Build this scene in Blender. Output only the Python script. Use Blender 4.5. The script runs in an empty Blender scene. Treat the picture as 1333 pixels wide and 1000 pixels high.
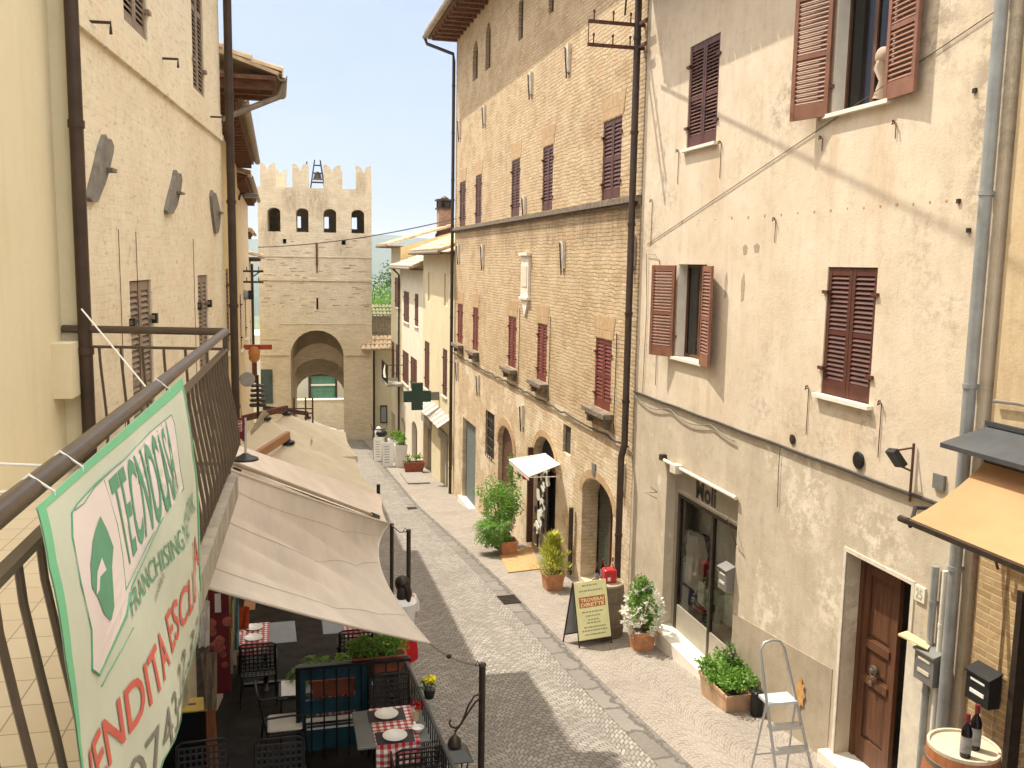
import bpy, math, random
from mathutils import Vector, Matrix
random.seed(7)
sc = bpy.context.scene
COL = sc.collection
V = Vector
R3 = Matrix(((0.96965119, 0.01489262, -0.24403849),
             (-0.24387609, 0.12974688, -0.96108803),
             (0.01735012, 0.9914353, 0.12944117)))      # camera axes in the street's frame
FL, CX, CY = 1200.0, 666.5, 500.0

def ray(px, py):
    return R3 @ V((px - CX, CY - py, -FL))

YS = [(-30, -1.0), (0, -4.45), (8.4, -5.45), (11.4, -5.83), (13.1, -6.0), (17.2, -6.42), (21.1, -6.88), (29.5, -7.97),
      (33.7, -8.32), (40.6, -8.91), (44.9, -9.23), (52, -9.9), (60, -10.9), (75, -13.5)]
def G(y):
    for a, b in zip(YS, YS[1:]):
        if y <= b[0] or b is YS[-1]:
            return a[1] + (b[1] - a[1]) * (y - a[0]) / (b[0] - a[0])

def hitg(px, py, h=0.0):
    r = ray(px, py); lo, hi = .5, 90.0
    for _ in range(50):
        m = (lo + hi) / 2
        if r.z / r.y * m > G(m) + h: lo = m
        else: hi = m
    return r * (lo / r.y)
def hitx(px, py, X):
    r = ray(px, py); return r * (X / r.x)
def hity(px, py, Y):
    r = ray(px, py); return r * (Y / r.y)
def hitz(px, py, Z):
    r = ray(px, py); return r * (Z / r.z)

class Frame:
    """a vertical facade: origin, horizontal direction U, outward normal N"""
    def __init__(s, O, U, N):
        s.O = V(O); s.U = V(U).normalized(); s.N = V(N).normalized()
    def pt(s, u, z, d=0.0):
        p = s.O + s.U * u + s.N * d
        return V((p.x, p.y, z))
    def hit(s, px, py, d=0.0):
        r = ray(px, py); o = s.O + s.N * d
        t = s.N.dot(o) / s.N.dot(r)
        p = r * t
        return ((p - o).dot(s.U), p.z)
    def rect(s, xl, xr, yt, yb, d=0.0, xb=None):
        """left x, right x at mid height, top and bottom y at the left edge -> u0,u1,z0,z1 (u0<u1)"""
        ym = (yt + yb) / 2
        ul = s.hit(xl, ym, d)[0]; ur = s.hit(xr, ym, d)[0]
        zt = s.hit(xl, yt, d)[1]; zb = s.hit(xl, yb, d)[1]
        # use the depth of the left edge for both heights
        r = ray(xl, yt)
        return (min(ul, ur), max(ul, ur), zb, zt)

BASE = {}
class MB:
    def __init__(s):
        s.v = []; s.f = []; s.m = []
        s.mi = 0
    def add(s, vs, fs):
        n = len(s.v); s.v += [tuple(p) for p in vs]
        s.f += [tuple(i + n for i in f) for f in fs]; s.m += [s.mi] * len(fs)
    def poly(s, pts): s.add(pts, [tuple(range(len(pts)))])
    def hexa(s, p):   # 8 points, bottom 4 then top 4
        s.add(p, [(3, 2, 1, 0), (4, 5, 6, 7), (0, 1, 5, 4), (1, 2, 6, 5), (2, 3, 7, 6), (3, 0, 4, 7)])
    def box(s, F, u0, u1, z0, z1, d0, d1):
        P = F.pt
        s.hexa([P(u0, z0, d0), P(u1, z0, d0), P(u1, z0, d1), P(u0, z0, d1), P(u0, z1, d0), P(u1, z1, d0), P(u1, z1, d1), P(u0, z1, d1)])
    def bx(s, x0, x1, y0, y1, z0, z1):
        s.hexa([V((x0, y0, z0)), V((x1, y0, z0)), V((x1, y1, z0)), V((x0, y1, z0)), V((x0, y0, z1)), V((x1, y0, z1)), V((x1, y1, z1)), V((x0, y1, z1))])
    def bev(s, x0, x1, y0, y1, z0, z1, b=.01):
        """box with chamfered vertical and top edges"""
        def ring(x0, x1, y0, y1, z, c): return [V(p) for p in ((x0 + c, y0, z), (x1 - c, y0, z), (x1, y0 + c, z), (x1, y1 - c, z), (x1 - c, y1, z), (x0 + c, y1, z), (x0, y1 - c, z), (x0, y0 + c, z))]
        rs = [ring(x0 + b, x1 - b, y0 + b, y1 - b, z0, b), ring(x0, x1, y0, y1, z0 + b, b), ring(x0, x1, y0, y1, z1 - b, b), ring(x0 + b, x1 - b, y0 + b, y1 - b, z1, b)]
        s.loft(rs, True)
    def loft(s, rings, cap=False):
        n = len(rings[0]); vs = [p for r in rings for p in r]; fs = []
        for k in range(len(rings) - 1):
            for i in range(n):
                j = (i + 1) % n
                fs.append((k * n + i, k * n + j, (k + 1) * n + j, (k + 1) * n + i))
        if cap:
            fs.append(tuple(reversed(range(n)))); fs.append(tuple((len(rings) - 1) * n + i for i in range(n)))
        s.add(vs, fs)
    def prism(s, pts, vec):
        vec = V(vec); n = len(pts)
        s.add(list(pts) + [V(p) + vec for p in pts], [tuple(range(n)), tuple(reversed(range(n, 2 * n)))] + [(i, (i + 1) % n, n + (i + 1) % n, n + i) for i in range(n)])
    def tube(s, pts, r, seg=8, close=False):
        pts = [V(p) for p in pts]; rings = []
        rr = r if isinstance(r, (list, tuple)) else [r] * len(pts)
        prev = None
        for i, p in enumerate(pts):
            a = pts[max(i - 1, 0)]; b = pts[min(i + 1, len(pts) - 1)]
            t = (b - a).normalized()
            ref = prev if prev is not None else (V((0, 0, 1)) if abs(t.z) < .9 else V((1, 0, 0)))
            x = (ref - t * ref.dot(t))
            if x.length < 1e-5: x = t.orthogonal()
            x.normalize(); y = t.cross(x); prev = x
            rings.append([p + (x * math.cos(k * 2 * math.pi / seg) + y * math.sin(k * 2 * math.pi / seg)) * rr[i] for k in range(seg)])
        s.loft(rings, True)
    def bar(s, a, b, w, h=None, up=(0, 0, 1)):
        a = V(a); b = V(b); t = (b - a).normalized(); h = h or w
        up = V(up)
        if abs(t.dot(up)) > .98: up = V((0, 1, 0))
        x = t.cross(up).normalized() * (w / 2); y = x.cross(t).normalized() * (h / 2)
        s.hexa([a - x - y, a + x - y, b + x - y, b - x - y, a - x + y, a + x + y, b + x + y, b - x + y])
    def lathe(s, c, prof, seg=20, axis=None):
        c = V(c); ax = V(axis).normalized() if axis else V((0, 0, 1))
        x = ax.orthogonal().normalized(); y = ax.cross(x)
        rings = [[c + ax * z + (x * math.cos(k * 2 * math.pi / seg) + y * math.sin(k * 2 * math.pi / seg)) * max(r, 1e-4) for k in range(seg)] for r, z in prof]
        s.loft(rings, True)
    def blob(s, c, rx, ry, rz, seg=12, rn=8):
        c = V(c); rings = []
        for i in range(rn + 1):
            a = math.pi * i / rn; rr = max(math.sin(a), .02)
            rings.append([c + V((rx * rr * math.cos(k * 2 * math.pi / seg), ry * rr * math.sin(k * 2 * math.pi / seg), -rz * math.cos(a))) for k in range(seg)])
        s.loft(rings, True)
    def grid(s, rows, thick=0.0):
        """rows of points -> a sheet"""
        n = len(rows[0]); vs = [p for r in rows for p in r]
        fs = [(k * n + i, k * n + i + 1, (k + 1) * n + i + 1, (k + 1) * n + i) for k in range(len(rows) - 1) for i in range(n - 1)]
        s.add(vs, fs)
    def build(s, name, mat, parent=None, smooth=False, base=None, label=None):
        me = bpy.data.meshes.new(name); o = bpy.data.objects.new(name, me); COL.objects.link(o)
        B = BASE[parent.name] if parent is not None else V(base or (0, 0, 0))
        me.from_pydata([(p[0] - B.x, p[1] - B.y, p[2] - B.z) for p in s.v], [], s.f); me.update()
        ms = mat if isinstance(mat, (list, tuple)) else [mat]
        for m in ms: me.materials.append(m)
        if len(ms) > 1:
            for p, i in zip(me.polygons, s.m): p.material_index = i
        if smooth:
            for p in me.polygons: p.use_smooth = True
            me.set_sharp_from_angle(angle=math.radians(40))
        if parent is not None: o.parent = parent
        else: o.location = B
        BASE[o.name] = B
        if label: o['label'] = label
        return o
def tag(o, label, cat, group=None):
    o['label'] = label; o['category'] = cat
    if group: o['group'] = group
    return o
def thing(name, label, cat, loc=(0, 0, 0), group=None):
    o = bpy.data.objects.new(name, None); o.empty_display_size = .2; COL.objects.link(o); o.location = loc
    BASE[o.name] = V(loc)
    return tag(o, label, cat, group)
def structure(o): o['kind'] = 'structure'; return o
def stuff(o): o['kind'] = 'stuff'; return o
def copy_thing(root, loc, rotz, label, children=None):
    r = root.copy(); COL.objects.link(r); r.location = loc; r.rotation_euler = (0, 0, rotz); r['label'] = label
    for ch in list(root.children):
        c = ch.copy(); COL.objects.link(c); c.parent = r
        for g in list(ch.children):
            d = g.copy(); COL.objects.link(d); d.parent = c
    return r

# ---------------------------------------------------------------- materials
def newmat(name):
    m = bpy.data.materials.new(name); m.use_nodes = True; nt = m.node_tree
    return m, nt, nt.nodes['Principled BSDF']
def N_(nt, t, **kw):
    n = nt.nodes.new(t)
    for k, v in kw.items(): setattr(n, k, v)
    return n
def noise(nt, vec, scale, detail=4, rough=.6):
    n = N_(nt, 'ShaderNodeTexNoise'); n.inputs['Scale'].default_value = scale; n.inputs['Detail'].default_value = detail; n.inputs['Roughness'].default_value = rough
    if vec is not None: nt.links.new(vec, n.inputs['Vector'])
    return n.outputs['Fac']
def ramp(nt, fac, stops):
    n = N_(nt, 'ShaderNodeValToRGB'); nt.links.new(fac, n.inputs['Fac'])
    el = n.color_ramp.elements
    while len(el) < len(stops): el.new(.5)
    for e, (p, c) in zip(el, stops):
        e.position = p; e.color = (c[0], c[1], c[2], 1) if isinstance(c, (tuple, list)) else (c, c, c, 1)
    return n.outputs['Color']
def mix(nt, fac, a, b, mode='MIX'):
    n = N_(nt, 'ShaderNodeMix', data_type='RGBA', blend_type=mode)
    for sock, val in ((n.inputs['Factor'], fac), (n.inputs['A'], a), (n.inputs['B'], b)):
        if isinstance(val, (int, float)): sock.default_value = val
        elif isinstance(val, (tuple, list)): sock.default_value = (val[0], val[1], val[2], 1)
        else: nt.links.new(val, sock)
    return n.outputs['Result']
def bump(nt, bsdf, h, strength=.3, dist=.01):
    n = N_(nt, 'ShaderNodeBump'); n.inputs['Strength'].default_value = strength; n.inputs['Distance'].default_value = dist
    nt.links.new(h, n.inputs['Height']); nt.links.new(n.outputs['Normal'], bsdf.inputs['Normal'])
def mathn(nt, op, a, b=None, c=None):
    n = N_(nt, 'ShaderNodeMath', operation=op)
    for i, v in enumerate((a, b, c)):
        if v is None: continue
        if isinstance(v, (int, float)): n.inputs[i].default_value = v
        else: nt.links.new(v, n.inputs[i])
    return n.outputs[0]
def objvec(nt): return N_(nt, 'ShaderNodeTexCoord').outputs['Object']
def posvec(nt): return N_(nt, 'ShaderNodeNewGeometry').outputs['Position']
def wallvec(nt, U):
    """(distance along the wall, height) as a 2-D coordinate, faces of reveals included"""
    p = posvec(nt)
    d = N_(nt, 'ShaderNodeVectorMath', operation='DOT_PRODUCT'); nt.links.new(p, d.inputs[0]); d.inputs[1].default_value = tuple(U)
    d2 = N_(nt, 'ShaderNodeVectorMath', operation='DOT_PRODUCT'); nt.links.new(p, d2.inputs[0]); d2.inputs[1].default_value = (U[1], -U[0], 0)
    s = N_(nt, 'ShaderNodeSeparateXYZ'); nt.links.new(p, s.inputs[0])
    c = N_(nt, 'ShaderNodeCombineXYZ'); nt.links.new(mathn(nt, 'ADD', d.outputs['Value'], d2.outputs['Value']), c.inputs[0]); nt.links.new(s.outputs[2], c.inputs[1])
    return c.outputs[0], s.outputs[2]

def plain(name, col, rough=.7, var=.12, scale=6, bmp=.15, metal=0, dist=.004, world=False, spec=None, dark=None):
    m, nt, b = newmat(name)
    vec = posvec(nt) if world else objvec(nt)
    f = noise(nt, vec, scale, 5)
    lo = dark or tuple(c * (1 - var * 1.6) for c in col); hi = tuple(min(c * (1 + var), .95) for c in col)
    nt.links.new(ramp(nt, f, [(.3, lo), (.7, hi)]), b.inputs['Base Color'])
    b.inputs['Roughness'].default_value = rough; b.inputs['Metallic'].default_value = metal
    if spec is not None: b.inputs['Specular IOR Level'].default_value = spec
    if bmp: bump(nt, b, noise(nt, vec, scale * 6, 4), bmp, dist)
    return m

def blotch(nt, vec, spots, nscale=6.0, lo=.35, hi=.62, stretch=(1, 1)):
    """stains of their own shape at given places (along, height, half width, half height) on a wall"""
    s = N_(nt, 'ShaderNodeSeparateXYZ'); nt.links.new(vec, s.inputs[0]); tot = None
    for u, z, ru, rz in spots:
        a = mathn(nt, 'DIVIDE', mathn(nt, 'SUBTRACT', s.outputs[0], u), ru); b = mathn(nt, 'DIVIDE', mathn(nt, 'SUBTRACT', s.outputs[1], z), rz)
        r = mathn(nt, 'SUBTRACT', 1.0, mathn(nt, 'ADD', mathn(nt, 'MULTIPLY', a, a), mathn(nt, 'MULTIPLY', b, b)))
        r = mathn(nt, 'MAXIMUM', r, 0.0); tot = r if tot is None else mathn(nt, 'MAXIMUM', tot, r)
    mp = N_(nt, 'ShaderNodeMapping'); mp.inputs['Scale'].default_value = (stretch[0], stretch[1], 1); nt.links.new(vec, mp.inputs['Vector'])
    n = ramp(nt, noise(nt, mp.outputs[0], nscale, 8, .75), [(lo, 0.), (hi, 1.)])
    return mathn(nt, 'MULTIPLY', tot, n)

def brickmat(name, U, c1, c2, mortar, bw=.26, bh=.065, stain=(.30, .22, .13), stain_amt=.35, msize=.012, patches=None, bmp=.5, warp=.01, bleach=None, courses=.0, spots=False, flecks=False, runs=None):
    m, nt, b = newmat(name)
    vec, z = wallvec(nt, U)
    # slightly wavy courses
    nz = N_(nt, 'ShaderNodeTexNoise'); nz.inputs['Scale'].default_value = 3.0; nt.links.new(vec, nz.inputs['Vector'])
    sub = N_(nt, 'ShaderNodeVectorMath', operation='SUBTRACT'); nt.links.new(nz.outputs['Color'], sub.inputs[0]); sub.inputs[1].default_value = (.5, .5, .5)
    scl = N_(nt, 'ShaderNodeVectorMath', operation='SCALE'); nt.links.new(sub.outputs[0], scl.inputs[0]); scl.inputs['Scale'].default_value = warp * 6
    ad = N_(nt, 'ShaderNodeVectorMath', operation='ADD'); nt.links.new(vec, ad.inputs[0]); nt.links.new(scl.outputs[0], ad.inputs[1])
    br = N_(nt, 'ShaderNodeTexBrick'); nt.links.new(ad.outputs[0], br.inputs['Vector'])
    br.inputs['Scale'].default_value = 1; br.inputs['Brick Width'].default_value = bw; br.inputs['Row Height'].default_value = bh
    br.inputs['Mortar Size'].default_value = msize; br.inputs['Mortar Smooth'].default_value = .4; br.inputs['Bias'].default_value = -.1
    br.inputs['Color1'].default_value = (*c1, 1); br.inputs['Color2'].default_value = (*c2, 1); br.inputs['Mortar'].default_value = (*mortar, 1)
    col = br.outputs['Color']
    f1 = noise(nt, vec, 9, 6, .7)
    col = mix(nt, mathn(nt, 'MULTIPLY', ramp(nt, f1, [(.48, 0.), (.72, 1.)]), .55), col, tuple(c * .62 for c in c1))
    f2 = noise(nt, vec, .55, 7, .65)
    col = mix(nt, mathn(nt, 'MULTIPLY', ramp(nt, f2, [(.45, 0.), (.75, 1.)]), stain_amt), col, stain)
    if patches:      # areas of old plaster left on the brick
        pc, amt = patches
        f3 = noise(nt, vec, .8, 8, .7)
        col = mix(nt, ramp(nt, f3, [(amt, 0.), (amt + .06, 1.)]), col, pc)
    if bleach:
        f4 = noise(nt, vec, 1.7, 6, .6)
        col = mix(nt, mathn(nt, 'MULTIPLY', ramp(nt, f4, [(.42, 0.), (.65, 1.)]), .6), col, bleach)
    if runs:
        col = mix(nt, mathn(nt, 'MULTIPLY', blotch(nt, vec, runs[0], 3.0, .36, .6, (2.2, .5)), .8), col, runs[1])
    if flecks:      # chipped and missing brick faces
        mp = N_(nt, 'ShaderNodeMapping'); mp.inputs['Scale'].default_value = (5, 13, 1); nt.links.new(vec, mp.inputs['Vector'])
        f9 = noise(nt, mp.outputs[0], 1.3, 5, .7)
        col = mix(nt, mathn(nt, 'MULTIPLY', ramp(nt, f9, [(.57, 0.), (.66, 1.)]), .6), col, tuple(c * .5 for c in c1))
        f10 = noise(nt, vec, 2.6, 6, .7)
        col = mix(nt, mathn(nt, 'MULTIPLY', ramp(nt, f10, [(.5, 0.), (.72, 1.)]), .35), col, (c1[0] * 1.02, c1[1] * .80, c1[2] * .7))
    if spots:       # eroded brick showing through
        mp = N_(nt, 'ShaderNodeMapping'); mp.inputs['Scale'].default_value = (3.2, 8, 1); nt.links.new(vec, mp.inputs['Vector'])
        f6 = noise(nt, mp.outputs[0], 1.6, 5, .75)
        col = mix(nt, mathn(nt, 'MULTIPLY', ramp(nt, f6, [(.58, 0.), (.68, 1.)]), .55), col, stain)
    nt.links.new(col, b.inputs['Base Color']); b.inputs['Roughness'].default_value = .92
    b.inputs['Specular IOR Level'].default_value = .2
    h = mathn(nt, 'SUBTRACT', mathn(nt, 'MULTIPLY', f1, .7), br.outputs['Fac'])
    bump(nt, b, h, bmp, .02)
    return m

def plastermat(name, U, base, hi, lo, stains=.4, scale=1.2, streak=.25, bmp=.25, grime=None, peel=None, grime2=False, runs=None, crust=None):
    m, nt, b = newmat(name)
    vec, z = wallvec(nt, U)
    f = noise(nt, vec, scale, 8, .65)
    col = ramp(nt, f, [(.3, lo), (.5, base), (.72, hi)])
    # rain streaks: noise stretched down the wall
    mp = N_(nt, 'ShaderNodeMapping'); mp.inputs['Scale'].default_value = (5, .45, 1); nt.links.new(vec, mp.inputs['Vector'])
    s = noise(nt, mp.outputs[0], 1.4, 6, .6)
    col = mix(nt, mathn(nt, 'MULTIPLY', ramp(nt, s, [(.5, 0.), (.78, 1.)]), streak), col, tuple(c * .62 for c in lo))
    f2 = noise(nt, vec, 5.5, 8, .75)
    col = mix(nt, mathn(nt, 'MULTIPLY', ramp(nt, f2, [(.52, 0.), (.7, 1.)]), stains), col, tuple(c * .75 for c in lo))
    f3 = noise(nt, vec, 40, 3, .6)
    col = mix(nt, mathn(nt, 'MULTIPLY', f3, .16), col, tuple(c * .5 for c in lo))
    if peel:
        pc, amt = peel
        f5 = noise(nt, vec, 1.9, 10, .72)
        col = mix(nt, ramp(nt, f5, [(amt, 0.), (amt + .05, 1.)]), col, pc)
    if runs:
        col = mix(nt, mathn(nt, 'MULTIPLY', blotch(nt, vec, runs[0], 3.2, .36, .66, (3, .6)), .6), col, runs[1])
    if crust:
        col = mix(nt, blotch(nt, vec, crust[0], 5, .47, .56), col, crust[1])
    if grime2:     # blackish damp blooms
        f7 = noise(nt, vec, .42, 9, .7)
        f8 = noise(nt, vec, 11, 6, .75)
        col = mix(nt, mathn(nt, 'MULTIPLY', ramp(nt, f7, [(.53, 0.), (.66, 1.)]), ramp(nt, f8, [(.42, 0.), (.62, .8)])), col, (.33, .27, .20))
    if grime:      # a band of its own colour up to a height
        gc, z0, z1 = grime
        zn = mathn(nt, 'ADD', z, mathn(nt, 'MULTIPLY', noise(nt, vec, 1.5, 5), .8))
        k = N_(nt, 'ShaderNodeMapRange'); nt.links.new(zn, k.inputs[0]); k.inputs[1].default_value = z0; k.inputs[2].default_value = z1; k.inputs[3].default_value = 1; k.inputs[4].default_value = 0
        col = mix(nt, k.outputs[0], col, gc)
    nt.links.new(col, b.inputs['Base Color']); b.inputs['Roughness'].default_value = .93; b.inputs['Specular IOR Level'].default_value = .2
    bump(nt, b, mathn(nt, 'ADD', f3, mathn(nt, 'MULTIPLY', f2, 1.5)), bmp, .012)
    return m

def cobblemat(name, c1, c2, mortar, cell=.1, arc=1.5, rise=.28, ratio=1.0, rot=0.0, stain=.3):
    m, nt, b = newmat(name)
    p = posvec(nt)
    mp = N_(nt, 'ShaderNodeMapping'); mp.inputs['Rotation'].default_value = (0, 0, rot); nt.links.new(p, mp.inputs['Vector'])
    s = N_(nt, 'ShaderNodeSeparateXYZ'); nt.links.new(mp.outputs[0], s.inputs[0])
    x, y = s.outputs[0], s.outputs[1]
    if arc:
        fr = mathn(nt, 'SUBTRACT', mathn(nt, 'FRACT', mathn(nt, 'DIVIDE', x, arc)), .5)
        y2 = mathn(nt, 'ADD', y, mathn(nt, 'MULTIPLY', mathn(nt, 'MULTIPLY', fr, fr), rise * 4 * 1.0))
        y2 = mathn(nt, 'ADD', y2, 0)
    else: y2 = y
    c = N_(nt, 'ShaderNodeCombineXYZ'); nt.links.new(x, c.inputs[0]); nt.links.new(y2, c.inputs[1])
    nz = N_(nt, 'ShaderNodeTexNoise'); nz.inputs['Scale'].default_value = 6; nt.links.new(p, nz.inputs['Vector'])
    sb = N_(nt, 'ShaderNodeVectorMath', operation='SUBTRACT'); nt.links.new(nz.outputs['Color'], sb.inputs[0]); sb.inputs[1].default_value = (.5, .5, .5)
    sl = N_(nt, 'ShaderNodeVectorMath', operation='SCALE'); nt.links.new(sb.outputs[0], sl.inputs[0]); sl.inputs['Scale'].default_value = cell * .7
    ad = N_(nt, 'ShaderNodeVectorMath', operation='ADD'); nt.links.new(c.outputs[0], ad.inputs[0]); nt.links.new(sl.outputs[0], ad.inputs[1])
    br = N_(nt, 'ShaderNodeTexBrick'); nt.links.new(ad.outputs[0], br.inputs['Vector'])
    br.inputs['Scale'].default_value = 1; br.inputs['Brick Width'].default_value = cell * ratio; br.inputs['Row Height'].default_value = cell
    br.inputs['Mortar Size'].default_value = cell * .13; br.inputs['Mortar Smooth'].default_value = .5
    br.inputs['Color1'].default_value = (*c1, 1); br.inputs['Color2'].default_value = (*c2, 1); br.inputs['Mortar'].default_value = (*mortar, 1)
    col = br.outputs['Color']
    f = noise(nt, p, 1.1, 7, .65)
    col = mix(nt, mathn(nt, 'MULTIPLY', ramp(nt, f, [(.42, 0.), (.7, 1.)]), stain), col, tuple(c * .6 for c in c1))
    f2 = noise(nt, p, 22, 5, .7)
    col = mix(nt, mathn(nt, 'MULTIPLY', ramp(nt, f2, [(.5, 0.), (.75, 1.)]), .4), col, tuple(min(c * 1.45, .8) for c in c2))
    nt.links.new(col, b.inputs['Base Color']); b.inputs['Roughness'].default_value = .75; b.inputs['Specular IOR Level'].default_value = .35
    bump(nt, b, mathn(nt, 'SUBTRACT', mathn(nt, 'MULTIPLY', f2, .5), br.outputs['Fac']), .55, .02)
    return m

def leafmat(name, a, bcol, c=None):
    m, nt, b = newmat(name)
    f = noise(nt, posvec(nt), 9, 4, .7)
    oi = N_(nt, 'ShaderNodeNewGeometry').outputs['Random Per Island']
    f = mathn(nt, 'ADD', mathn(nt, 'MULTIPLY', f, .5), mathn(nt, 'MULTIPLY', oi, .5))
    nt.links.new(ramp(nt, f, [(.25, a), (.75, bcol)]), b.inputs['Base Color'])
    b.inputs['Roughness'].default_value = .55
    # light passing through the leaves
    tr = N_(nt, 'ShaderNodeBsdfTranslucent'); tr.inputs['Color'].default_value = (*bcol, 1)
    mx = N_(nt, 'ShaderNodeMixShader'); mx.inputs[0].default_value = .3
    out = [n for n in nt.nodes if n.type == 'OUTPUT_MATERIAL'][0]
    nt.links.new(b.outputs[0], mx.inputs[1]); nt.links.new(tr.outputs[0], mx.inputs[2]); nt.links.new(mx.outputs[0], out.inputs['Surface'])
    return m

def clothmat(name, col, rough=.9, trans=.0, scale=30, var=.08):
    m, nt, b = newmat(name)
    f = noise(nt, objvec(nt), scale, 3)
    f2 = noise(nt, objvec(nt), 1.3, 6)
    c = ramp(nt, f2, [(.3, tuple(x * (1 - var * 2) for x in col)), (.7, tuple(min(x * (1 + var), .95) for x in col))])
    f3 = noise(nt, objvec(nt), 3.5, 7, .7)
    c = mix(nt, mathn(nt, 'MULTIPLY', ramp(nt, f3, [(.55, 0.), (.75, 1.)]), .22), c, tuple(x * .6 for x in col))
    nt.links.new(c, b.inputs['Base Color']); b.inputs['Roughness'].default_value = rough; b.inputs['Specular IOR Level'].default_value = .15
    bump(nt, b, f, .12, .003)
    if trans:
        tr = N_(nt, 'ShaderNodeBsdfTranslucent'); nt.links.new(c, tr.inputs['Color'])
        mx = N_(nt, 'ShaderNodeMixShader'); mx.inputs[0].default_value = trans
        out = [n for n in nt.nodes if n.type == 'OUTPUT_MATERIAL'][0]
        nt.links.new(b.outputs[0], mx.inputs[1]); nt.links.new(tr.outputs[0], mx.inputs[2]); nt.links.new(mx.outputs[0], out.inputs['Surface'])
    return m

def woodmat(name, a, b_, axis=2, scale=3, rough=.6):
    m, nt, b = newmat(name)
    mp = N_(nt, 'ShaderNodeMapping'); sc_ = [14, 14, 14]; sc_[axis] = 1.2; mp.inputs['Scale'].default_value = sc_
    nt.links.new(objvec(nt), mp.inputs['Vector'])
    f = noise(nt, mp.outputs[0], scale, 6, .65)
    nt.links.new(ramp(nt, f, [(.3, a), (.7, b_)]), b.inputs['Base Color']); b.inputs['Roughness'].default_value = rough
    bump(nt, b, f, .25, .004)
    return m

def checkmat(name, red, white, s=.05):
    m, nt, b = newmat(name)
    sp = N_(nt, 'ShaderNodeSeparateXYZ'); nt.links.new(objvec(nt), sp.inputs[0])
    def stripe(v): return mathn(nt, 'GREATER_THAN', mathn(nt, 'FRACT', mathn(nt, 'DIVIDE', v, s * 2)), .5)
    x = stripe(sp.outputs[0]); y = stripe(mathn(nt, 'SUBTRACT', sp.outputs[1], sp.outputs[2]))
    f = mathn(nt, 'MULTIPLY', mathn(nt, 'ADD', x, y), .5)
    nt.links.new(ramp(nt, f, [(0., white), (.5, tuple((r + w * .6) / 2 for r, w in zip(red, white))), (1., red)]), b.inputs['Base Color'])
    b.inputs['Roughness'].default_value = .85
    return m

def glassmat(name, col=(.04, .045, .05), rough=.06):
    m, nt, b = newmat(name)
    f = noise(nt, objvec(nt), 1.5, 3)
    nt.links.new(ramp(nt, f, [(.3, tuple(c * .6 for c in col)), (.7, col)]), b.inputs['Base Color'])
    b.inputs['Roughness'].default_value = rough; b.inputs['Specular IOR Level'].default_value = .4
    return m
def clearglass(name):
    m, nt, b = newmat(name)
    out = [n for n in nt.nodes if n.type == 'OUTPUT_MATERIAL'][0]
    tr = N_(nt, 'ShaderNodeBsdfTransparent'); tr.inputs['Color'].default_value = (.9, .93, .92, 1)
    gl = N_(nt, 'ShaderNodeBsdfGlossy'); gl.inputs['Roughness'].default_value = .03
    fr = N_(nt, 'ShaderNodeFresnel'); fr.inputs['IOR'].default_value = 1.45
    mx = N_(nt, 'ShaderNodeMixShader'); nt.links.new(mathn(nt, 'ADD', fr.outputs[0], .03), mx.inputs[0]); nt.links.new(tr.outputs[0], mx.inputs[1]); nt.links.new(gl.outputs[0], mx.inputs[2])
    nt.links.new(mx.outputs[0], out.inputs['Surface'])
    return m

# ---------------------------------------------------------------- frames of the facades
RW = Frame((5.89, 0, 0), (0, 1, 0), (-1, 0, 0))                 # the whole right side of the street
YU = V((.0366, 1, 0)).normalized()
YW = Frame((-1.46, 6.94, 0), YU, (YU.y, -YU.x, 0))              # our own house
CU = V((.0955, 1, 0)).normalized()
CW = Frame((-1.335, 6.97, 0), CU, (CU.y, -CU.x, 0))             # cream house on the left
FW = Frame((-1.0, 0, 0), (-.006, 1, 0), (1, .006, 0))           # far left houses
ta = math.radians(5.5)
TW = Frame(hitg(484.5, 572), (math.cos(ta), -math.sin(ta), 0), (-math.sin(ta), -math.cos(ta), 0))   # gate tower

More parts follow.
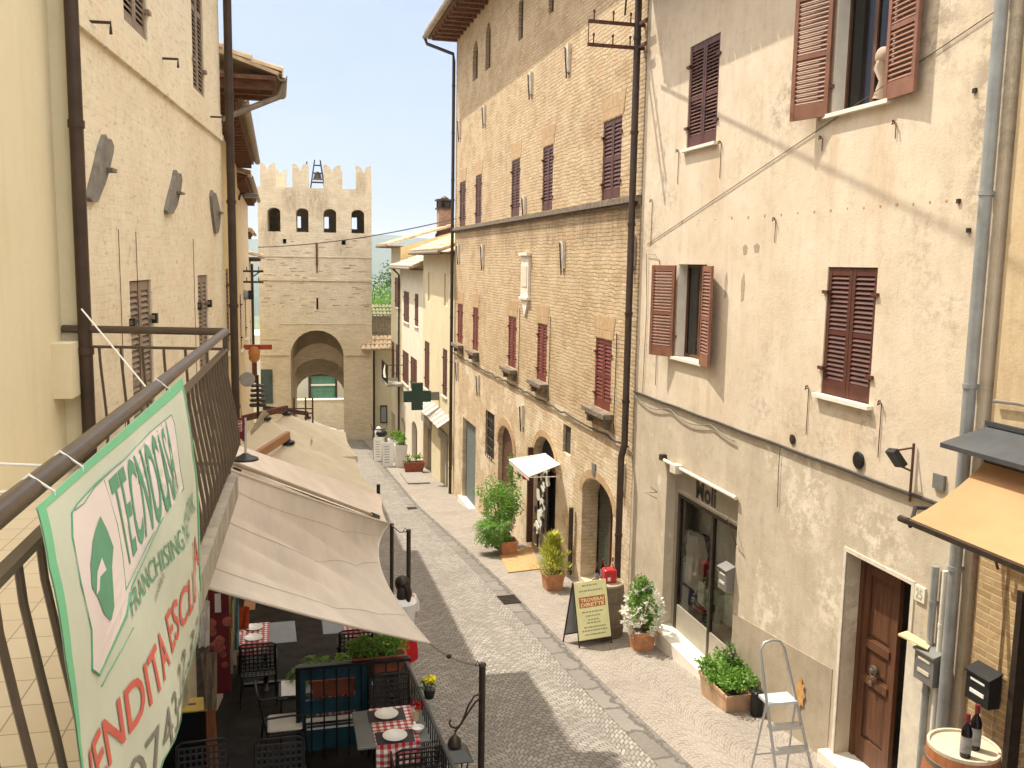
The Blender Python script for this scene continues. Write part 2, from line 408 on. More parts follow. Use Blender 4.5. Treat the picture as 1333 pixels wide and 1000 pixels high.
# ---------------------------------------------------------------- builders
def wall_holes(mb, F, u0, u1, z0, z1, holes, d=0.0):
    """front face of a wall with real recessed openings (u0,u1,z0,z1,depth,arch rise)"""
    us = sorted(set([u0, u1] + [h[0] for h in holes] + [h[1] for h in holes]))
    zs = sorted(set([z0, z1] + [h[2] for h in holes] + [h[3] for h in holes]))
    us = [u for u in us if u0 <= u <= u1]; zs = [z for z in zs if z0 <= z <= z1]
    for a, b in zip(us, us[1:]):
        for c, e in zip(zs, zs[1:]):
            um, zm = (a + b) / 2, (c + e) / 2
            if any(h[0] < um < h[1] and h[2] < zm < h[3] for h in holes): continue
            mb.poly([F.pt(a, c, d), F.pt(b, c, d), F.pt(b, e, d), F.pt(a, e, d)])
    for h in holes:
        a, b, c, e, dep = h[:5]; rise = h[5] if len(h) > 5 else 0
        top = e - rise
        mb.poly([F.pt(a, c, d), F.pt(a, top, d), F.pt(a, top, d - dep), F.pt(a, c, d - dep)])
        mb.poly([F.pt(b, c, d), F.pt(b, c, d - dep), F.pt(b, top, d - dep), F.pt(b, top, d)])
        mb.poly([F.pt(a, c, d), F.pt(a, c, d - dep), F.pt(b, c, d - dep), F.pt(b, c, d)])
        if rise:
            n = 12; um = (a + b) / 2; hw = (b - a) / 2
            arc = [(um - hw * math.cos(math.pi * k / n), top + rise * math.sin(math.pi * k / n)) for k in range(n + 1)]
            for p, q in zip(arc, arc[1:]):
                mb.poly([F.pt(p[0], p[1], d), F.pt(q[0], q[1], d), F.pt(q[0], q[1], d - dep), F.pt(p[0], p[1], d - dep)])
                mb.poly([F.pt(p[0], p[1], d), F.pt(p[0], e, d), F.pt(q[0], e, d), F.pt(q[0], q[1], d)])
        else:
            mb.poly([F.pt(a, e, d), F.pt(b, e, d), F.pt(b, e, d - dep), F.pt(a, e, d - dep)])
def body(mb, F, u0, u1, z0, z1, depth, d=0.0):
    P = F.pt
    mb.poly([P(u0, z0, d), P(u0, z1, d), P(u0, z1, -depth), P(u0, z0, -depth)])
    mb.poly([P(u1, z0, d), P(u1, z0, -depth), P(u1, z1, -depth), P(u1, z1, d)])
    mb.poly([P(u0, z0, -depth), P(u0, z1, -depth), P(u1, z1, -depth), P(u1, z0, -depth)])
    mb.poly([P(u0, z1, d), P(u1, z1, d), P(u1, z1, -depth), P(u0, z1, -depth)])

def leaf(mb, F, w, h, z0, th=.035, slat=.048, bottom=.16):
    """one louvred shutter leaf standing on z0 in its own frame, u 0..w"""
    st = .055
    mb.box(F, 0, st, z0, z0 + h, 0, th); mb.box(F, w - st, w, z0, z0 + h, 0, th)
    mb.box(F, st, w - st, z0, z0 + bottom, 0, th - .003); mb.box(F, st, w - st, z0 + h - .08, z0 + h, 0, th - .003)
    z = z0 + bottom
    n = int((h - bottom - .08) / slat)
    s = (h - bottom - .08) / n
    for k in range(n):
        a = z + k * s
        if abs(k - int(n * .45)) < 1 and h > 1.2:
            mb.box(F, st, w - st, a, a + s, 0, th - .005); continue
        P = F.pt
        mb.hexa([P(st, a + .002, .030), P(w - st, a + .002, .030), P(w - st, a + .010, .034), P(st, a + .010, .034),
                 P(st, a + s * .78, .004), P(w - st, a + s * .78, .004), P(w - st, a + s * .95, .008), P(st, a + s * .95, .008)])
def window(bld, F, r, matS, matSill, matF, state='closed', sill='thin', depth=.22, opens=(0.0, 0.0), glass=None, d=0.0, label=None, sl=.048, frame_rec=.14):
    """window part: frame and glass, with shutters and sill as its sub-parts"""
    u0, u1, z0, z1 = r
    mb = MB()
    fr = .05; dd = -frame_rec
    mb.box(F, u0, u0 + fr, z0, z1, dd - .04, dd); mb.box(F, u1 - fr, u1, z0, z1, dd - .04, dd)
    mb.box(F, u0 + fr, u1 - fr, z0, z0 + fr, dd - .04, dd - .002); mb.box(F, u0 + fr, u1 - fr, z1 - fr, z1, dd - .04, dd - .002)
    um = (u0 + u1) / 2
    mb.box(F, um - .03, um + .03, z0 + fr, z1 - fr, dd - .045, dd - .004)
    win = mb.build('window', matF, bld, label=label)
    mb = MB(); mb.box(F, u0 + fr, u1 - fr, z0 + fr, z1 - fr, dd - .035, dd - .025); mb.build('pane', glass or M['glass'], win)
    w = (u1 - u0) / 2; h = z1 - z0
    if state == 'closed':
        for s in (0, 1):
            f2 = Frame(F.pt(u0 + s * w + .004, 0, -.05 + d), F.U, F.N)
            mb = MB(); leaf(mb, f2, w - .008, h - .02, z0 + .01, slat=sl)
            for zz in (z0 + h * .2, z0 + h * .8):
                uu = u0 if s == 0 else u1
                mb.box(F, uu - .05, uu + .05, zz - .012, zz + .025, -.02, .03)
            mb.build('shutter', matS, win)
    elif state == 'open':
        for s in (0, 1):
            a = opens[s]
            if s == 0: O = F.pt(u0, 0, .03); U = (-F.U * math.cos(a) + F.N * math.sin(a)); Nn = (F.N * math.cos(a) + F.U * math.sin(a))
            else: O = F.pt(u1, 0, .03); U = (F.U * math.cos(a) + F.N * math.sin(a)); Nn = (F.N * math.cos(a) - F.U * math.sin(a))
            f2 = Frame(O, U, Nn); mb = MB(); leaf(mb, f2, w + .03, h, z0 - .02, slat=sl)
            mb.box(F, (u0 - .04) if s == 0 else (u1 - .02), (u0 + .02) if s == 0 else (u1 + .04), z0 + h * .2, z0 + h * .2 + .04, -.01, .045)
            mb.build('shutter', matS, win)
    if sill == 'thin':
        mb = MB(); mb.box(F, u0 - .07, u1 + .07, z0 - .045, z0 - .002, -frame_rec, .07); mb.build('sill', matSill, win)
    elif sill == 'shelf':
        mb = MB(); mb.box(F, u0 - .18, u1 + .18, z0 - .10, z0 - .01, -.1, .20)
        mb.box(F, u0 - .13, u1 + .13, z0 - .17, z0 - .10, -.02, .14)
        for uu in (u0 - .1, u1 + .02): mb.box(F, uu, uu + .09, z0 - .30, z0 - .17, -.02, .11)
        mb.build('sill', matSill, win)
    return win
def tiles(mb, A, B, down, n=None, r=.1, seg=5, rows=None):
    """barrel tiles: eave line A->B, each course running up the slope vector `down` (from eave to ridge)"""
    A = V(A); B = V(B); up = V(down); L = (B - A).length; n = n or max(2, int(L / .22)); ax = (B - A) / n
    nrm = ax.cross(up).normalized()
    if nrm.z < 0: nrm = -nrm
    rows = rows or max(1, int(up.length / .42))
    mb.poly([A, B, B + up, A + up])
    mb.poly([A - nrm * .05, A + up - nrm * .05, B + up - nrm * .05, B - nrm * .05])
    mb.poly([A, A - nrm * .05, B - nrm * .05, B]); mb.poly([A, A + up, A + up - nrm * .05, A - nrm * .05]); mb.poly([B, B - nrm * .05, B + up - nrm * .05, B + up])
    ux = ax.normalized()
    for i in range(n):
        c0 = A + ax * (i + .5) + ux * random.uniform(-.012, .012)
        for k in range(rows):
            a = c0 + up * (k / rows) - up.normalized() * (.04 if k == 0 else 0) + nrm * random.uniform(0, .014)
            b = c0 + up * ((k + 1) / rows + .02)
            ra, rb = r * 1.05, r * .82
            ring = lambda c, q, lift: [c + ux * (q * math.cos(math.pi * j / seg)) + nrm * (q * .8 * math.sin(math.pi * j / seg) + lift) for j in range(seg + 1)]
            R0, R1 = ring(a, ra, .022), ring(b, rb, .0)
            m_ = len(mb.v)
            mb.add(R0 + R1, [(j, j + 1, seg + 2 + j, seg + 1 + j) for j in range(seg)] + [tuple(range(seg, -1, -1))])
def leaves(mb, c, rad, n, size, up=.3, squash=1.0, shell=.35, clumps=0):
    c = V(c); cl = []
    if clumps:
        for _ in range(clumps):
            d = V((random.gauss(0, 1), random.gauss(0, 1), random.gauss(0, 1))).normalized()
            cl.append(V((d.x * rad[0], d.y * rad[1], d.z * rad[2])) * random.uniform(.45, .95))
    for _ in range(n):
        d = V((random.gauss(0, 1), random.gauss(0, 1), random.gauss(0, 1))).normalized() * (random.random() ** shell)
        if cl:
            k = random.choice(cl); p = c + k + V((d.x * rad[0], d.y * rad[1], d.z * rad[2])) * random.choice((.28, .36, .42))
        else: p = c + V((d.x * rad[0], d.y * rad[1], d.z * rad[2]))
        a = V((random.uniform(-1, 1), random.uniform(-1, 1), random.uniform(-.6, 1))).normalized()
        b = a.orthogonal().normalized(); b.rotate(Matrix.Rotation(random.uniform(0, 6.28), 3, a))
        s = size * random.uniform(.6, 1.3)
        mb.add([p, p + a * s * .5 + b * s * .28, p + a * s, p + a * s * .5 - b * s * .28], [(0, 1, 2, 3)])

def text_geo(s, bold=0.0):
    cu = bpy.data.curves.new('t', 'FONT'); cu.body = s; cu.offset = bold; cu.resolution_u = 3
    o = bpy.data.objects.new('t', cu); COL.objects.link(o)
    dg = bpy.context.evaluated_depsgraph_get(); dg.update(); me = o.evaluated_get(dg).to_mesh()
    vs = [v.co.copy() for v in me.vertices]; fs = [tuple(p.vertices) for p in me.polygons]
    o.evaluated_get(dg).to_mesh_clear(); bpy.data.objects.remove(o); bpy.data.curves.remove(cu)
    x0 = min(v.x for v in vs); x1 = max(v.x for v in vs); y0 = min(v.y for v in vs); y1 = max(v.y for v in vs)
    return [((v.x - x0) / (x1 - x0), (v.y - y0) / (y1 - y0)) for v in vs], fs, (x1 - x0) / (y1 - y0)
def text_on(mb, s, fn, bold=0.0, split=0):
    vs, fs, _ = text_geo(s, bold)
    for _ in range(split):      # finer triangles, so the print can follow the cloth
        nv, nf, mid = list(vs), [], {}
        def m_(a, b):
            k = (min(a, b), max(a, b))
            if k not in mid: mid[k] = len(nv); nv.append(((vs[a][0] + vs[b][0]) / 2, (vs[a][1] + vs[b][1]) / 2))
            return mid[k]
        for f in fs:
            for i in range(1, len(f) - 1):
                a, b, c = f[0], f[i], f[i + 1]; ab, bc, ca = m_(a, b), m_(b, c), m_(c, a)
                nf += [(a, ab, ca), (ab, b, bc), (ca, bc, c), (ab, bc, ca)]
        vs, fs = nv, nf
    mb.add([fn(x, y) for x, y in vs], fs)
M = {}
RU = (0, 1, 0)
def wq(px, py, ru, rz): u, z = RW.hit(px, py); return (u + 5.89, z, ru, rz)
def twq(px, py, ru, rz):
    u, z = TW.hit(px, py); p = TW.pt(u, z); U = TW.U
    return (p.x * U.x + p.y * U.y + p.x * U.y - p.y * U.x, z, ru, rz)
M['brickR'] = brickmat('tan_brick', RU, (.54, .395, .235), (.70, .555, .37), (.39, .30, .20), bw=.27, bh=.074, stain=(.31, .20, .11), stain_amt=.6, bleach=(.64, .52, .36), msize=.014, warp=.016, bmp=1.0, flecks=True, runs=([(u + 5.89, .75, 1.3, .55) for u in (15.5, 17.4, 19.5, 21.8, 24, 27, 30)] + [wq(700, 515, .8, .8), wq(785, 560, .9, .6)], (.24, .17, .10)))
M['brickRlow'] = brickmat('tan_brick_with_old_plaster', RU, (.54, .405, .255), (.71, .575, .40), (.45, .36, .255), bw=.27, bh=.074, warp=.016, flecks=True, patches=((.71, .62, .48), .50), bleach=(.64, .52, .37), stain=(.34, .23, .13), bmp=.7)
M['plasterR'] = plastermat('cream_plaster', RU, (.69, .59, .465), (.75, .66, .545), (.61, .51, .385), stains=.5, streak=.32, peel=None, grime2=True, runs=([wq(930, 235, .22, .8), wq(905, 520, .16, .5), wq(922, 520, .1, .6), wq(1105, 560, .3, .35), wq(1150, 200, .3, .9), wq(1085, 200, .12, .5)], (.50, .33, .19)), crust=([wq(1222, 40, .35, .55), wq(1035, 120, .45, .5), wq(1015, 150, .25, .35), wq(1280, 150, .2, 1.4)], (.40, .33, .25)))
M['plasterRlow'] = plastermat('worn_grey_plaster', RU, (.55, .475, .37), (.64, .565, .455), (.47, .395, .30), stains=.55, streak=.3, scale=1.7, peel=((.68, .60, .48), .60), crust=([wq(1050, 650, .7, .75), wq(1140, 700, .6, .5), wq(1010, 590, .4, .4), wq(1000, 800, .5, .6), wq(1080, 780, .4, .6)], (.72, .65, .53)))
M['plinthR'] = plastermat('grey_cement_plinth', RU, (.41, .345, .26), (.48, .41, .32), (.34, .28, .21), stains=.6, streak=.3)
M['reveal'] = plastermat('reveal_plaster', RU, (.56, .48, .36), (.60, .52, .4), (.50, .42, .31), stains=.2, streak=.1)
M['cornerbrick'] = brickmat('yellow_brick', RU, (.42, .28, .145), (.54, .39, .21), (.56, .47, .33), bw=.25, bh=.065, stain_amt=.1, msize=.008, warp=.003, bmp=.5)
M['plasterCorner'] = plastermat('corner_plaster', RU, (.60, .47, .30), (.66, .54, .37), (.52, .39, .24), stains=.5, streak=.4)
M['yellowwall'] = plastermat('smooth_yellow_render', tuple(YU), (.76, .69, .50), (.79, .725, .54), (.71, .635, .44), stains=.12, streak=.16, scale=.8, bmp=.1)
M['whitebrick'] = brickmat('limewashed_brick', tuple(CU), (.77, .69, .53), (.81, .735, .575), (.765, .687, .53), bw=.24, bh=.058, stain=(.54, .42, .28), stain_amt=.55, bleach=(.82, .755, .60), msize=.006, bmp=.2, flecks=True, spots=True)
M['tower'] = brickmat('tower_stone', tuple(TW.U), (.68, .59, .445), (.80, .72, .57), (.66, .575, .44), bw=.34, bh=.09, runs=([twq(412, 262, .9, 1.1), twq(380, 262, .6, .9), twq(445, 320, .5, .8), twq(470, 240, .4, .8), twq(350, 300, .5, 1.2)], (.36, .28, .18)), stain=(.40, .30, .18), stain_amt=.5, bleach=(.80, .71, .54), warp=.02, bmp=.9, spots=True)
M['towerlow'] = brickmat('tower_brick', tuple(TW.U), (.66, .56, .40), (.79, .69, .51), (.68, .59, .44), bw=.3, bh=.08, stain=(.46, .33, .19), stain_amt=.5, bmp=.6)
M['cream'] = plastermat('pale_cream_render', RU, (.74, .67, .50), (.78, .72, .56), (.68, .60, .43), stains=.2, streak=.15)
M['yellowR'] = plastermat('yellow_render', RU, (.70, .625, .44), (.75, .68, .50), (.64, .56, .38), stains=.2, streak=.15)
M['whiteR'] = plastermat('white_render', RU, (.76, .71, .60), (.80, .76, .66), (.70, .64, .52), stains=.15, streak=.15)
M['ochre'] = plastermat('ochre_render', tuple(FW.U), (.66, .54, .30), (.71, .60, .36), (.58, .45, .24), stains=.3, streak=.2)
M['peach'] = plastermat('peach_render', tuple(FW.U), (.70, .58, .40), (.74, .64, .47), (.62, .48, .32), stains=.3, streak=.2)
M['tile'] = plain('terracotta_roof_tile', (.50, .36, .23), .9, .25, 5, .3, world=True, dark=(.30, .20, .12))
M['tilepale'] = plain('bleached_roof_tile', (.64, .52, .36), .9, .22, 5, .3, world=True, dark=(.42, .31, .2))
M['eaves'] = plain('eaves_wood', (.16, .075, .04), .8, .3, 12, .2, world=True)
M['stone'] = plain('grey_stone', (.34, .31, .26), .9, .2, 6, .35)
M['stonepale'] = plain('pale_stone', (.66, .60, .50), .85, .12, 8, .25)
M['marble'] = plain('white_marble', (.78, .74, .66), .5, .06, 6, .05)
M['darkstone'] = plain('weathered_dark_stone', (.20, .16, .12), .9, .35, 9, .4)
M['shut'] = plain('brown_painted_shutter', (.095, .030, .020), .5, .18, 5, .1)
M['shutlight'] = plain('faded_brown_shutter', (.24, .105, .065), .55, .15, 5, .1)
M['shutred'] = plain('red_brown_shutter', (.17, .035, .025), .5, .18, 5, .1)
M['shutgrey'] = plain('weathered_taupe_shutter', (.26, .20, .15), .65, .15, 5, .15)
M['winwood'] = plain('brown_window_frame', (.11, .05, .03), .5, .15, 6, .1)
M['glass'] = glassmat('dark_window_glass', (.012, .011, .010), .12)
M['glassgreen'] = glassmat('greenish_window_glass', (.05, .07, .06))
M['clear'] = clearglass('shop_window_glass')
M['hutroof'] = plain('mossy_roof', (.17, .17, .09), .95, .2, 2, 0)
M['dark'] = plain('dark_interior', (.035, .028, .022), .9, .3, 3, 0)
M['iron'] = plain('dark_bronze_iron', (.060, .045, .035), .45, .2, 14, .12, metal=.5)
M['railiron'] = plain('brown_painted_rail', (.105, .080, .062), .38, .12, 18, .06, metal=.35)
M['black'] = plain('black_iron', (.018, .018, .02), .45, .2, 14, .1, metal=.3)
M['blackplastic'] = plain('black_plastic', (.022, .022, .024), .5, .15, 10, .08)
M['pipebrown'] = plain('brown_drainpipe', (.062, .040, .030), .42, .2, 5, .08, metal=.3)
M['pipegrey'] = plain('grey_painted_pipe', (.33, .35, .36), .4, .12, 5, .06, metal=.3)
M['pipewhite'] = plain('white_plastic_pipe', (.72, .70, .64), .5, .08, 5, .05)
M['copper'] = plain('weathered_gutter', (.28, .24, .19), .55, .25, 5, .15, metal=.3)
M['zinc'] = plain('dark_zinc', (.075, .08, .088), .5, .15, 4, .08, metal=.4)
M['iron_rust'] = plain('rusty_iron', (.13, .055, .035), .8, .3, 10, .2, metal=.2)
M['alu'] = plain('aluminium', (.50, .51, .52), .38, .08, 8, .05, metal=.7)
M['greybox'] = plain('grey_enamel', (.20, .20, .19), .45, .1, 6, .05, metal=.2)
M['terracotta'] = plain('terracotta', (.52, .245, .12), .85, .2, 7, .2)
M['terraold'] = plain('weathered_terracotta', (.50, .31, .18), .9, .25, 7, .3, dark=(.34, .24, .16))
M['terradark'] = plain('dark_red_terracotta', (.30, .085, .045), .8, .2, 7, .2)
M['soil'] = plain('soil', (.06, .04, .025), .95, .3, 20, .4)
M['leaf'] = leafmat('fresh_green_leaves', (.06, .16, .02), (.22, .42, .06))
M['leafdark'] = leafmat('dark_green_leaves', (.03, .08, .015), (.10, .20, .04))
M['leafyellow'] = leafmat('yellow_green_leaves', (.26, .32, .03), (.66, .66, .12))
M['leaftree'] = leafmat('tree_leaves', (.022, .06, .012), (.075, .15, .028))
M['petal'] = clothmat('white_petals', (.86, .86, .78), .7, .3)
M['yellowpetal'] = clothmat('yellow_petals', (.85, .78, .03), .7, .2)
M['bark'] = plain('bark', (.14, .10, .06), .9, .3, 12, .4)
M['cobble'] = cobblemat('porphyry_setts', (.215, .196, .178), (.36, .332, .30), (.135, .122, .11), cell=.085, arc=1.25, rise=.5, ratio=1.1, stain=.45)
M['sidepave'] = cobblemat('small_paving_bricks', (.225, .195, .17), (.32, .28, .245), (.40, .36, .315), cell=.066, arc=.7, rise=.42, ratio=1.9, stain=.3)
M['gutter'] = cobblemat('grey_gutter_slabs', (.17, .155, .14), (.23, .21, .19), (.11, .10, .09), cell=.33, arc=0, ratio=2.4, rot=math.pi / 2, stain=.4)
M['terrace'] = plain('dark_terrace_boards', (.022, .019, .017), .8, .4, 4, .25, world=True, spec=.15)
M['earth'] = plain('dry_earth_and_grass', (.12, .14, .06), .95, .35, .05, 0, world=True)
M['hill'] = plain('far_wooded_hill', (.04, .07, .04), .95, .3, .004, 0, world=True)
M['balctile'] = None
M['sail'] = clothmat('taupe_shade_cloth', (.63, .575, .52), .9, .06)
M['parasol'] = clothmat('ecru_parasol_cloth', (.86, .78, .62), .9, .25)
M['parasolwhite'] = clothmat('white_parasol_cloth', (.84, .82, .77), .9, .25)
M['orangecloth'] = clothmat('apricot_awning_cloth', (.53, .31, .165), .9, .2)
M['whitecloth'] = clothmat('white_cloth', (.84, .82, .76), .85, .15)
M['rope'] = plain('rope', (.18, .15, .12), .9, .2, 20, .2)
M['cable'] = plain('cable_sheath', (.045, .038, .032), .6, .2, 8, .05)
M['cablegrey'] = plain('grey_cable_sheath', (.20, .18, .15), .6, .2, 8, .05)
M['oak'] = woodmat('varnished_door_wood', (.07, .026, .012), (.155, .062, .026), 2)
M['parawood'] = woodmat('parasol_arm_wood', (.30, .15, .07), (.46, .25, .12), 0)
M['palewood'] = woodmat('pale_barrel_wood', (.50, .42, .30), (.68, .60, .46), 0, 4, .75)
M['barrelwood'] = woodmat('barrel_staves', (.10, .075, .05), (.22, .165, .11), 2)
M['oldhead'] = woodmat('worn_barrel_head', (.30, .24, .16), (.44, .36, .26), 0, 4, .8)
M['barrelred'] = woodmat('red_brown_barrel_staves', (.26, .09, .035), (.40, .155, .06), 2)
M['hoop'] = plain('barrel_hoop', (.20, .17, .13), .5, .2, 8, .1, metal=.5)
M['bottle'] = glassmat('wine_bottle_glass', (.012, .008, .010), .08)
M['paperlabel'] = plain('bottle_label', (.30, .30, .30), .5, .3, 14, .05)
M['red'] = plain('red_gloss', (.50, .02, .03), .35, .15, 8, .05)
M['reddark'] = plain('dark_red', (.17, .012, .02), .6, .2, 8, .05)
M['white'] = plain('white_paint', (.80, .80, .78), .45, .04, 8, .03)
M['china'] = plain('white_china', (.86, .86, .85), .2, .02, 8, 0)
M['yellowboard'] = plain('pale_yellow_board', (.90, .88, .50), .6, .06, 6, .03)
M['orangeink'] = plain('orange_red_print', (.62, .16, .04), .6, .15, 8, 0)
M['greyink'] = plain('grey_print', (.42, .42, .24), .7, .15, 8, 0)
M['greypanel'] = plain('grey_panel', (.30, .31, .33), .6, .1, 6, .03)
M['greytable'] = plain('slate_grey_table_top', (.18, .195, .20), .45, .08, 5, .04)
M['teal'] = plain('teal_painted_wood', (.012, .065, .10), .5, .25, 6, .1)
M['placemat'] = plain('charcoal_placemat', (.045, .045, .05), .8, .1, 20, .05)
M['check'] = checkmat('red_and_white_check', (.50, .015, .04), (.84, .80, .78), .036)
M['greencross'] = plain('dark_green_cross_panel', (.012, .045, .035), .4, .15, 8, .02)
M['mat_ochre'] = plain('ochre_coir_mat', (.50, .30, .14), .95, .15, 12, .3)
M['mat_grey'] = plain('grey_rubber_ramp', (.28, .25, .23), .8, .12, 8, .2)
M['taupe'] = plain('taupe_metal', (.40, .36, .295), .5, .08, 6, .04, metal=.2)
M['greenshut'] = plain('green_shutter', (.10, .24, .17), .6, .15, 2, .1)
M['skin'] = plain('skin', (.55, .32, .22), .5, .06, 10, .03)
M['hair'] = plain('dark_hair', (.025, .014, .010), .5, .3, 40, .3)
M['shirt'] = clothmat('white_shirt', (.80, .80, .82))
M['redcloth'] = clothmat('red_cloth', (.45, .02, .025))
M['navy'] = clothmat('navy_cloth', (.035, .045, .13))
M['slatecloth'] = clothmat('slate_grey_cloth', (.13, .13, .17))
M['blackcloth'] = clothmat('black_cloth', (.02, .02, .028))
M['bannercloth'] = clothmat('pale_green_banner_cloth', (.60, .655, .56), .6, .12, var=.06)
M['bannergreen'] = clothmat('bright_green_banner_hem', (.20, .56, .33), .6, .12, var=.04)
M['bannerpink'] = clothmat('pinkish_white_banner_print', (.80, .72, .72), .6, .1, var=.04)
M['bangreen'] = plain('green_banner_ink', (.10, .31, .19), .6, .08, 6, 0)
M['banred'] = plain('red_banner_ink', (.62, .12, .09), .6, .08, 6, 0)
M['bangrey'] = plain('grey_banner_ink', (.20, .20, .17), .6, .1, 6, 0)
M['lampglass'] = plain('frosted_lamp_glass', (.62, .52, .32), .3, .1, 10, 0)
M['signblack'] = plain('weathered_black_lettering', (.05, .045, .04), .7, .2, 10, .1)
M['stainmat'] = plain('rust_stained_plaster', (.50, .34, .20), .95, .15, 9, .1)
M['patch_ochre'] = plain('exposed_ochre_plaster', (.55, .30, .11), .95, .2, 16, .2)

def balc_tile():
    m, nt, b = newmat('cream_balcony_tiles')
    p = posvec(nt); mp = N_(nt, 'ShaderNodeMapping'); mp.inputs['Rotation'].default_value = (0, 0, .04); nt.links.new(p, mp.inputs['Vector'])
    br = N_(nt, 'ShaderNodeTexBrick'); nt.links.new(mp.outputs[0], br.inputs['Vector']); br.offset = 0
    br.inputs['Scale'].default_value = 1; br.inputs['Brick Width'].default_value = .2; br.inputs['Row Height'].default_value = .2; br.inputs['Mortar Size'].default_value = .003
    br.inputs['Color1'].default_value = (.66, .56, .42, 1); br.inputs['Color2'].default_value = (.70, .61, .47, 1); br.inputs['Mortar'].default_value = (.30, .24, .17, 1)
    nt.links.new(mix(nt, mathn(nt, 'MULTIPLY', noise(nt, p, 4, 6), .3), br.outputs['Color'], (.45, .36, .25)), b.inputs['Base Color']); b.inputs['Roughness'].default_value = .35
    return m
M['balctile'] = balc_tile()
# ================================================================ setting
def sheet(x0f, x1f, y0, y1, dz, step=1.0, nx=2):
    rows = []; y = y0
    n = int((y1 - y0) / step)
    for k in range(n + 1):
        y = y0 + (y1 - y0) * k / n
        rows.append([V((x0f + (x1f - x0f) * i / nx, y, G(y) + dz)) for i in range(nx + 1)])
    return rows
mb = MB(); mb.grid(sheet(-2.2, 4.02, -25, 62, 0, .8, 10)); structure(mb.build('street', M['cobble']))
mb = MB(); mb.grid(sheet(4.02, 4.36, -25, 50.2, .004, .8, 1)); structure(mb.build('gutter_strip', M['gutter']))
mb = MB(); mb.grid(sheet(4.36, 5.95, -25, 50.2, .008, .8, 2)); structure(mb.build('pavement', M['sidepave']))
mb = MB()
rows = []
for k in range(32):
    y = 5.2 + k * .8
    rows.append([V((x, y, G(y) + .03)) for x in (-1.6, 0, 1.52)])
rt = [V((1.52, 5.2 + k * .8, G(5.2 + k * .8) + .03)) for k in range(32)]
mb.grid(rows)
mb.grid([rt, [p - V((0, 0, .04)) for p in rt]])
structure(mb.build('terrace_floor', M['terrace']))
# the land: one sheet out to the horizon, falling away behind the gate
def land(x, y):
    if y <= 62: return G(max(y, -30)) - .06 - (0 if abs(x) < 25 else (abs(x) - 25) * .12)
    t = min((y - 62) / 380, 1)
    return G(62) - .06 - 78 * (t * t * (3 - 2 * t)) - min(max(abs(x) - 25, 0) * .12, 20) * (1 - t)
ys = [-60, -30, -25, -10, 0, 8.4, 11.4, 13.1, 17.2, 21.1, 29.5, 33.7, 40.6, 44.9, 52, 60, 62, 70, 85, 105, 130, 165, 210, 260, 330, 420, 600, 1000, 2000, 4000, 9000]
xs = [-4000, -1500, -600, -250, -100, -50, -25, -10, 0, 10, 25, 50, 100, 250, 600, 1500, 4000]
mb = MB(); mb.grid([[V((x, y, land(x, y))) for x in xs] for y in ys]); structure(mb.build('ground', M['earth']))
# hills on the horizon
def ridge(y0, prof, depth, name):
    rows = []
    for k, (f, dy) in enumerate(((0, -depth), (.55, -depth * .5), (1, 0), (.5, depth * .5), (0, depth))):
        rows.append([V((x, y0 + dy, -92 + (h + 92) * f)) for x, h in prof])
    mb = MB(); mb.grid(rows); return structure(mb.build(name, M['hill'], smooth=True))
prof = []
for i in range(90):
    x = -2600 + i * 70
    h = 35 + 42 * math.sin(x * .0016 + 1.2) + 16 * math.sin(x * .0045) + random.uniform(-3, 3)
    prof.append((x, h))
ridge(3300, prof, 900, 'hills')
prof = [(-2200 + i * 60, -22 + 20 * math.sin(i * .23 + 2) + random.uniform(-3, 3)) for i in range(80)]
ridge(1900, prof, 400, 'low_hills')

# ---- the summer haze over the valley
hm = bpy.data.materials.new('haze'); hm.use_nodes = True; hn = hm.node_tree
for n_ in list(hn.nodes):
    if n_.type == 'BSDF_PRINCIPLED': hn.nodes.remove(n_)
pv = N_(hn, 'ShaderNodeVolumePrincipled'); pv.inputs['Color'].default_value = (.80, .88, 1.0, 1); pv.inputs['Density'].default_value = .00017; pv.inputs['Anisotropy'].default_value = .2
hn.links.new(pv.outputs[0], [n_ for n_ in hn.nodes if n_.type == 'OUTPUT_MATERIAL'][0].inputs['Volume'])
mb = MB(); mb.bx(-4300, 4300, -120, 9300, -140, 130); stuff(mb.build('haze', hm))
# ---- sky and sun
w = bpy.data.worlds.new('World'); sc.world = w; w.use_nodes = True; nt = w.node_tree
bg = nt.nodes['Background']
SUN = V((-.38, .43, 1.0)).normalized()
elev = math.asin(SUN.z)
sky = N_(nt, 'ShaderNodeTexSky', sky_type='NISHITA'); sky.sun_disc = False; sky.sun_elevation = elev
sky.sun_rotation = math.atan2(SUN.x, SUN.y); sky.air_density = 1.0; sky.dust_density = 2.2; sky.ozone_density = 1.0; sky.altitude = 300
tc = N_(nt, 'ShaderNodeTexCoord')
# unseen cloud added overhead for fill, pale blue haze with faint streaks lower down
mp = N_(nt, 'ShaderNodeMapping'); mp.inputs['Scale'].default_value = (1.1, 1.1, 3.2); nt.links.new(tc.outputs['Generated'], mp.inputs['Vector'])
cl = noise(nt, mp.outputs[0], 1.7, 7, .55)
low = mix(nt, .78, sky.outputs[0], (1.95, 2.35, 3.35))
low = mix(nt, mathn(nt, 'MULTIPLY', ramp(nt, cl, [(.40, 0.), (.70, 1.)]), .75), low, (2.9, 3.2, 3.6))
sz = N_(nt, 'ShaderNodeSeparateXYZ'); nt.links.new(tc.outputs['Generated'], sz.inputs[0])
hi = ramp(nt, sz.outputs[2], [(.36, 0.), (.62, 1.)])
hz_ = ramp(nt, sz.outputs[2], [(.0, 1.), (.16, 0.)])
low = mix(nt, mathn(nt, 'MULTIPLY', hz_, .55), low, (2.7, 3.15, 3.7))
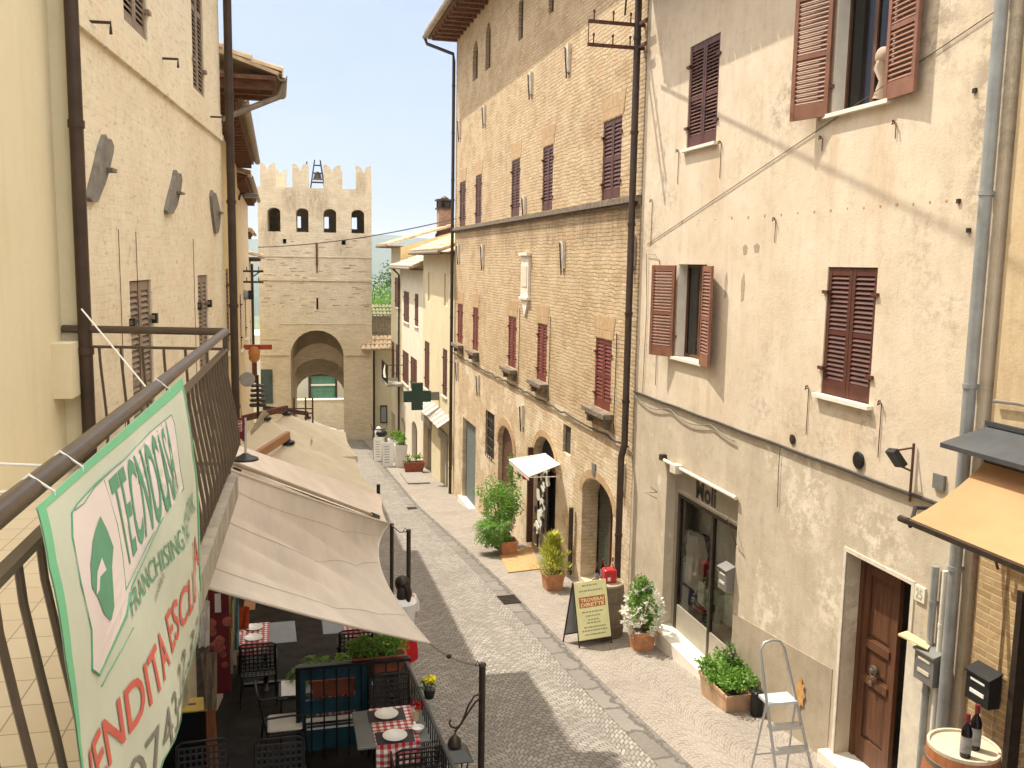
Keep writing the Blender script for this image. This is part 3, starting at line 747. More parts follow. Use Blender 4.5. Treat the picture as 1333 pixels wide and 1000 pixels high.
col = mix(nt, mathn(nt, 'MULTIPLY', hi, ramp(nt, cl, [(.2, .7), (.6, 1.)])), low, (12.0, 11.1, 9.6))
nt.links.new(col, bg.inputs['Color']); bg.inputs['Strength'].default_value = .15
sl = bpy.data.lights.new('sun', 'SUN'); sl.energy = 3.4; sl.angle = math.radians(.5); sl.color = (1.0, .91, .76)
so = bpy.data.objects.new('sun', sl); COL.objects.link(so); so.location = (0, 0, 40); so.rotation_euler = SUN.to_track_quat('Z', 'Y').to_euler()
sc.view_settings.view_transform = 'Standard'; sc.view_settings.look = 'None'; sc.view_settings.gamma = 1
sc.view_settings.exposure = 0.86
cam = bpy.data.cameras.new('camera'); cam.sensor_fit = 'HORIZONTAL'; cam.sensor_width = 36; cam.lens = FL / 1333 * 36; cam.clip_start = .05; cam.clip_end = 20000
co = bpy.data.objects.new('camera', cam); COL.objects.link(co); co.matrix_world = R3.to_4x4(); sc.camera = co
sc.cycles.max_bounces = 8; sc.cycles.diffuse_bounces = 5; sc.cycles.transparent_max_bounces = 12
# ================================================================ plaster house on the right (shop and door)
u_l = RW.hit(831, 400)[0]; u_r = 6.62
ZC = -2.14
P1 = RW.rect(896, 934.5, 63, 194); P2 = RW.rect(1086, 1160, 20, 148); P3 = RW.rect(881, 918, 344, 464); P4 = RW.rect(1073, 1137.5, 347.5, 513)
P2 = (P2[0], P2[1], 1.68, 3.05)
shop_l = RW.hit(865, 700)[0]; shop_r = RW.hit(956.5, 750)[0]; shop_t = RW.hit(868, 602)[1]; shop_b = -5.72
SH = (shop_r, shop_l, shop_b, shop_t, .17)
door_l = RW.hit(1103, 718)[0]; door_r = RW.hit(1188, 757)[0]; door_t = RW.hit(1103, 718)[1]
DH = (door_r, door_l, -5.33, door_t, .34)
house = thing('plastered_house', 'cream plastered house with brown louvred shutters above a clothes shop and a wooden door', 'house', (5.89, 10.5, G(10.5)))
mb = MB(); mb.mi = 0
wall_holes(mb, RW, u_r, u_l, ZC, 4.75, [(*P1, .3), (*P2, .3), (*P3, .3), (*P4, .3)])
body(mb, RW, u_r, u_l, -7.2, 4.75, 7)
mb.mi = 1
wall_holes(mb, RW, u_r, u_l, -7.2, ZC, [SH, DH])
mb.mi = 2
for a, b in ((u_r, door_r - .12), (door_l + .12, shop_r - .02), (shop_l + .02, u_l)):
    zt = -4.42 if a < 11 else -4.95
    mb.prism([RW.pt(a, -7.1, -.01), RW.pt(b, -7.1, -.01), RW.pt(b, zt - (b - 8) * .1 + .08, -.01), RW.pt(a, zt - (a - 8) * .1 + .08, -.01)], RW.N * .018)
mb.build('wall', [M['plasterR'], M['plasterRlow'], M['plinthR']], house)
window(house, RW, P1, M['shut'], M['marble'], M['winwood'])
window(house, RW, P2, M['shutlight'], M['marble'], M['winwood'], 'open', opens=(.10, .30), label='open window under the eaves with both shutters folded back')
window(house, RW, P3, M['shutlight'], M['marble'], M['winwood'], 'open', opens=(.22, .34), label='open window with narrow faded shutters above the shop')
window(house, RW, P4, M['shut'], M['marble'], M['winwood'])
# roof with eaves
mb = MB(); ev = .68
mb.box(RW, u_r, u_l + .02, 4.62, 4.7, 0, ev)
for k in range(14): mb.box(RW, u_r + .2 + k * .55, u_r + .3 + k * .55, 4.5, 4.62, 0, ev - .1)
mb.mi = 1; tiles(mb, RW.pt(u_r, 4.74, ev + .05), RW.pt(u_l + .02, 4.74, ev + .05), V((4.2, 0, 1.5)))
mb.build('roof', [M['eaves'], M['tile']], house)
# blind reveals of the rooms behind the open windows: pale inner jamb
for r in (P2, P3):
    mb = MB(); mb.box(RW, r[1] - .02, r[1] + .0, r[2], r[3], -.29, -.005); mb.build('window_jamb', M['marble'], house)
# vents, hooks and stay irons
mb = MB(); c = RW.hit(1119, 599); mb.lathe(RW.pt(c[0], c[1], 0), [(.001, 0), (.085, 0), (.095, .02), (.08, .03), (.001, .035)], 20, axis=RW.N); mb.build('vent_cover', M['black'], house, label='large black round vent cover')
mb = MB(); c = RW.hit(1032.5, 572); mb.lathe(RW.pt(c[0], c[1], 0), [(.001, 0), (.055, 0), (.06, .015), (.001, .02)], 16, axis=RW.N); mb.build('vent_cover', M['iron'], house, label='small dark round vent cover')
for (x0, y0, y1) in ((884.5, 197, 240), (940, 186, 232), (1054, 505, 567), (1149, 525, 597), (1072, 180, 197), (1168, 160, 181), (1011, 286, 316), (850, 262, 320)):
    a = RW.hit(x0, y0); b = RW.hit(x0 - 1, y1)
    mb = MB(); mb.tube([RW.pt(a[0] + .05, a[1] + .02, .0), RW.pt(a[0], a[1] + .02, .05), RW.pt(a[0], a[1] - .02, .06), RW.pt(a[0], a[1], .03)], .009, 6)
    mb.tube([RW.pt(a[0], a[1], .012), RW.pt(a[0], b[1], .012)], .005, 6)
    mb.build('wall_hook', M['iron_rust'], house)
# row of small drilled patches
for k in range(17):
    mb = MB(); c = RW.hit(888 + k * 21.5, 289 - k * 1.75 + random.uniform(-1, 1)); s = random.uniform(.012, .028)
    mb.lathe(RW.pt(c[0], c[1], 0), [(.001, 0), (s, 0), (s * .8, .004), (.001, .005)], 8, axis=RW.N); mb.build('filled_hole', M['stainmat'], house)
for (x, y) in ((1249, 262), (1270, 118), (1262, 300)):
    mb = MB(); c = RW.hit(x, y); mb.box(RW, c[0] - .02, c[0] + .02, c[1] - .02, c[1] + .02, 0, .02); mb.build('bracket_stub', M['iron'], house)
# cement patches beside the open window
for (x, y, a, b) in ((970, 325, .06, .07), (985, 323, .07, .06), (967, 375, .05, .19), (945, 372, .04, .18)):
    c = RW.hit(x, y); mb = MB(); n = 14
    mb.prism([RW.pt(c[0] + a * (1 + .18 * math.sin(i * 2.3)) * math.cos(6.283 * i / n), c[1] + b * (1 + .15 * math.sin(i * 1.7)) * math.sin(6.283 * i / n), -.002) for i in range(n)], RW.N * .005)
    mb.build('cement_patch', M['plinthR'], house)
c = RW.hit(1044, 902); mb = MB(); n = 18
mb.prism([RW.pt(c[0] + .085 * (1 + .3 * math.sin(i * 2.9)) * math.cos(6.283 * i / n), c[1] + .17 * (1 + .22 * math.sin(i * 1.9)) * math.sin(6.283 * i / n), .02) for i in range(n)], RW.N * .006)
mb.build('flaked_patch', M['patch_ochre'], house)
c = RW.hit(1195, 772)
mb = MB(); mb.mi = 0; c0 = RW.hit(1193, 768); c1 = RW.hit(1206, 773)
mb.box(RW, c1[0], c0[0], c0[1] - .09, c0[1] + .06, 0, .02); mb.mi = 1
text_on(mb, '25', lambda x, y: RW.pt(c0[0] - .02 - x * (c0[0] - c1[0] - .05), c0[1] - .065 + y * .1, .023), .01)
mb.build('house_number', [M['marble'], M['greyink']], house)
mb = MB(); c0 = RW.hit(1218, 618); c1 = RW.hit(1232, 626); mb.box(RW, c1[0], c0[0], c0[1] - .12, c0[1] + .02, 0, .03); mb.build('junction_box', M['greybox'], house)

# ---- shop front
back = -.17
fz_t = RW.hit(884, 641, back)[1]
sl = RW.hit(883, 740, back)[0]
mb = MB()
mb.box(RW, shop_r, shop_l, fz_t, shop_t, back - .06, back + .02)
fas = mb.build('shop_fascia', M['taupe'], house)
mb = MB()
# lettering, brush style
def lf(x0, x1, zb, zt): return lambda x, y: RW.pt(x0 + (x1 - x0) * x + .05 * y * 0, zb + (zt - zb) * y, back + .024)
a = RW.hit(908, 640, back)[0]; b = RW.hit(934, 650, back)[0]
mb2 = MB(); vs, fs, asp = text_geo('Moli', .03)
mb2.add([RW.pt(a + (b - a) * x, fz_t + .08 + .30 * y, back + .026) for x, y in vs], fs)
mb2.build('lettering', M['signblack'], fas)
mb = MB(); zb = shop_b + .42
mb.box(RW, sl - .03, sl + .03, shop_b, fz_t, back - .03, back + .03)
mb.box(RW, shop_r, sl - .03, fz_t - .05, fz_t - .003, back - .03, back + .03)
mid = RW.hit(927, 740, back)[0]
mb.box(RW, mid - .03, mid + .03, shop_b, fz_t - .05, back - .03, back + .028)
mb.box(RW, shop_r, shop_r + .05, shop_b, fz_t - .05, back - .03, back + .025)
mb.box(RW, shop_l - .16, shop_l - .13, shop_b, fz_t, back - .03, back + .022)
mb.build('shop_window_frame', M['iron'], house)
mb = MB(); mb.box(RW, shop_l - .13, shop_l, shop_b, fz_t, back - .05, back + .01); mb.box(RW, sl + .03, shop_l - .16, shop_b, fz_t, back - .05, back + .01)
mb.box(RW, shop_r + .05, sl - .03, shop_b, zb, back - .02, back + .018); mb.build('shop_front_panel', M['taupe'], house)
mb = MB(); mb.poly([RW.pt(shop_r + .05, fz_t - .05, back), RW.pt(sl - .03, fz_t - .05, back), RW.pt(sl - .03, zb, back), RW.pt(shop_r + .05, zb, back)]); mb.build('shop_window_pane', M['clear'], house)
mb = MB(); mb.box(RW, shop_r - .2, shop_l + .1, zb - .03, zb, back - .36, back - .03)
mb.build('display_shelf', M['white'], house)
mb = MB(); x0, x1, d1 = shop_r - .2, shop_l + .1, back - .36
P = RW.pt
mb.poly([P(x0, shop_b, d1), P(x0, shop_t, d1), P(x1, shop_t, d1), P(x1, shop_b, d1)])
mb.poly([P(x0, shop_b, d1), P(x0, shop_b, back), P(x0, shop_t, back), P(x0, shop_t, d1)])
mb.poly([P(x1, shop_b, d1), P(x1, shop_t, d1), P(x1, shop_t, back), P(x1, shop_b, back)])
mb.poly([P(x0, shop_t, d1), P(x0, shop_t, back), P(x1, shop_t, back), P(x1, shop_t, d1)])
mb.build('display_backdrop', plain('pale_display_wall', (.88, .86, .78), .9), house)
# step
mb = MB(); mb.box(RW, shop_r - .02, shop_l + .03, -6.4, shop_b + .012, -.16, .17); mb.build('doorstep', M['marble'], house, label='white stone step under the shop window')
# awning roller above the shop
mb = MB(); mb.tube([RW.pt(shop_l + .05, shop_t + .04, .05), RW.pt(shop_r - .02, shop_t + .03, .05)], .028, 10)
m_ = shop_l - .38; mb.box(RW, m_ - .2, m_, shop_t - .05, shop_t + .08, .01, .13)
mb.build('awning_roller', M['stonepale'], house)
mb = MB(); mb.box(RW, shop_l + .03, shop_l + .11, shop_t + .03, shop_t + .12, 0, .1); mb.build('roller_bracket', M['iron'], house)

# goods in the window
def garment(name, label, mat, u, z, w, h, d, kind):
    mb = MB(); n = 10
    rows = []
    for k in range(13):
        t = k / 12; zz = z - h * t
        if kind == 'shirt': ww = w * (.55 + .45 * min(1, t * 3)) if t < .35 else w * (.78 + .1 * t)
        elif kind == 'skirt': ww = w * (.8 + .3 * t)
        else: ww = w * (.6 + .4 * min(1, t * 4))
        ring = []
        for i in range(14):
            a = 6.283 * i / 14; rr = 1 + .08 * math.sin(a * 5 + t * 4)
            ring.append(RW.pt(u + ww / 2 * math.cos(a) * rr, zz, d + .09 * math.sin(a) * rr))
        rows.append(ring)
    mb.loft(rows, True)
    if kind == 'shirt':
        for s in (-1, 1):
            mb.loft([[RW.pt(u + s * (w * .28 + w * .26 * q) + .05 * math.cos(a), z - .05 - h * .32 * q + .07 * math.sin(a), d + .05 * math.sin(a * 2)) for a in [j * 6.283 / 8 for j in range(8)]] for q in (0, .5, 1)], True)
    o = mb.build(name, mat, None, smooth=True, base=RW.pt(u, z - h, d)); return tag(o, label, name.replace('_', ' '))
def gd(px, py, d): return RW.hit(px, py, d)
u, z = gd(905, 712, back - .13); garment('shirt', 'white short-sleeved shirt on a hanger in the shop window', M['whitecloth'], u, z + .2, .58, .82, back - .13, 'shirt')
u, z = gd(900, 755, back - .28); garment('skirt', 'slate grey skirt hanging under the white shirt in the shop window', M['slatecloth'], u, z + .34, .36, 1.0, back - .16, 'skirt')
u, z = gd(922, 770, back - .5); garment('dress', 'navy blue dress beside the white shirt in the shop window', M['navy'], u, z + .4, .34, 1.25, back - .24, 'dress')
u, z = gd(940, 720, back - .6); garment('jacket', 'black jacket hanging in the dark right half of the shop window', M['blackcloth'], u, z + .3, .45, .8, back - .24, 'shirt')
u, z = gd(913, 773, back - .1)
mb = MB(); mb.box(RW, u - .1, u + .1, z - .17, z + .17, back - .12, back - .09); tag(mb.build('card', M['whitecloth'], None, base=RW.pt(u, z - .17, back - .1)), 'pale blank card standing in front of the grey skirt', 'card')
u, z = gd(912, 812, back - .2)
mb = MB(); mb.box(RW, u - .15, u + .17, zb, zb + .07, back - .33, back - .15); mb.box(RW, u - .12, u + .1, zb + .07, zb + .11, back - .3, back - .18); tag(mb.build('folded_scarf', M['red'], None, base=RW.pt(u, zb, back - .2)), 'folded red scarf on the shop window shelf', 'scarf')
u, z = gd(921, 818, back - .15)
mb = MB(); mb.lathe(RW.pt(u, zb, back - .12), [(.05, 0), (.065, .02), (.065, .09), (.05, .1)], 16); tag(mb.build('blue_box', M['navy'], None, smooth=True, base=RW.pt(u, zb, back - .12)), 'small round blue box beside the red scarf', 'box')
u, z = gd(932, 800, back - .3)
bag = thing('shopping_bag', 'white shopping bag with a blue mark at the right end of the shop window', 'bag', RW.pt(u, zb, back - .3))
mb = MB(); mb.hexa([RW.pt(u - .16, zb, back - .3), RW.pt(u + .16, zb, back - .3), RW.pt(u + .16, zb, back - .22), RW.pt(u - .16, zb, back - .22), RW.pt(u - .13, zb + .42, back - .37), RW.pt(u + .13, zb + .42, back - .37), RW.pt(u + .13, zb + .42, back - .27), RW.pt(u - .13, zb + .42, back - .27)])
mb.build('bag_body', M['whitecloth'], bag); mb = MB(); mb.box(RW, u - .06, u + .05, zb + .15, zb + .25, back - .24, back - .215); mb.build('blue_mark', M['navy'], bag)
mb = MB(); mb.tube([RW.pt(u - .07, zb + .42, back - .32), RW.pt(u - .06, zb + .54, back - .32), RW.pt(u + .06, zb + .54, back - .32), RW.pt(u + .07, zb + .42, back - .32)], .007, 6); mb.build('handle', M['whitecloth'], bag)
u, z = gd(925, 745, back - .15)
vz = thing('dried_flowers', 'spray of dried cream flowers in front of the navy dress', 'flowers', RW.pt(u, zb, back - .2))
mb = MB(); leaves(mb, RW.pt(u - .03, z - .05, back - .2), (.07, .17, .2), 150, .05); mb.build('blooms', clothmat('dried_flowers', (.62, .58, .38)), vz)
mb = MB()
for k in range(5): mb.tube([RW.pt(u, zb, back - .2), RW.pt(u + (k - 2) * .04, z - .1, back - .2)], .005, 5)
mb.build('stems', M['bark'], vz)

# ---- house door
mb = MB(); t = .045
mb.box(RW, door_l, door_l + t, -5.33, door_t + t, -.005, .012); mb.box(RW, door_r - t, door_r, -5.33, door_t + t, -.005, .012); mb.box(RW, door_r, door_l, door_t, door_t + t, -.005, .012)
mb.box(RW, u_r + .3, door_r - t, -5.3, -3.55, -.005, .034)
mb.build('door_surround', M['stonepale'], house)
mb = MB(); mb.box(RW, door_r - .1, door_l + .12, -6.0, -5.318, -.33, .13); mb.build('doorstep', M['marble'], house, label='pale threshold stone of the wooden door')
dd = -.20
dm = (door_l + door_r) / 2
dr = MB()
dr.box(RW, door_l - .06, door_l, -5.33, door_t, dd - .08, dd + .02); dr.box(RW, door_r, door_r + .04, -5.33, door_t, dd - .08, dd + .02); dr.box(RW, door_r + .04, door_l - .06, door_t - .08, door_t, dd - .08, dd + .02)
door = dr.build('door', M['oak'], house)
def doorleaf(F, w, name):
    mb = MB(); z0, z1 = -5.314, door_t - .085; H = z1 - z0; st = .1
    mb.box(F, 0, st, z0, z1, -.05, 0); mb.box(F, w - st, w, z0, z1, -.05, 0)
    cuts = [0, .12, .40, .45, .58, .63, .94, 1]
    for k in range(0, 8, 2):
        mb.box(F, st, w - st, z0 + H * cuts[k], z0 + H * cuts[k + 1], -.05, -.002)
    for k in (1, 3, 5):
        a, b = z0 + H * cuts[k], z0 + H * cuts[k + 1]
        mb.box(F, st, w - st, a, b, -.05, -.025)
        i = .035
        mb.hexa([F.pt(st + .01, a + .01, -.025), F.pt(w - st - .01, a + .01, -.025), F.pt(w - st - i - .02, a + i + .02, -.006), F.pt(st + i + .02, a + i + .02, -.006),
                 F.pt(st + .01, b - .01, -.025), F.pt(w - st - .01, b - .01, -.025), F.pt(w - st - i - .02, b - i - .02, -.006), F.pt(st + i + .02, b - i - .02, -.006)])
    mb.box(F, st * .8, w - st * .8, z0 + H * .405, z0 + H * .445, -.002, .02); mb.box(F, st * .8, w - st * .8, z0 + H * .585, z0 + H * .625, -.002, .02)
    o = mb.build(name, M['oak'], door)
    return o
lw = door_l - .06 - RW.hit(1166, 850, -.2)[0]
FA = Frame(RW.pt(door_l - .06 - lw, 0, dd), RW.U, RW.N); doorleaf(FA, lw, 'door_leaf')
mb = MB()
for s in (0,):
    c = RW.pt(door_l - .06 - lw / 2, -4.21, dd + .01)
    mb.lathe(c, [(.001, 0), (.045, 0), (.05, .015), (.02, .03), (.03, .045), (.001, .06)], 14, axis=RW.N)
    mb.tube([RW.pt(door_l - .06 - lw / 2 + .05 * math.cos(a), -4.22 + .06 * math.sin(a), dd + .045) for a in [i * 6.283 / 14 for i in range(15)]], .007, 6)
    mb.lathe(RW.pt(door_l - .06 - lw / 2 + .02, -4.36, dd), [(.001, 0), (.02, 0), (.02, .02), (.03, .05), (.001, .06)], 12, axis=RW.N)
mb.build('door_knob', M['hoop'], door)
# second leaf stands open into the hall
a_ = 1.35
O = RW.pt(door_r + .04, 0, dd - .03); U2 = RW.U * math.cos(a_) - RW.N * math.sin(a_); N2 = RW.N * math.cos(a_) + RW.U * math.sin(a_)
doorleaf(Frame(O, U2, N2), max(.3, door_l - door_r - .12 - lw), 'door_leaf')
mb = MB(); mb.poly([P(door_r - .3, -5.33, -1.8), P(door_l + .3, -5.33, -1.8), P(door_l + .3, door_t, -1.8), P(door_r - .3, door_t, -1.8)])
for q in (door_r - .3, door_l + .3): mb.poly([P(q, -5.33, -1.8), P(q, door_t, -1.8), P(q, door_t, -.33), P(q, -5.33, -.33)])
mb.poly([P(door_r - .3, -5.33, -1.8), P(door_r - .3, -5.33, -.33), P(door_l + .3, -5.33, -.33), P(door_l + .3, -5.33, -1.8)])
mb.build('hallway', plain('hallway_stone', (.24, .20, .15), .9), house)

# ---- cables, pipes and lamps on the facade
def cable(name, label, pts, r, mat, cat='cable', group=None, seg=7):
    mb = MB(); mb.tube(pts, r, seg); return tag(mb.build(name, mat, None, smooth=True, base=pts[0]), label, cat, group)
pts = []
for k in range(40):
    u = u_l - .02 - k * (u_l - u_r - .1) / 39; pts.append(RW.pt(u, ZC + .004 * math.sin(k * .9) + .01, .03))
cable('facade_cable', 'thick black cable running along the plastered house between shop and upper windows', pts, .019, M['cable'])
pts = []
for k in range(30):
    t = k / 29; u = u_l - .05 - t * 3.6; sag = -.10 * abs(math.sin(t * math.pi * 2.5)) - .05; pts.append(RW.pt(u, ZC + sag, .035))
cable('slack_cable', 'thin slack grey cable sagging under the black one above the shop', pts, .009, M['cablegrey'])
pts = [RW.pt(9.85, ZC, .02), RW.pt(9.86, ZC - .3, .02), RW.pt(9.84, ZC - .75, .02)]
cable('cable_end', 'short thin cable hanging down the wall right of the shop', pts, .006, M['cablegrey'])
pts = [RW.pt(14.25, -2.1, .02), RW.pt(14.2, -.6, .02), RW.pt(14.28, .2, .03), RW.pt(13.9, .18, .03), RW.pt(13.75, .1, .02), RW.pt(13.72, -1.9, .02)]
cable('looped_cable', 'thin grey cable looping on the wall left of the open shutters', pts, .006, M['cablegrey'])
# grey rain pipes at the right end
pw = RW
def pipe(name, label, u, z0, z1, d, r, mat, parent=None, clamps=3, foot=None):
    mb = MB(); mb.tube([RW.pt(u, z0, d), RW.pt(u, z1, d)], r, 12)
    for k in range(clamps):
        zz = z0 + (z1 - z0) * (k + .6) / clamps; mb.tube([RW.pt(u, zz - .02, d), RW.pt(u, zz + .02, d)], r * 1.16, 12); mb.box(RW, u - .015, u + .015, zz - .015, zz + .015, -.01, d)
    if parent is None: return tag(mb.build(name, mat, None, smooth=True, base=RW.pt(u, z0, 0)), label, 'pipe')
    return mb.build(name, mat, parent, smooth=True, label=label)
pipe('drainpipe', 'broad grey drainpipe at the right end of the house', 6.72, -5.25, 4.6, .08, .055, M['pipegrey'], house, 6)
pipe('drainpipe', 'narrow grey pipe left of the white one', 7.0, -5.3, -2.7, .05, .033, M['pipegrey'], house, 3)
pipe('drainpipe', 'white pipe between the grey ones', 6.87, -5.3, -2.7, .05, .026, M['pipewhite'], house, 2)
# floodlight on its bracket
cpt = RW.hit(1193, 580); fl = thing('floodlight', 'small black floodlight tilted on a rusty bracket above the door', 'lamp', RW.pt(cpt[0], cpt[1], 0))
mb = MB(); u = cpt[0]; zt = cpt[1]; zb2 = RW.hit(1193, 655)[1]
mb.tube([RW.pt(u, zt + .02, .03), RW.pt(u, zb2, .03)], .013, 8); mb.tube([RW.pt(u, zt - .02, .03), RW.pt(u + .06, zt - .06, .22)], .01, 6); mb.tube([RW.pt(u, zt - .25, .03), RW.pt(u + .06, zt - .2, .14)], .01, 6); mb.build('bracket', M['iron_rust'], fl)
mb = MB(); mb.bar(RW.pt(u + .06, zt - .05, .23), RW.pt(u + .04, zt - .2, .12), .13, .06, up=RW.N); mb.build('lamp_head', M['black'], fl)

# mailboxes
def mailbox(name, label, u, z, w, h, d, mat, paper=False, slots=True):
    t = thing(name, label, 'mailbox', RW.pt(u, z, 0))
    mb = MB(); mb.hexa([RW.pt(u - w / 2, z, 0), RW.pt(u + w / 2, z, 0), RW.pt(u + w / 2, z, d), RW.pt(u - w / 2, z, d), RW.pt(u - w / 2, z + h, 0), RW.pt(u + w / 2, z + h, 0), RW.pt(u + w / 2, z + h - .05, d), RW.pt(u - w / 2, z + h - .05, d)])
    mb.build('box_body', mat, t)
    mb = MB(); mb.hexa([RW.pt(u - w / 2 - .012, z + h, 0), RW.pt(u + w / 2 + .012, z + h, 0), RW.pt(u + w / 2 + .012, z + h - .055, d + .02), RW.pt(u - w / 2 - .012, z + h - .055, d + .02), RW.pt(u - w / 2 - .012, z + h + .015, 0), RW.pt(u + w / 2 + .012, z + h + .015, 0), RW.pt(u + w / 2 + .012, z + h - .04, d + .02), RW.pt(u - w / 2 - .012, z + h - .04, d + .02)])
    mb.build('lid', mat, t)
    if slots:
        mb = MB(); mb.box(RW, u - w * .3, u + w * .3, z + h * .62, z + h * .68, d, d + .006); mb.box(RW, u - w * .3, u + w * .3, z + h * .25, z + h * .36, d, d + .006); mb.build('name_slot', M['white'] if mat != M['greybox'] else M['stonepale'], t)
    return t
u, z = RW.hit(950, 765); mailbox('mailbox', 'grey mailbox with sloping lid beside the shop window', u, z - .02, .24, .34, .12, M['greybox'])
u, z = RW.hit(1207, 885, .1); t = mailbox('mailbox', 'grey mailbox stuffed with a yellow leaflet beside the wooden door', u, z - .02, .26, .33, .15, M['greybox'])
zz = z + .3
mb = MB(); mb.hexa([RW.pt(u + .06, zz, .04), RW.pt(u + .30, zz + .05, .12), RW.pt(u + .27, zz + .03, .24), RW.pt(u - .02, zz, .14), RW.pt(u + .06, zz + .012, .04), RW.pt(u + .30, zz + .057, .12), RW.pt(u + .27, zz + .05, .24), RW.pt(u - .02, zz + .012, .14)])
tag(mb.build('leaflet', clothmat('yellow_paper', (.78, .66, .34)), None, base=RW.pt(u, zz, .1)), 'folded yellow leaflet sticking out of the mailbox by the door', 'leaflet')

# ================================================================ corner building at the right edge
corner = thing('corner_building', 'ochre building with yellow brick ground floor under an apricot awning', 'house', (5.89, 5, G(5)))
mb = MB(); zsp = -1.75
mb.mi = 0; wall_holes(mb, RW, -3, u_r - .06, zsp, 5.2, [], d=-.02)
body(mb, RW, -3, u_r - .06, -7, 5.2, 7, d=-.02)
ub = RW.hit(1300, 850)[0]; ue = RW.hit(1318, 880)[0]
mb.mi = 1; wall_holes(mb, RW, -3, u_r - .06, -7, zsp, [(2.5, ue, -5.05, -2.6, .5)], d=-.02)
mb.box(RW, ue + .16, u_r - .1, -7, zsp, -.02, .0)
mb.build('wall', [M['plasterCorner'], M['cornerbrick']], corner)
mb = MB(); mb.box(RW, 2.5, ue, -5.05, -2.6, -.5, -.4); mb.build('glazed_door', M['winwood'], corner)
mb = MB(); mb.box(RW, ue - .04, ue + .02, -5.3, -2.6, -.1, .01); mb.build('door_frame', M['iron'], corner)
# zinc canopy
c0 = RW.hit(1283, 562); zt = c0[1]
mb = MB(); uu = 6.55
mb.hexa([RW.pt(2.5, zt + .02, 0), RW.pt(uu, zt + .02, 0), RW.pt(uu + .12, zt - .14, .38), RW.pt(2.5, zt - .14, .38), RW.pt(2.5, zt + .06, 0), RW.pt(uu, zt + .06, 0), RW.pt(uu + .12, zt - .10, .38), RW.pt(2.5, zt - .10, .38)])
mb.box(RW, 2.5, uu + .02, zt + .06, zt + .1, 0, .03)
mb.build('zinc_canopy', M['zinc'], corner)
pts = [RW.pt(6.5 - k * .25, zt + .28 + .05 * math.sin(k * .8) - k * .02, .02) for k in range(10)]
mb = MB(); mb.tube(pts, .015, 6); mb.build('wall_cable', M['cablegrey'], corner)
# awning: back edge at the wall, front edge out over the pavement
aw = thing('awning', 'apricot fabric awning pulled out over the corner building front', 'awning', RW.pt(5, -1.9, 0))
A = RW.pt(6.42, RW.hit(1287, 597)[1] + .02, .1)
r = ray(1180, 681)
# front arm: find the point at 1.05 m from the wall
def atd(px, py, d): u, z = RW.hit(px, py, d); return RW.pt(u, z, d)
Fp = atd(1180, 678, .95); Rp = atd(1333, 738, .95)
Af = V((Fp.x, Fp.y, Fp.z)); Ar = Af + (Rp - Af) * 3.2
Bk = V((A.x, A.y - 4.0, A.z)); rows = []
for k in range(9):
    t = k / 8; a = A.lerp(Af, t); b = Bk.lerp(V((Af.x, A.y - 3.3, Af.z)), t)
    rows.append([a.lerp(b, j / 12) + V((0, 0, -.05 * math.sin(math.pi * t))) for j in range(13)])
mb = MB(); mb.grid(rows); mb.build('awning_cloth', M['orangecloth'], aw, smooth=True)
mb = MB(); e = V((Af.x, A.y - 3.3, Af.z)); mb.bar(Af, e, .05, .04); mb.tube([Af + V((0, .08, .0)), Af - V((0, .02, 0))], .03, 8); mb.build('front_bar', M['iron'], aw)
mb = MB(); wb = RW.pt(6.25, -3.05, .02); elbow = atd(1285, 729, .5)
mb.tube([Af + V((0, -.05, -.03)), V((5.35, 6.72, Af.z - .02))], .018, 7); mb.tube([V((5.35, 6.72, Af.z - .02)), V((5.86, 6.35, Af.z - .0))], .018, 7); mb.build('folding_arm', M['black'], aw)
mb = MB(); mb.tube([A + V((0, .0, 0)), Bk], .045, 10); mb.build('roller_tube', M['iron'], aw)
mb = MB(); mb.tube([V((5.80, 6.25, Af.z)), V((5.80, 6.25, Af.z - .38)), V((5.83, 6.25, Af.z - .45))], .012, 7); mb.build('crank_eye', M['iron_rust'], aw)
# black mailbox
u, z = RW.hit(1273, 915, .1); mailbox('mailbox', 'black mailbox with a small name card on the yellow brick wall', u, z + .0, .27, .30, .12, M['black'])

# barrel with two bottles
def barrel(name, label, x, y, zg, h, r, staves, top, group=None):
    t = thing(name, label, 'barrel', (x, y, zg))
    prof = [(r * .82, 0), (r * .93, h * .2), (r, h * .5), (r * .93, h * .8), (r * .83, h), (r * .77, h), (r * .77, h - .05)]
    mb = MB(); mb.lathe((x, y, zg), prof[:5] + [(r * .77, h)], 28); mb.build('staves', staves, t, smooth=True)
    mb = MB(); mb.lathe((x, y, zg), [(r * .80, h - .015), (r * .79, h + .004), (.001, h + .005)], 28)
    for k in range(5):
        pass
    mb.build('barrel_head', top, t)
    mb = MB(); mb.lathe((x, y, zg), [(r * .835, h - .005), (r * .84, h + .025), (r * .775, h + .025), (r * .77, h + .004)], 28); mb.build('rim', top, t, smooth=True)
    for q in (.08, .28, .72, .92):
        rr = r * (.82 + .18 * math.sin(math.pi * q)) + .006; mb = MB()
        mb.lathe((x, y, zg), [(rr - .012, h * q - .022), (rr, h * q - .02), (rr + .002, h * q + .02), (rr - .012, h * q + .022)], 28); mb.build('hoop', M['hoop'], t, smooth=True)
    return t
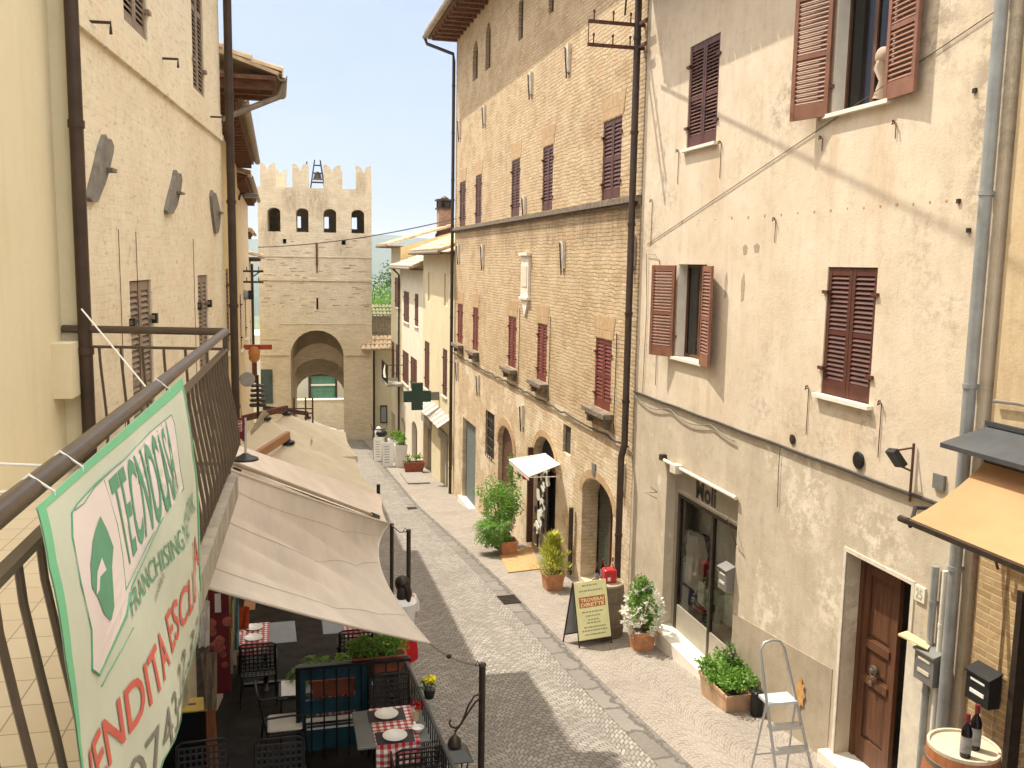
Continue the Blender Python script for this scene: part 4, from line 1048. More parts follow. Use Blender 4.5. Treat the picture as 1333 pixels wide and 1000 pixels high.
def bottle(label, x, y, z, h=.32, r=.038, group=None, mat=None):
    t = thing('wine_bottle', label, 'bottle', (x, y, z), group)
    mb = MB(); mb.lathe((x, y, z), [(r * .9, 0), (r, .01), (r, h * .6), (r * .75, h * .7), (r * .36, h * .78), (r * .34, h * .97), (r * .4, h * .98), (r * .4, h), (.001, h)], 16); mb.build('bottle_glass', mat or M['bottle'], t, smooth=True)
    mb = MB(); mb.lathe((x, y, z), [(r + .0012, h * .12), (r + .0012, h * .5)], 16); mb.build('bottle_label', M['paperlabel'], t, smooth=True)
    mb = MB(); mb.lathe((x, y, z), [(r * .44, h * .82), (r * .44, h + .002), (.001, h + .004)], 12); mb.build('capsule', M['reddark'], t, smooth=True)
    return t
bx_, by_ = 5.40, 6.62
# top of the barrel seen at (1252,965)
p = hitx(1254, 973, 5.40); bh = p.z - G(p.y); print('barrel', p, bh)
barrel('wine_barrel', 'red-brown barrel with pale top under the black mailbox', p.x, p.y, G(p.y), bh, .33, M['barrelred'], M['palewood'])
q = hitz(1256, 985, G(p.y) + bh + .006); bottle('dark wine bottle on the red-brown barrel, the left and nearer of the pair', q.x, q.y, q.z, .36, .042)
q = hitz(1268, 975, G(p.y) + bh + .006); bottle('dark wine bottle on the red-brown barrel, the right one by the wall', q.x, q.y, q.z, .38, .044)
# ================================================================ brick palace
b0, b1 = u_l + .02, RW.hit(591.5, 400)[0]
ZS = 1.10
pal = thing('brick_palace', 'tall tan brick palace with red-brown shutters and arched ground-floor doors', 'house', (5.89, 23, G(23)))
up = [RW.rect(598.5, 606, 238.5, 294), RW.rect(619, 626.8, 231, 289.5), RW.rect(665.8, 676.4, 208.5, 283.5), RW.rect(706.3, 719.4, 196.5, 277.5), RW.rect(784.5, 808.5, 159, 261)]
zt_ = sum(r[3] for r in up) / 5; zb_ = sum(r[2] for r in up) / 5
up = [(r[0], r[1], max(zb_, ZS + .1), zt_) for r in up]
lo = [RW.rect(595.8, 602.4, 395.4, 444), RW.rect(615.6, 622.6, 401, 454), RW.rect(661.8, 671.8, 410, 477.5), RW.rect(699.3, 711.6, 420.5, 497), RW.rect(774.5, 795.5, 439.5, 529)]
zt_ = sum(r[3] for r in lo) / 5; zb_ = sum(r[2] for r in lo) / 5
lo = [(r[0], r[1], zb_, zt_) for r in lo]
at = [RW.rect(615.5, 622, 57, 107) + (.0,), RW.rect(632, 638.6, 33, 93) + (.0,), RW.rect(675, 681, 4, 54) + (.0,)]
z_at_b = at[0][2]; z_at_t = at[0][3]
holes_hi = [(*r, .3) for r in up]
a1 = (at[0][0], at[0][1], z_at_b, z_at_t, .14, .45); a2 = (at[1][0], at[1][1], at[1][2], at[1][3], .14, .45)
a3 = (at[2][0], at[2][1], at[2][2], at[2][3], .1)
u4 = RW.hit(714.5, 0)[0], RW.hit(721, 0)[0]; a4 = (min(u4), max(u4), RW.hit(717, 18)[1], RW.hit(717, 18)[1] + 1.1, .1)
holes_hi += [a1, a2, a3, a4]
def H(xl, xr, yt, yb, dep, rise=0, yr=None):
    r = RW.rect(xl, xr, yt, yb)
    return (*r, dep, rise) if rise else (*r, dep)
gl = H(602, 619, 536, 645, .35); gl = (gl[0], gl[1], G(29) + .12, gl[3] - .15, .18)
sw = H(633, 643.5, 533, 592, .1)
ar1 = RW.rect(648, 668, 566, 690); apx = RW.hit(657, 554)[1]; ar1 = (ar1[0], ar1[1], G(24) + .05, apx, .16, .55)
sh_ = H(630, 636.5, 645, 673, .2); sh_ = (sh_[0], sh_[1], sh_[2], sh_[3] - .05, .1)
ar2 = RW.rect(694, 723, 600, 712); apx2 = RW.hit(706, 567)[1]; ar2 = (ar2[0], ar2[1], G(20) + .06, apx2, .24, .6)
sw2 = H(733, 743, 551, 588, .1)
ar3 = RW.rect(756.5, 797, 640, 757); apx3 = RW.hit(776, 624.5)[1]; ar3 = (ar3[0], ar3[1], G(16.5) + .03, apx3, .42, .42)
holes_lo = [(*r, .3) for r in lo] + [gl, sw, ar1, sh_, ar2, sw2, ar3]
ZL = zb_ - .35
EZ = 7.45
mb = MB(); mb.mi = 0
wall_holes(mb, RW, b0, b1, ZS, EZ, holes_hi)
mb2h = [h for h in holes_lo if h[2] > ZL]; mbl = [h for h in holes_lo if h[2] <= ZL]
wall_holes(mb, RW, b0, b1, ZL, ZS, [(*r, .3) for r in lo])
body(mb, RW, b0, b1, -10, EZ, 8)
mb.mi = 1; wall_holes(mb, RW, b0, b1, -10, ZL, mbl)
mb.build('wall', [M['brickR'], M['brickRlow']], pal)
mb = MB(); mb.box(RW, b0, b1 + .05, ZS - .03, ZS + .07, -.02, .11); mb.box(RW, b0, b1 + .04, ZS - .09, ZS - .03, -.02, .05); mb.build('string_course', M['darkstone'], pal)
for i, r in enumerate(up): window(pal, RW, r, M['shut'], M['stone'], M['winwood'], sill=None, depth=.3, sl=.07)
for i, r in enumerate(lo): window(pal, RW, r, M['shutred'], M['darkstone'], M['winwood'], sill='shelf', depth=.3, sl=.07)
# flat brick lintels
for i, r in enumerate(up + lo):
    mb = MB(); mb.prism([RW.pt(r[0] - .06, r[3] + .02, -.02), RW.pt(r[1] + .06, r[3] + .02, -.02), RW.pt(r[1] + .16, r[3] + .42, -.02), RW.pt(r[0] - .16, r[3] + .42, -.02)], RW.N * .028)
    mb.build('lintel', M['lintel'] if 'lintel' in M else M.setdefault('lintel', brickmat('lintel_brick', RU, (.52, .35, .20), (.62, .45, .28), (.42, .32, .21), bw=.075, bh=.4, stain_amt=.5, bmp=.6, flecks=True)), pal)
for h in (a1, a2, a3, a4):
    mb = MB(); mb.box(RW, h[0], h[1], h[2], h[3], -.2, -h[4] * .75); mb.build('window', M['dark'], pal)
    mb = MB(); mb.box(RW, h[0] + .08, h[1] - .08, h[2] + .08, h[3] - .1, -h[4] * .75, -h[4] * .75 + .006); mb.build('pane', M['glass'], mb and [c for c in pal.children if c.name.startswith('window')][-1])
# ground floor fillings
def filler(name, h, mat, d=-.25, label=None, inset=0.0):
    mb = MB(); mb.box(RW, h[0] + inset, h[1] - inset, h[2], h[3], d - .05, d); return mb.build(name, mat, pal, label=label)
sh = MB(); n = int((gl[3] - gl[2]) / .11)
for k in range(n):
    z = gl[2] + (gl[3] - gl[2]) * k / n; e = (gl[3] - gl[2]) / n
    sh.hexa([RW.pt(gl[0], z, -.16), RW.pt(gl[1], z, -.16), RW.pt(gl[1], z, -.115), RW.pt(gl[0], z, -.115), RW.pt(gl[0], z + e * .96, -.16), RW.pt(gl[1], z + e * .96, -.16), RW.pt(gl[1], z + e * .96, -.14), RW.pt(gl[0], z + e * .96, -.14)])
sh.build('roller_shutter', plain('grey_green_roller_shutter', (.13, .16, .16), .55, .12), pal)
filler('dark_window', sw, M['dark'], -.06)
mb = MB()
for k in range(4): u = sw[0] + (sw[1] - sw[0]) * (k + .5) / 4; mb.tube([RW.pt(u, sw[2], .04), RW.pt(u, sw[3], .04)], .012, 5)
for k in range(5): z = sw[2] + (sw[3] - sw[2]) * (k + .3) / 5; mb.tube([RW.pt(sw[0] - .03, z, .045), RW.pt(sw[1] + .03, z, .045)], .012, 5)
mb.build('window_grille', M['iron'], pal)
filler('arched_door', ar1, M['winwood'], -.12)
mb = MB(); u0, u1 = ar1[0], ar1[1]; um = (u0 + u1) / 2
arcp = lambda R, z0: [(um + R * math.cos(a), z0 + R * .8 * math.sin(a)) for a in [math.pi * k / 14 for k in range(15)]]
def ring(mb, h, w, d0, d1):
    u0, u1 = h[0], h[1]; um = (u0 + u1) / 2; hw = (u1 - u0) / 2; rise = h[5]; top = h[3] - rise; n = 14
    for k in range(n):
        a, b = math.pi * k / n, math.pi * (k + 1) / n
        q = lambda r, rr, t: (um + r * math.cos(t), top + rr * math.sin(t))
        pa, pb, pc, pd = q(hw + .004, rise + .004, a), q(hw + w, rise + w, a), q(hw + w, rise + w, b), q(hw + .004, rise + .004, b)
        mb.hexa([RW.pt(*pa, d0), RW.pt(*pb, d0), RW.pt(*pc, d0), RW.pt(*pd, d0), RW.pt(*pa, d1), RW.pt(*pb, d1), RW.pt(*pc, d1), RW.pt(*pd, d1)])
mb = MB(); ring(mb, ar1, .22, -.02, .03); mb.build('arch_ring', M['lintel'], pal)
mb = MB(); ring(mb, ar2, .16, -.02, .02); mb.build('arch_ring', M['lintel'], pal)
mb = MB(); ring(mb, ar3, .18, -.02, .012); mb.build('arch_ring', M['lintel'], pal)
filler('cellar_vent', sh_, M['dark'], -.06)
filler('dark_window', sw2, M['dark'], -.06)
# shop door under the little canopy: dark room with a lighter left leaf
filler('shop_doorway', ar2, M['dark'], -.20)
mb = MB(); mb.box(RW, ar2[0] + .02, ar2[0] + .12, ar2[2], ar2[3] - .6, -.17, -.1); mb.box(RW, ar2[1] - .5, ar2[1] - .04, ar2[2], ar2[3] - .7, -.12, -.08); mb.build('door_leaf', M['taupe'], pal)
mb = MB(); mb.box(RW, ar2[0] + .02, ar2[1] - .02, ar2[3] - .72, ar2[3] - .64, -.19, -.06); mb.build('door_transom', M['shut'], pal)
# glazed door in the big arch
gu = RW.hit(775, 700, -.35)[0]
mb = MB(); mb.box(RW, gu + .02, ar3[1] - .0, ar3[2], ar3[3], -.42, -.34); mb.build('inner_wall', M['reveal'], pal)
mb = MB(); mb.box(RW, ar3[0], ar3[0] + .07, ar3[2], ar3[3] - .1, -.40, -.3); mb.box(RW, gu - .05, gu + .02, ar3[2], ar3[3] - .02, -.40, -.3); um = (ar3[0] + gu) / 2; mb.box(RW, um - .04, um + .04, ar3[2], ar3[3] - .05, -.4, -.3)
gdoor = mb.build('glazed_door', M['winwood'], pal)
mb = MB(); mb.box(RW, ar3[0] + .07, gu - .05, ar3[2] + .1, ar3[3] - .05, -.37, -.36); mb.build('pane', M['glassgreen'], gdoor)
mb = MB(); mb.box(RW, gl[0] - .1, gl[1] + .12, -8.4, gl[2] + .012, -.17, .12); mb.build('doorstep', M['marble'], pal)
# iron tie anchors set in white stone
for (x, y0, y1) in ((692.8, 94, 123), (742, 58, 94), (632, 137, 162), (599.6, 155, 180), (684.5, 256, 280), (630, 318, 347), (735, 313, 350), (826, 306, 347), (624, 488, 511), (681.5, 527, 556), (812.5, 602, 639), (598.2, 318, 340), (596.5, 470, 492)):
    a = RW.hit(x, y0); b = RW.hit(x, y1); hh = min(a[1] - b[1], .95); mb = MB()
    mb.hexa([RW.pt(a[0] - .08, b[1], 0), RW.pt(a[0] + .10, b[1], 0), RW.pt(a[0] + .10, b[1], .05), RW.pt(a[0] - .08, b[1], .05), RW.pt(a[0] - .08, b[1] + hh, 0), RW.pt(a[0] + .12, b[1] + hh * .96, 0), RW.pt(a[0] + .12, b[1] + hh * .96, .07), RW.pt(a[0] - .08, b[1] + hh, .07)])
    an = mb.build('anchor_stone', M['stonepale'], pal)
    mb = MB(); mb.tube([RW.pt(a[0] + .0, b[1] - .12, .06), RW.pt(a[0], b[1] + hh * .5, .09), RW.pt(a[0] + .05, b[1] + hh * .9, .09)], .016, 6); mb.build('tie_bar', M['iron'], an)
# white niche plaque
r = RW.rect(681, 690.6, 333, 386)
mb = MB(); mb.box(RW, r[0], r[1], r[2], r[3], -.01, .06); mb.box(RW, r[0] - .05, r[1] + .05, r[3], r[3] + .07, -.01, .12); mb.box(RW, r[0] - .04, r[1] + .04, r[2] - .06, r[2], -.01, .1)
um = (r[0] + r[1]) / 2; mb.prism([RW.pt(r[0] + .04, r[2] - .06, 0), RW.pt(r[1] - .04, r[2] - .06, 0), RW.pt(um, r[2] - .5, 0)], RW.N * .05)
pq = mb.build('stone_plaque', M['marble'], pal)
mb = MB(); mb.box(RW, r[0] + .1, r[1] - .1, r[2] + .25, r[3] - .25, .06, .075)
mb.lathe(RW.pt(um, r[3] - .12, .06), [(.001, 0), (.04, 0), (.001, .02)], 8, axis=RW.N); mb.build('carved_panel', M['stonepale'], pq)
mb = MB(); c = RW.hit(774, 611); mb.box(RW, c[0] - .09, c[0] + .09, c[1] - .12, c[1] + .12, 0, .03); mb.build('number_plate', M['greybox'], pal)
# pale patched plaster around the arches
mb = MB(); ce = RW.hit(680, 520); n = 40
# roof
mb = MB(); ov = .9
mb.box(RW, b0 - .02, b1 + .5, EZ - .02, EZ + .08, -.2, ov)
for k in range(34):
    u = b0 + .1 + k * .52
    if u < b1 + .4: mb.box(RW, u, u + .12, EZ - .16, EZ - .02, -.1, ov - .06)
mb.mi = 1; tiles(mb, RW.pt(b0, EZ + .13, ov + .06), RW.pt(b1 + .5, EZ + .13, ov + .06), V((5.0, 0, 1.9)))
roof = mb.build('roof', [M['eaves'], M['tile']], pal)
mb = MB(); n = 8
prof = [(-.09 * math.cos(math.pi * k / n), -.09 * math.sin(math.pi * k / n)) for k in range(n + 1)]
mb.loft([[RW.pt(u, EZ + .05 + z, ov + .1 + d) for d, z in prof] + [RW.pt(u, EZ + .05 + z * .85, ov + .1 + d * .85) for d, z in reversed(prof)] for u in (b0, b1 + .5)], True)
mb.build('gutter', M['copper'], roof)
def downpipe(parent, pts, r, mat, name='drainpipe', label=None):
    mb = MB(); mb.tube(pts, r, 10)
    for a, b in zip(pts, pts[1:]):
        if abs(a.z - b.z) > 1.5:
            k = int(abs(a.z - b.z) / 1.4)
            for i in range(k):
                c = a.lerp(b, (i + .5) / k); mb.tube([c - V((0, 0, .025)), c + V((0, 0, .025))], r * 1.2, 10)
    return mb.build(name, mat, parent, smooth=True, label=label)
P = RW.pt
downpipe(pal, [P(b1 + .38, EZ - .04, ov + .1), P(b1 + .36, EZ - .2, ov + .05), P(b1 - .02, EZ - .55, .12), P(b1 - .03, EZ - .8, .1), P(b1 - .03, -4.2, .1), P(b1 - .02, -8.2, .1)], .055, M['pipebrown'], label='brown drainpipe at the far corner of the palace')
zk = RW.hit(827, 590)[1]
downpipe(pal, [P(u_l + .12, EZ, .14), P(u_l + .12, zk + .12, .12), P(u_l + .05, zk - .1, .2), P(u_l + .05, G(14.5) + .1, .2)], .06, M['pipebrown'], label='dark brown drainpipe between brick palace and plastered house')
downpipe(pal, [P(RW.hit(747.5, 700)[0], RW.hit(746.5, 659)[1], .08), P(RW.hit(747.5, 700)[0], G(17.6) + .05, .08)], .05, M['pipebrown'], 'pipe_cover', 'short dark pipe cover beside the big arch')
# cable along the palace under the sills
pts = []
for k in range(60):
    u = b0 + .1 + k * (b1 - b0 - .2) / 59
    pts.append(P(u, zb_ - .42 + .018 * math.sin(k * 1.3 + math.sin(k * .37) * 3) - .03 * (k % 11 == 3), .05))
cable('facade_cable', 'dark cable strung along the brick palace below the lower windowsills', pts, .02, M['cable'])
for (x, dy) in ((677.5, 70), (717.5, 82), (804, 95)):
    a = RW.hit(x, 405 + (x - 670) * .27); cable('wall_wire', 'thin wire running down the brick beside a red shutter', [P(a[0], a[1] + .1, .02), P(a[0] - .01, a[1] - .6, .02), P(a[0], zb_ - .38, .03)], .008, M['cable'], group='wires beside the red shutters')
# iron cable rack on the corner
rk = thing('cable_rack', 'rusty iron cable rack of two crossbars on the corner of the brick palace', 'cable rack', P(u_l + .12, 3.8, .1))
zr1 = RW.hit(850, 27)[1]; zr2 = RW.hit(850, 57)[1]
for z in (zr1, zr2):
    mb = MB(); mb.bar(P(u_l + .14, z, -.02 + .0), P(u_l + .14, z, .98), .05, .05); mb.bar(P(u_l - .22, z, .12), P(u_l + .14, z, .12), .04, .05); mb.build('crossbar', M['iron_rust'], rk)
    for d in (.25, .55, .88):
        mb = MB(); mb.tube([P(u_l + .14, z + .02, d), P(u_l + .14, z + .17, d)], .012, 6); mb.lathe(P(u_l + .14, z + .13, d), [(.001, 0), (.02, .01), (.02, .05), (.001, .06)], 8); mb.build('insulator_pin', M['iron_rust'], rk)
mb = MB(); mb.tube([P(u_l + .14, zr1, .97), P(u_l + .14, zr2, .97)], .008, 5); mb.build('stay', M['iron_rust'], rk)
# little canopy and the things at the shop door
ua = RW.hit(729, 619)[0]
def atX(px, py, X): return hitx(px, py, X)
c1, c2 = atX(663, 597, 5.0), atX(688.5, 620.5, 5.0)
wz = max(RW.hit(709, 590)[1], c1.z + .25)
cn = thing('canopy', 'small white fabric canopy over the palace shop door', 'awning', (5.89, (c1.y + c2.y) / 2, c1.z))
zf = (c1.z + c2.z) / 2
p1 = V((5.0, c1.y, zf)); p2 = V((5.0, c2.y, zf)); w1 = hitx(709.5, 590, 5.88); w2 = hitx(728.5, 619.5, 5.88); zw_ = (w1.z + w2.z) / 2; w1.z = w2.z = max(zw_, zf + .08); print('canopy', w1, w2, p1, p2)
rows = [[w1.lerp(w2, j / 8).lerp(p1.lerp(p2, j / 8), k / 6) - V((0, 0, .03 * math.sin(math.pi * k / 6))) for j in range(9)] for k in range(7)]
rows.append([p - V((0, 0, .1)) for p in rows[-1]])
mb = MB(); mb.grid(rows); mb.build('canopy_cloth', M['parasolwhite'], cn, smooth=True)
mb = MB()
for a, b in ((w1, p1), (w2, p2), (p1, p2), (w1, w2)): mb.tube([a - V((0, 0, .015)), b - V((0, 0, .015))], .014, 6)
mb.tube([p2 - V((0, 0, .03)), V((5.88, w2.y, zf - .2))], .012, 6); mb.tube([p1 - V((0, 0, .03)), V((5.88, w1.y, zf - .2))], .012, 6)
mb.build('canopy_frame', M['white'], cn)
# jamb posts and red lamps of the shop front
yq = ar2[1] + .02
mb = MB(); mb.box(RW, yq - .02, yq + .07, G(20) + .05, zf + .02, .0, .14); tag(mb.build('display_cabinet', M['shut'], None, base=P(yq, G(20), .2)), 'narrow dark wooden display cabinet left of the palace shop door', 'cabinet')
mb = MB(); mb.lathe(P(yq + .0, -5.05, .2), [(.001, -.1), (.07, -.08), (.09, 0), (.07, .08), (.001, .1)], 12); tag(mb.build('red_ornament', M['red'], None, smooth=True, base=P(yq, -5.15, .2)), 'round red ornament on the cabinet edge by the palace shop door', 'ornament')
# garments on the door
mb = MB(); uc = (ar2[0] + ar2[1]) / 2 + .12; zb0 = G(20) + .5
rl = thing('display_rack', 'dark rack of black and white goods hanging in the palace shop door', 'rack', P(uc, G(20) + .06, -.02))
mb.box(RW, uc - .42, uc - .38, G(20) + .06, zf - .05, -.04, .0); mb.box(RW, uc + .38, uc + .42, G(20) + .06, zf - .05, -.04, .0); mb.build('rack_frame', M['black'], rl)
mb = MB(); mb.box(RW, uc - .38, uc + .38, G(20) + .3, zf - .08, -.05, -.04); mb.build('backing', M['taupe'], rl)
for k in range(22):
    u = uc + random.uniform(-.42, .34); z = zf - .22 - k * .078; s = random.uniform(.10, .19); mb = MB()
    mb.prism([P(u + s * math.cos(i * 6.283 / 9) * (1 + .4 * math.sin(i * 3.1 + k)), z + s * .9 * math.sin(i * 6.283 / 9), -.03 + .004 * k) for i in range(9)], RW.N * .03)
    mb.build('hanging_purse', M['black'] if k % 2 else M['whitecloth'], rl)
# mats
def rug(name, label, pts, mat, th=.02):
    mb = MB(); mb.prism([V((p.x, p.y, G(p.y) + .012)) for p in pts], V((0, 0, th))); c = sum(pts, V((0, 0, 0))) / len(pts)
    return tag(mb.build(name, mat, None, base=V((c.x, c.y, G(c.y)))), label, 'mat' if 'mat' in name else 'ramp')
rug('door_mat', 'ochre coir mat laid on the pavement before the palace shop door', [hitg(661, 747), hitg(703, 742), hitg(693, 712), hitg(648, 718)], M['mat_ochre'])
rug('rubber_ramp', 'grey ramp board on the pavement beside the red flower box', [hitg(531, 631), hitg(560, 630), hitg(549, 616.5), hitg(520.5, 617)], M['mat_grey'], .05)

# ================================================================ three houses further down on the right
def simple_house(name, label, u0, u1, ztop, wins, holes, mat, eave, roofrun, base_u, d=0.0, zlow=-12):
    t = thing(name, label, 'house', (5.89 - d, base_u, G(base_u)))
    mb = MB(); wall_holes(mb, RW, u0, u1, zlow, ztop, [(*r, .2) for r in wins] + holes, d=d); body(mb, RW, u0, u1, zlow, ztop, 7, d=d); mb.build('wall', mat, t)
    mb = MB(); mb.box(RW, u0 - .02, u1 + .25, ztop, ztop + .07, -.1, eave + d - .05); mb.mi = 1
    tiles(mb, RW.pt(u0, ztop + .12, eave + d), RW.pt(u1 + .25, ztop + .12, eave + d), roofrun)
    rf = mb.build('roof', [M['eaves'], M['tilepale']], t)
    mb = MB(); mb.tube([RW.pt(u0, ztop + .06, eave + d + .06), RW.pt(u1 + .25, ztop + .06, eave + d + .06)], .06, 8); mb.build('gutter', M['copper'], rf, smooth=True)
    return t
# yellow house
yu0, yu1 = b1 + .0, RW.hit(550.5, 450)[0]
yw = [RW.rect(557, 560.2, 355, 392), RW.rect(578, 583.5, 356, 398), RW.rect(552.8, 559, 443, 504), RW.rect(576.3, 582, 453, 514)]
yh = [RW.rect(551, 561.7, 545, 612) + (.3,), RW.rect(573.3, 583.2, 566, 630) + (.3,)]
zy = RW.hit(590, 331)[1]
yel = simple_house('yellow_house', 'narrow yellow house adjoining the brick palace', yu0, yu1, zy, yw, yh, M['yellowR'], .5, V((4.8, 0, 1.9)), 35)
for i, r in enumerate(yw[:2]):
    mb = MB(); mb.box(RW, r[0], r[1], r[2], r[3], -.19, -.06); mb.build('blind_window', M['yellowR'], yel)
for r in yw[2:]: window(yel, RW, r, M['shut'], M['stonepale'], M['winwood'], depth=.2, sl=.09)
mb = MB(); h = yh[0]; mb.box(RW, h[0], h[1], h[2], h[3], -.28, -.2)
for k in range(7): mb.box(RW, h[0] + .1 + k * (h[1] - h[0]) / 7, h[0] + .2 + k * (h[1] - h[0]) / 7, h[2], h[3] - .2, -.2, -.17)
mb.build('garage_shutter', M['shutgrey'], yel)
mb = MB(); h = yh[1]; mb.box(RW, h[0], h[1], h[2], h[3], -.28, -.2); mb.build('shop_doorway', M['dark'], yel)
mb = MB(); mb.box(RW, h[1] - .55, h[1], h[2], h[3], -.2, -.14); mb.build('door_leaf', M['taupe'], yel)
for h in yh:
    mb = MB(); mb.box(RW, h[0] - .06, h[1] + .06, h[3] - .05, h[3] + .28, -.02, .09); mb.build('shutter_housing', M['stone'], yel)
# striped awning
aw2 = thing('striped_awning', 'striped pale awning above the yellow house shopfronts', 'awning', RW.pt(35, -4.6, 0))
s0 = RW.hit(588, 540)[0]; s1 = RW.hit(553, 530)[0]; zA = RW.hit(560, 520)[1]; n = 18
for q, mt in ((0, M['sail']), (1, M['stone'])):
    mb = MB()
    for k in range(q, n, 2):
        a = s0 + (s1 - s0) * k / n; b = s0 + (s1 - s0) * (k + 1) / n
        mb.hexa([P(a, zA, 0.01), P(b, zA, 0.01), P(b, zA - .32, .5), P(a, zA - .32, .5), P(a, zA + .02, 0.01), P(b, zA + .02, 0.01), P(b, zA - .3, .5), P(a, zA - .3, .5)])
    mb.build('awning_stripes' if q else 'awning_cloth', mt, aw2)
# white house
wu0, wu1 = yu1, RW.hit(522, 450)[0]
ww = [RW.rect(525.5, 532.6, 378.6, 418), RW.rect(540, 544.6, 382, 424), RW.rect(524, 532, 455, 496), RW.rect(534.4, 542.7, 463, 506)]
wh = [RW.rect(536, 543, 545, 600) + (.3, .35), RW.rect(521.8, 527.5, 541, 580) + (.3, .35)]
zw = RW.hit(548, 352)[1]
whi = simple_house('white_house', 'white rendered house with red-brown shutters beyond the yellow house', wu0, wu1, zw, ww, wh, M['whiteR'], .5, V((4.5, 0, 1.7)), 41)
for r in ww: window(whi, RW, r, M['shut'], M['stonepale'], M['winwood'], depth=.2, sl=.1)
for h in wh: mb = MB(); mb.box(RW, h[0], h[1], h[2], h[3], -.28, -.2); mb.build('arched_door', M['oak'] if h is wh[0] else M['shutgrey'], whi)
downpipe(whi, [P(wu1 + .1, zw, .4), P(wu1 + .05, zw - .3, .1), P(wu1 + .05, -9.1, .1)], .05, M['pipebrown'])
# far cream house with the chimney
cu0, cu1 = wu1 + .01, 50.0
cw_ = [RW.rect(514, 521, 361, 399), RW.rect(509, 513.5, 443, 492), RW.rect(515, 520.5, 447, 496)]
cw_ = [(r[0], r[1], r[2], r[3]) for r in cw_]
zc = RW.hit(512, 323)[1]
ch_ = [RW.rect(509.5, 514, 535, 590) + (.3,)]
far = simple_house('chimney_house', 'pale house with a tall brick chimney near the gate tower', cu0, cu1, zc, cw_, ch_, M['peachR'] if 'peachR' in M else M['cream'], .7, V((5.2, 0, 1.6)), 47)
for r in cw_: window(far, RW, r, M['shut'], M['stonepale'], M['winwood'], depth=.2, sl=.1)
h = ch_[0]; mb = MB(); mb.box(RW, h[0], h[1], h[2], h[3], -.28, -.2); mb.build('door_leaf', M['shutgrey'], far)
# gable wall seen above the white house
mb = MB(); pk = [V((5.86, cu0 - .01, zc)), V((10.6, cu0 - .01, zc + 1.45)), V((10.6, cu0 - .01, -6)), V((5.86, cu0 - .01, -6))]
mb.prism(pk, V((0, -.02, 0))); mb.build('gable_wall', M['ochre'], far)
cp = hity(578.5, 303, cu0 + .9); ct = hity(578.5, 273, cu0 + .9)
mb = MB(); mb.bx(cp.x - .34, cp.x + .34, cp.y - .34, cp.y + .34, cp.z - 1.0, ct.z); mb.bx(cp.x - .4, cp.x + .4, cp.y - .4, cp.y + .4, cp.z - 1.2, cp.z - .05); chm = mb.build('chimney', plain('chimney_brick', (.30, .19, .13), .9, .25), far)
mb = MB(); mb.bx(cp.x - .42, cp.x + .42, cp.y - .42, cp.y + .42, ct.z, ct.z + .08)
for a in (-1, 1):
    for b in (-1, 1): mb.bx(cp.x + a * .3 - .06, cp.x + a * .3 + .06, cp.y + b * .3 - .06, cp.y + b * .3 + .06, ct.z + .08, ct.z + .42)
mb.bx(cp.x - .44, cp.x + .44, cp.y - .44, cp.y + .44, ct.z + .42, ct.z + .5); mb.lathe((cp.x, cp.y, ct.z + .08), [(.2, 0), (.26, .3), (.2, .5), (.001, .62)], 10)
mb.build('chimney_cap', M['iron'], chm)
# balcony with washing
bal = RW.rect(497, 517, 476, 512)
mb = MB(); ub0, ub1 = 44.9, 47.6; zb1 = RW.hit(513, 511, .8)[1]
mb.box(RW, ub0, ub1, zb1 - .12, zb1, -.02, .8); balc = mb.build('balcony_slab', M['stone'], far)
mb = MB()
for k in range(20): u = ub0 + (ub1 - ub0) * k / 19; mb.tube([P(u, zb1, .77), P(u, zb1 + .95, .77)], .012, 5)
mb.tube([P(ub0, zb1 + .95, .77), P(ub1, zb1 + .95, .77)], .02, 6); mb.tube([P(ub0, zb1 + .95, .77), P(ub0, zb1 + .95, 0)], .02, 6); mb.build('balcony_rail', M['iron'], balc)
mb = MB(); mb.grid([[P(ub0 + .3 + j * .16, zb1 + .9 - k * .16, .84 + .04 * math.sin(j + k)) for j in range(6)] for k in range(5)]); tag(mb.build('washing', M['whitecloth'], None, base=P(ub0 + .5, zb1 + .3, .84)), 'white washing hung over the far balcony rail', 'washing')
# pharmacy cross
cp0 = hitx(543, 516, 5.05)
cr = thing('pharmacy_cross', 'dark green cross sign on a bracket of the white house', 'sign', RW.pt(cp0.y, cp0.z, 0))
s = .52
mb = MB()
y_ = cp0.y
def bxc(mb, x0, x1, z0, z1, t): mb.bx(x0, x1, y_ - t, y_ + t, z0, z1)
bxc(mb, cp0.x - .21, cp0.x + .21, cp0.z - s, cp0.z + s, .09); bxc(mb, cp0.x - s, cp0.x - .21, cp0.z - .21, cp0.z + .21, .09); bxc(mb, cp0.x + .21, cp0.x + s, cp0.z - .21, cp0.z + .21, .09)
mb.build('cross_panel', M['greencross'], cr)
mb = MB(); bxc(mb, cp0.x + s, 5.89, cp0.z - .16, cp0.z + .16, .06); mb.build('bracket_box', M['greybox'], cr)

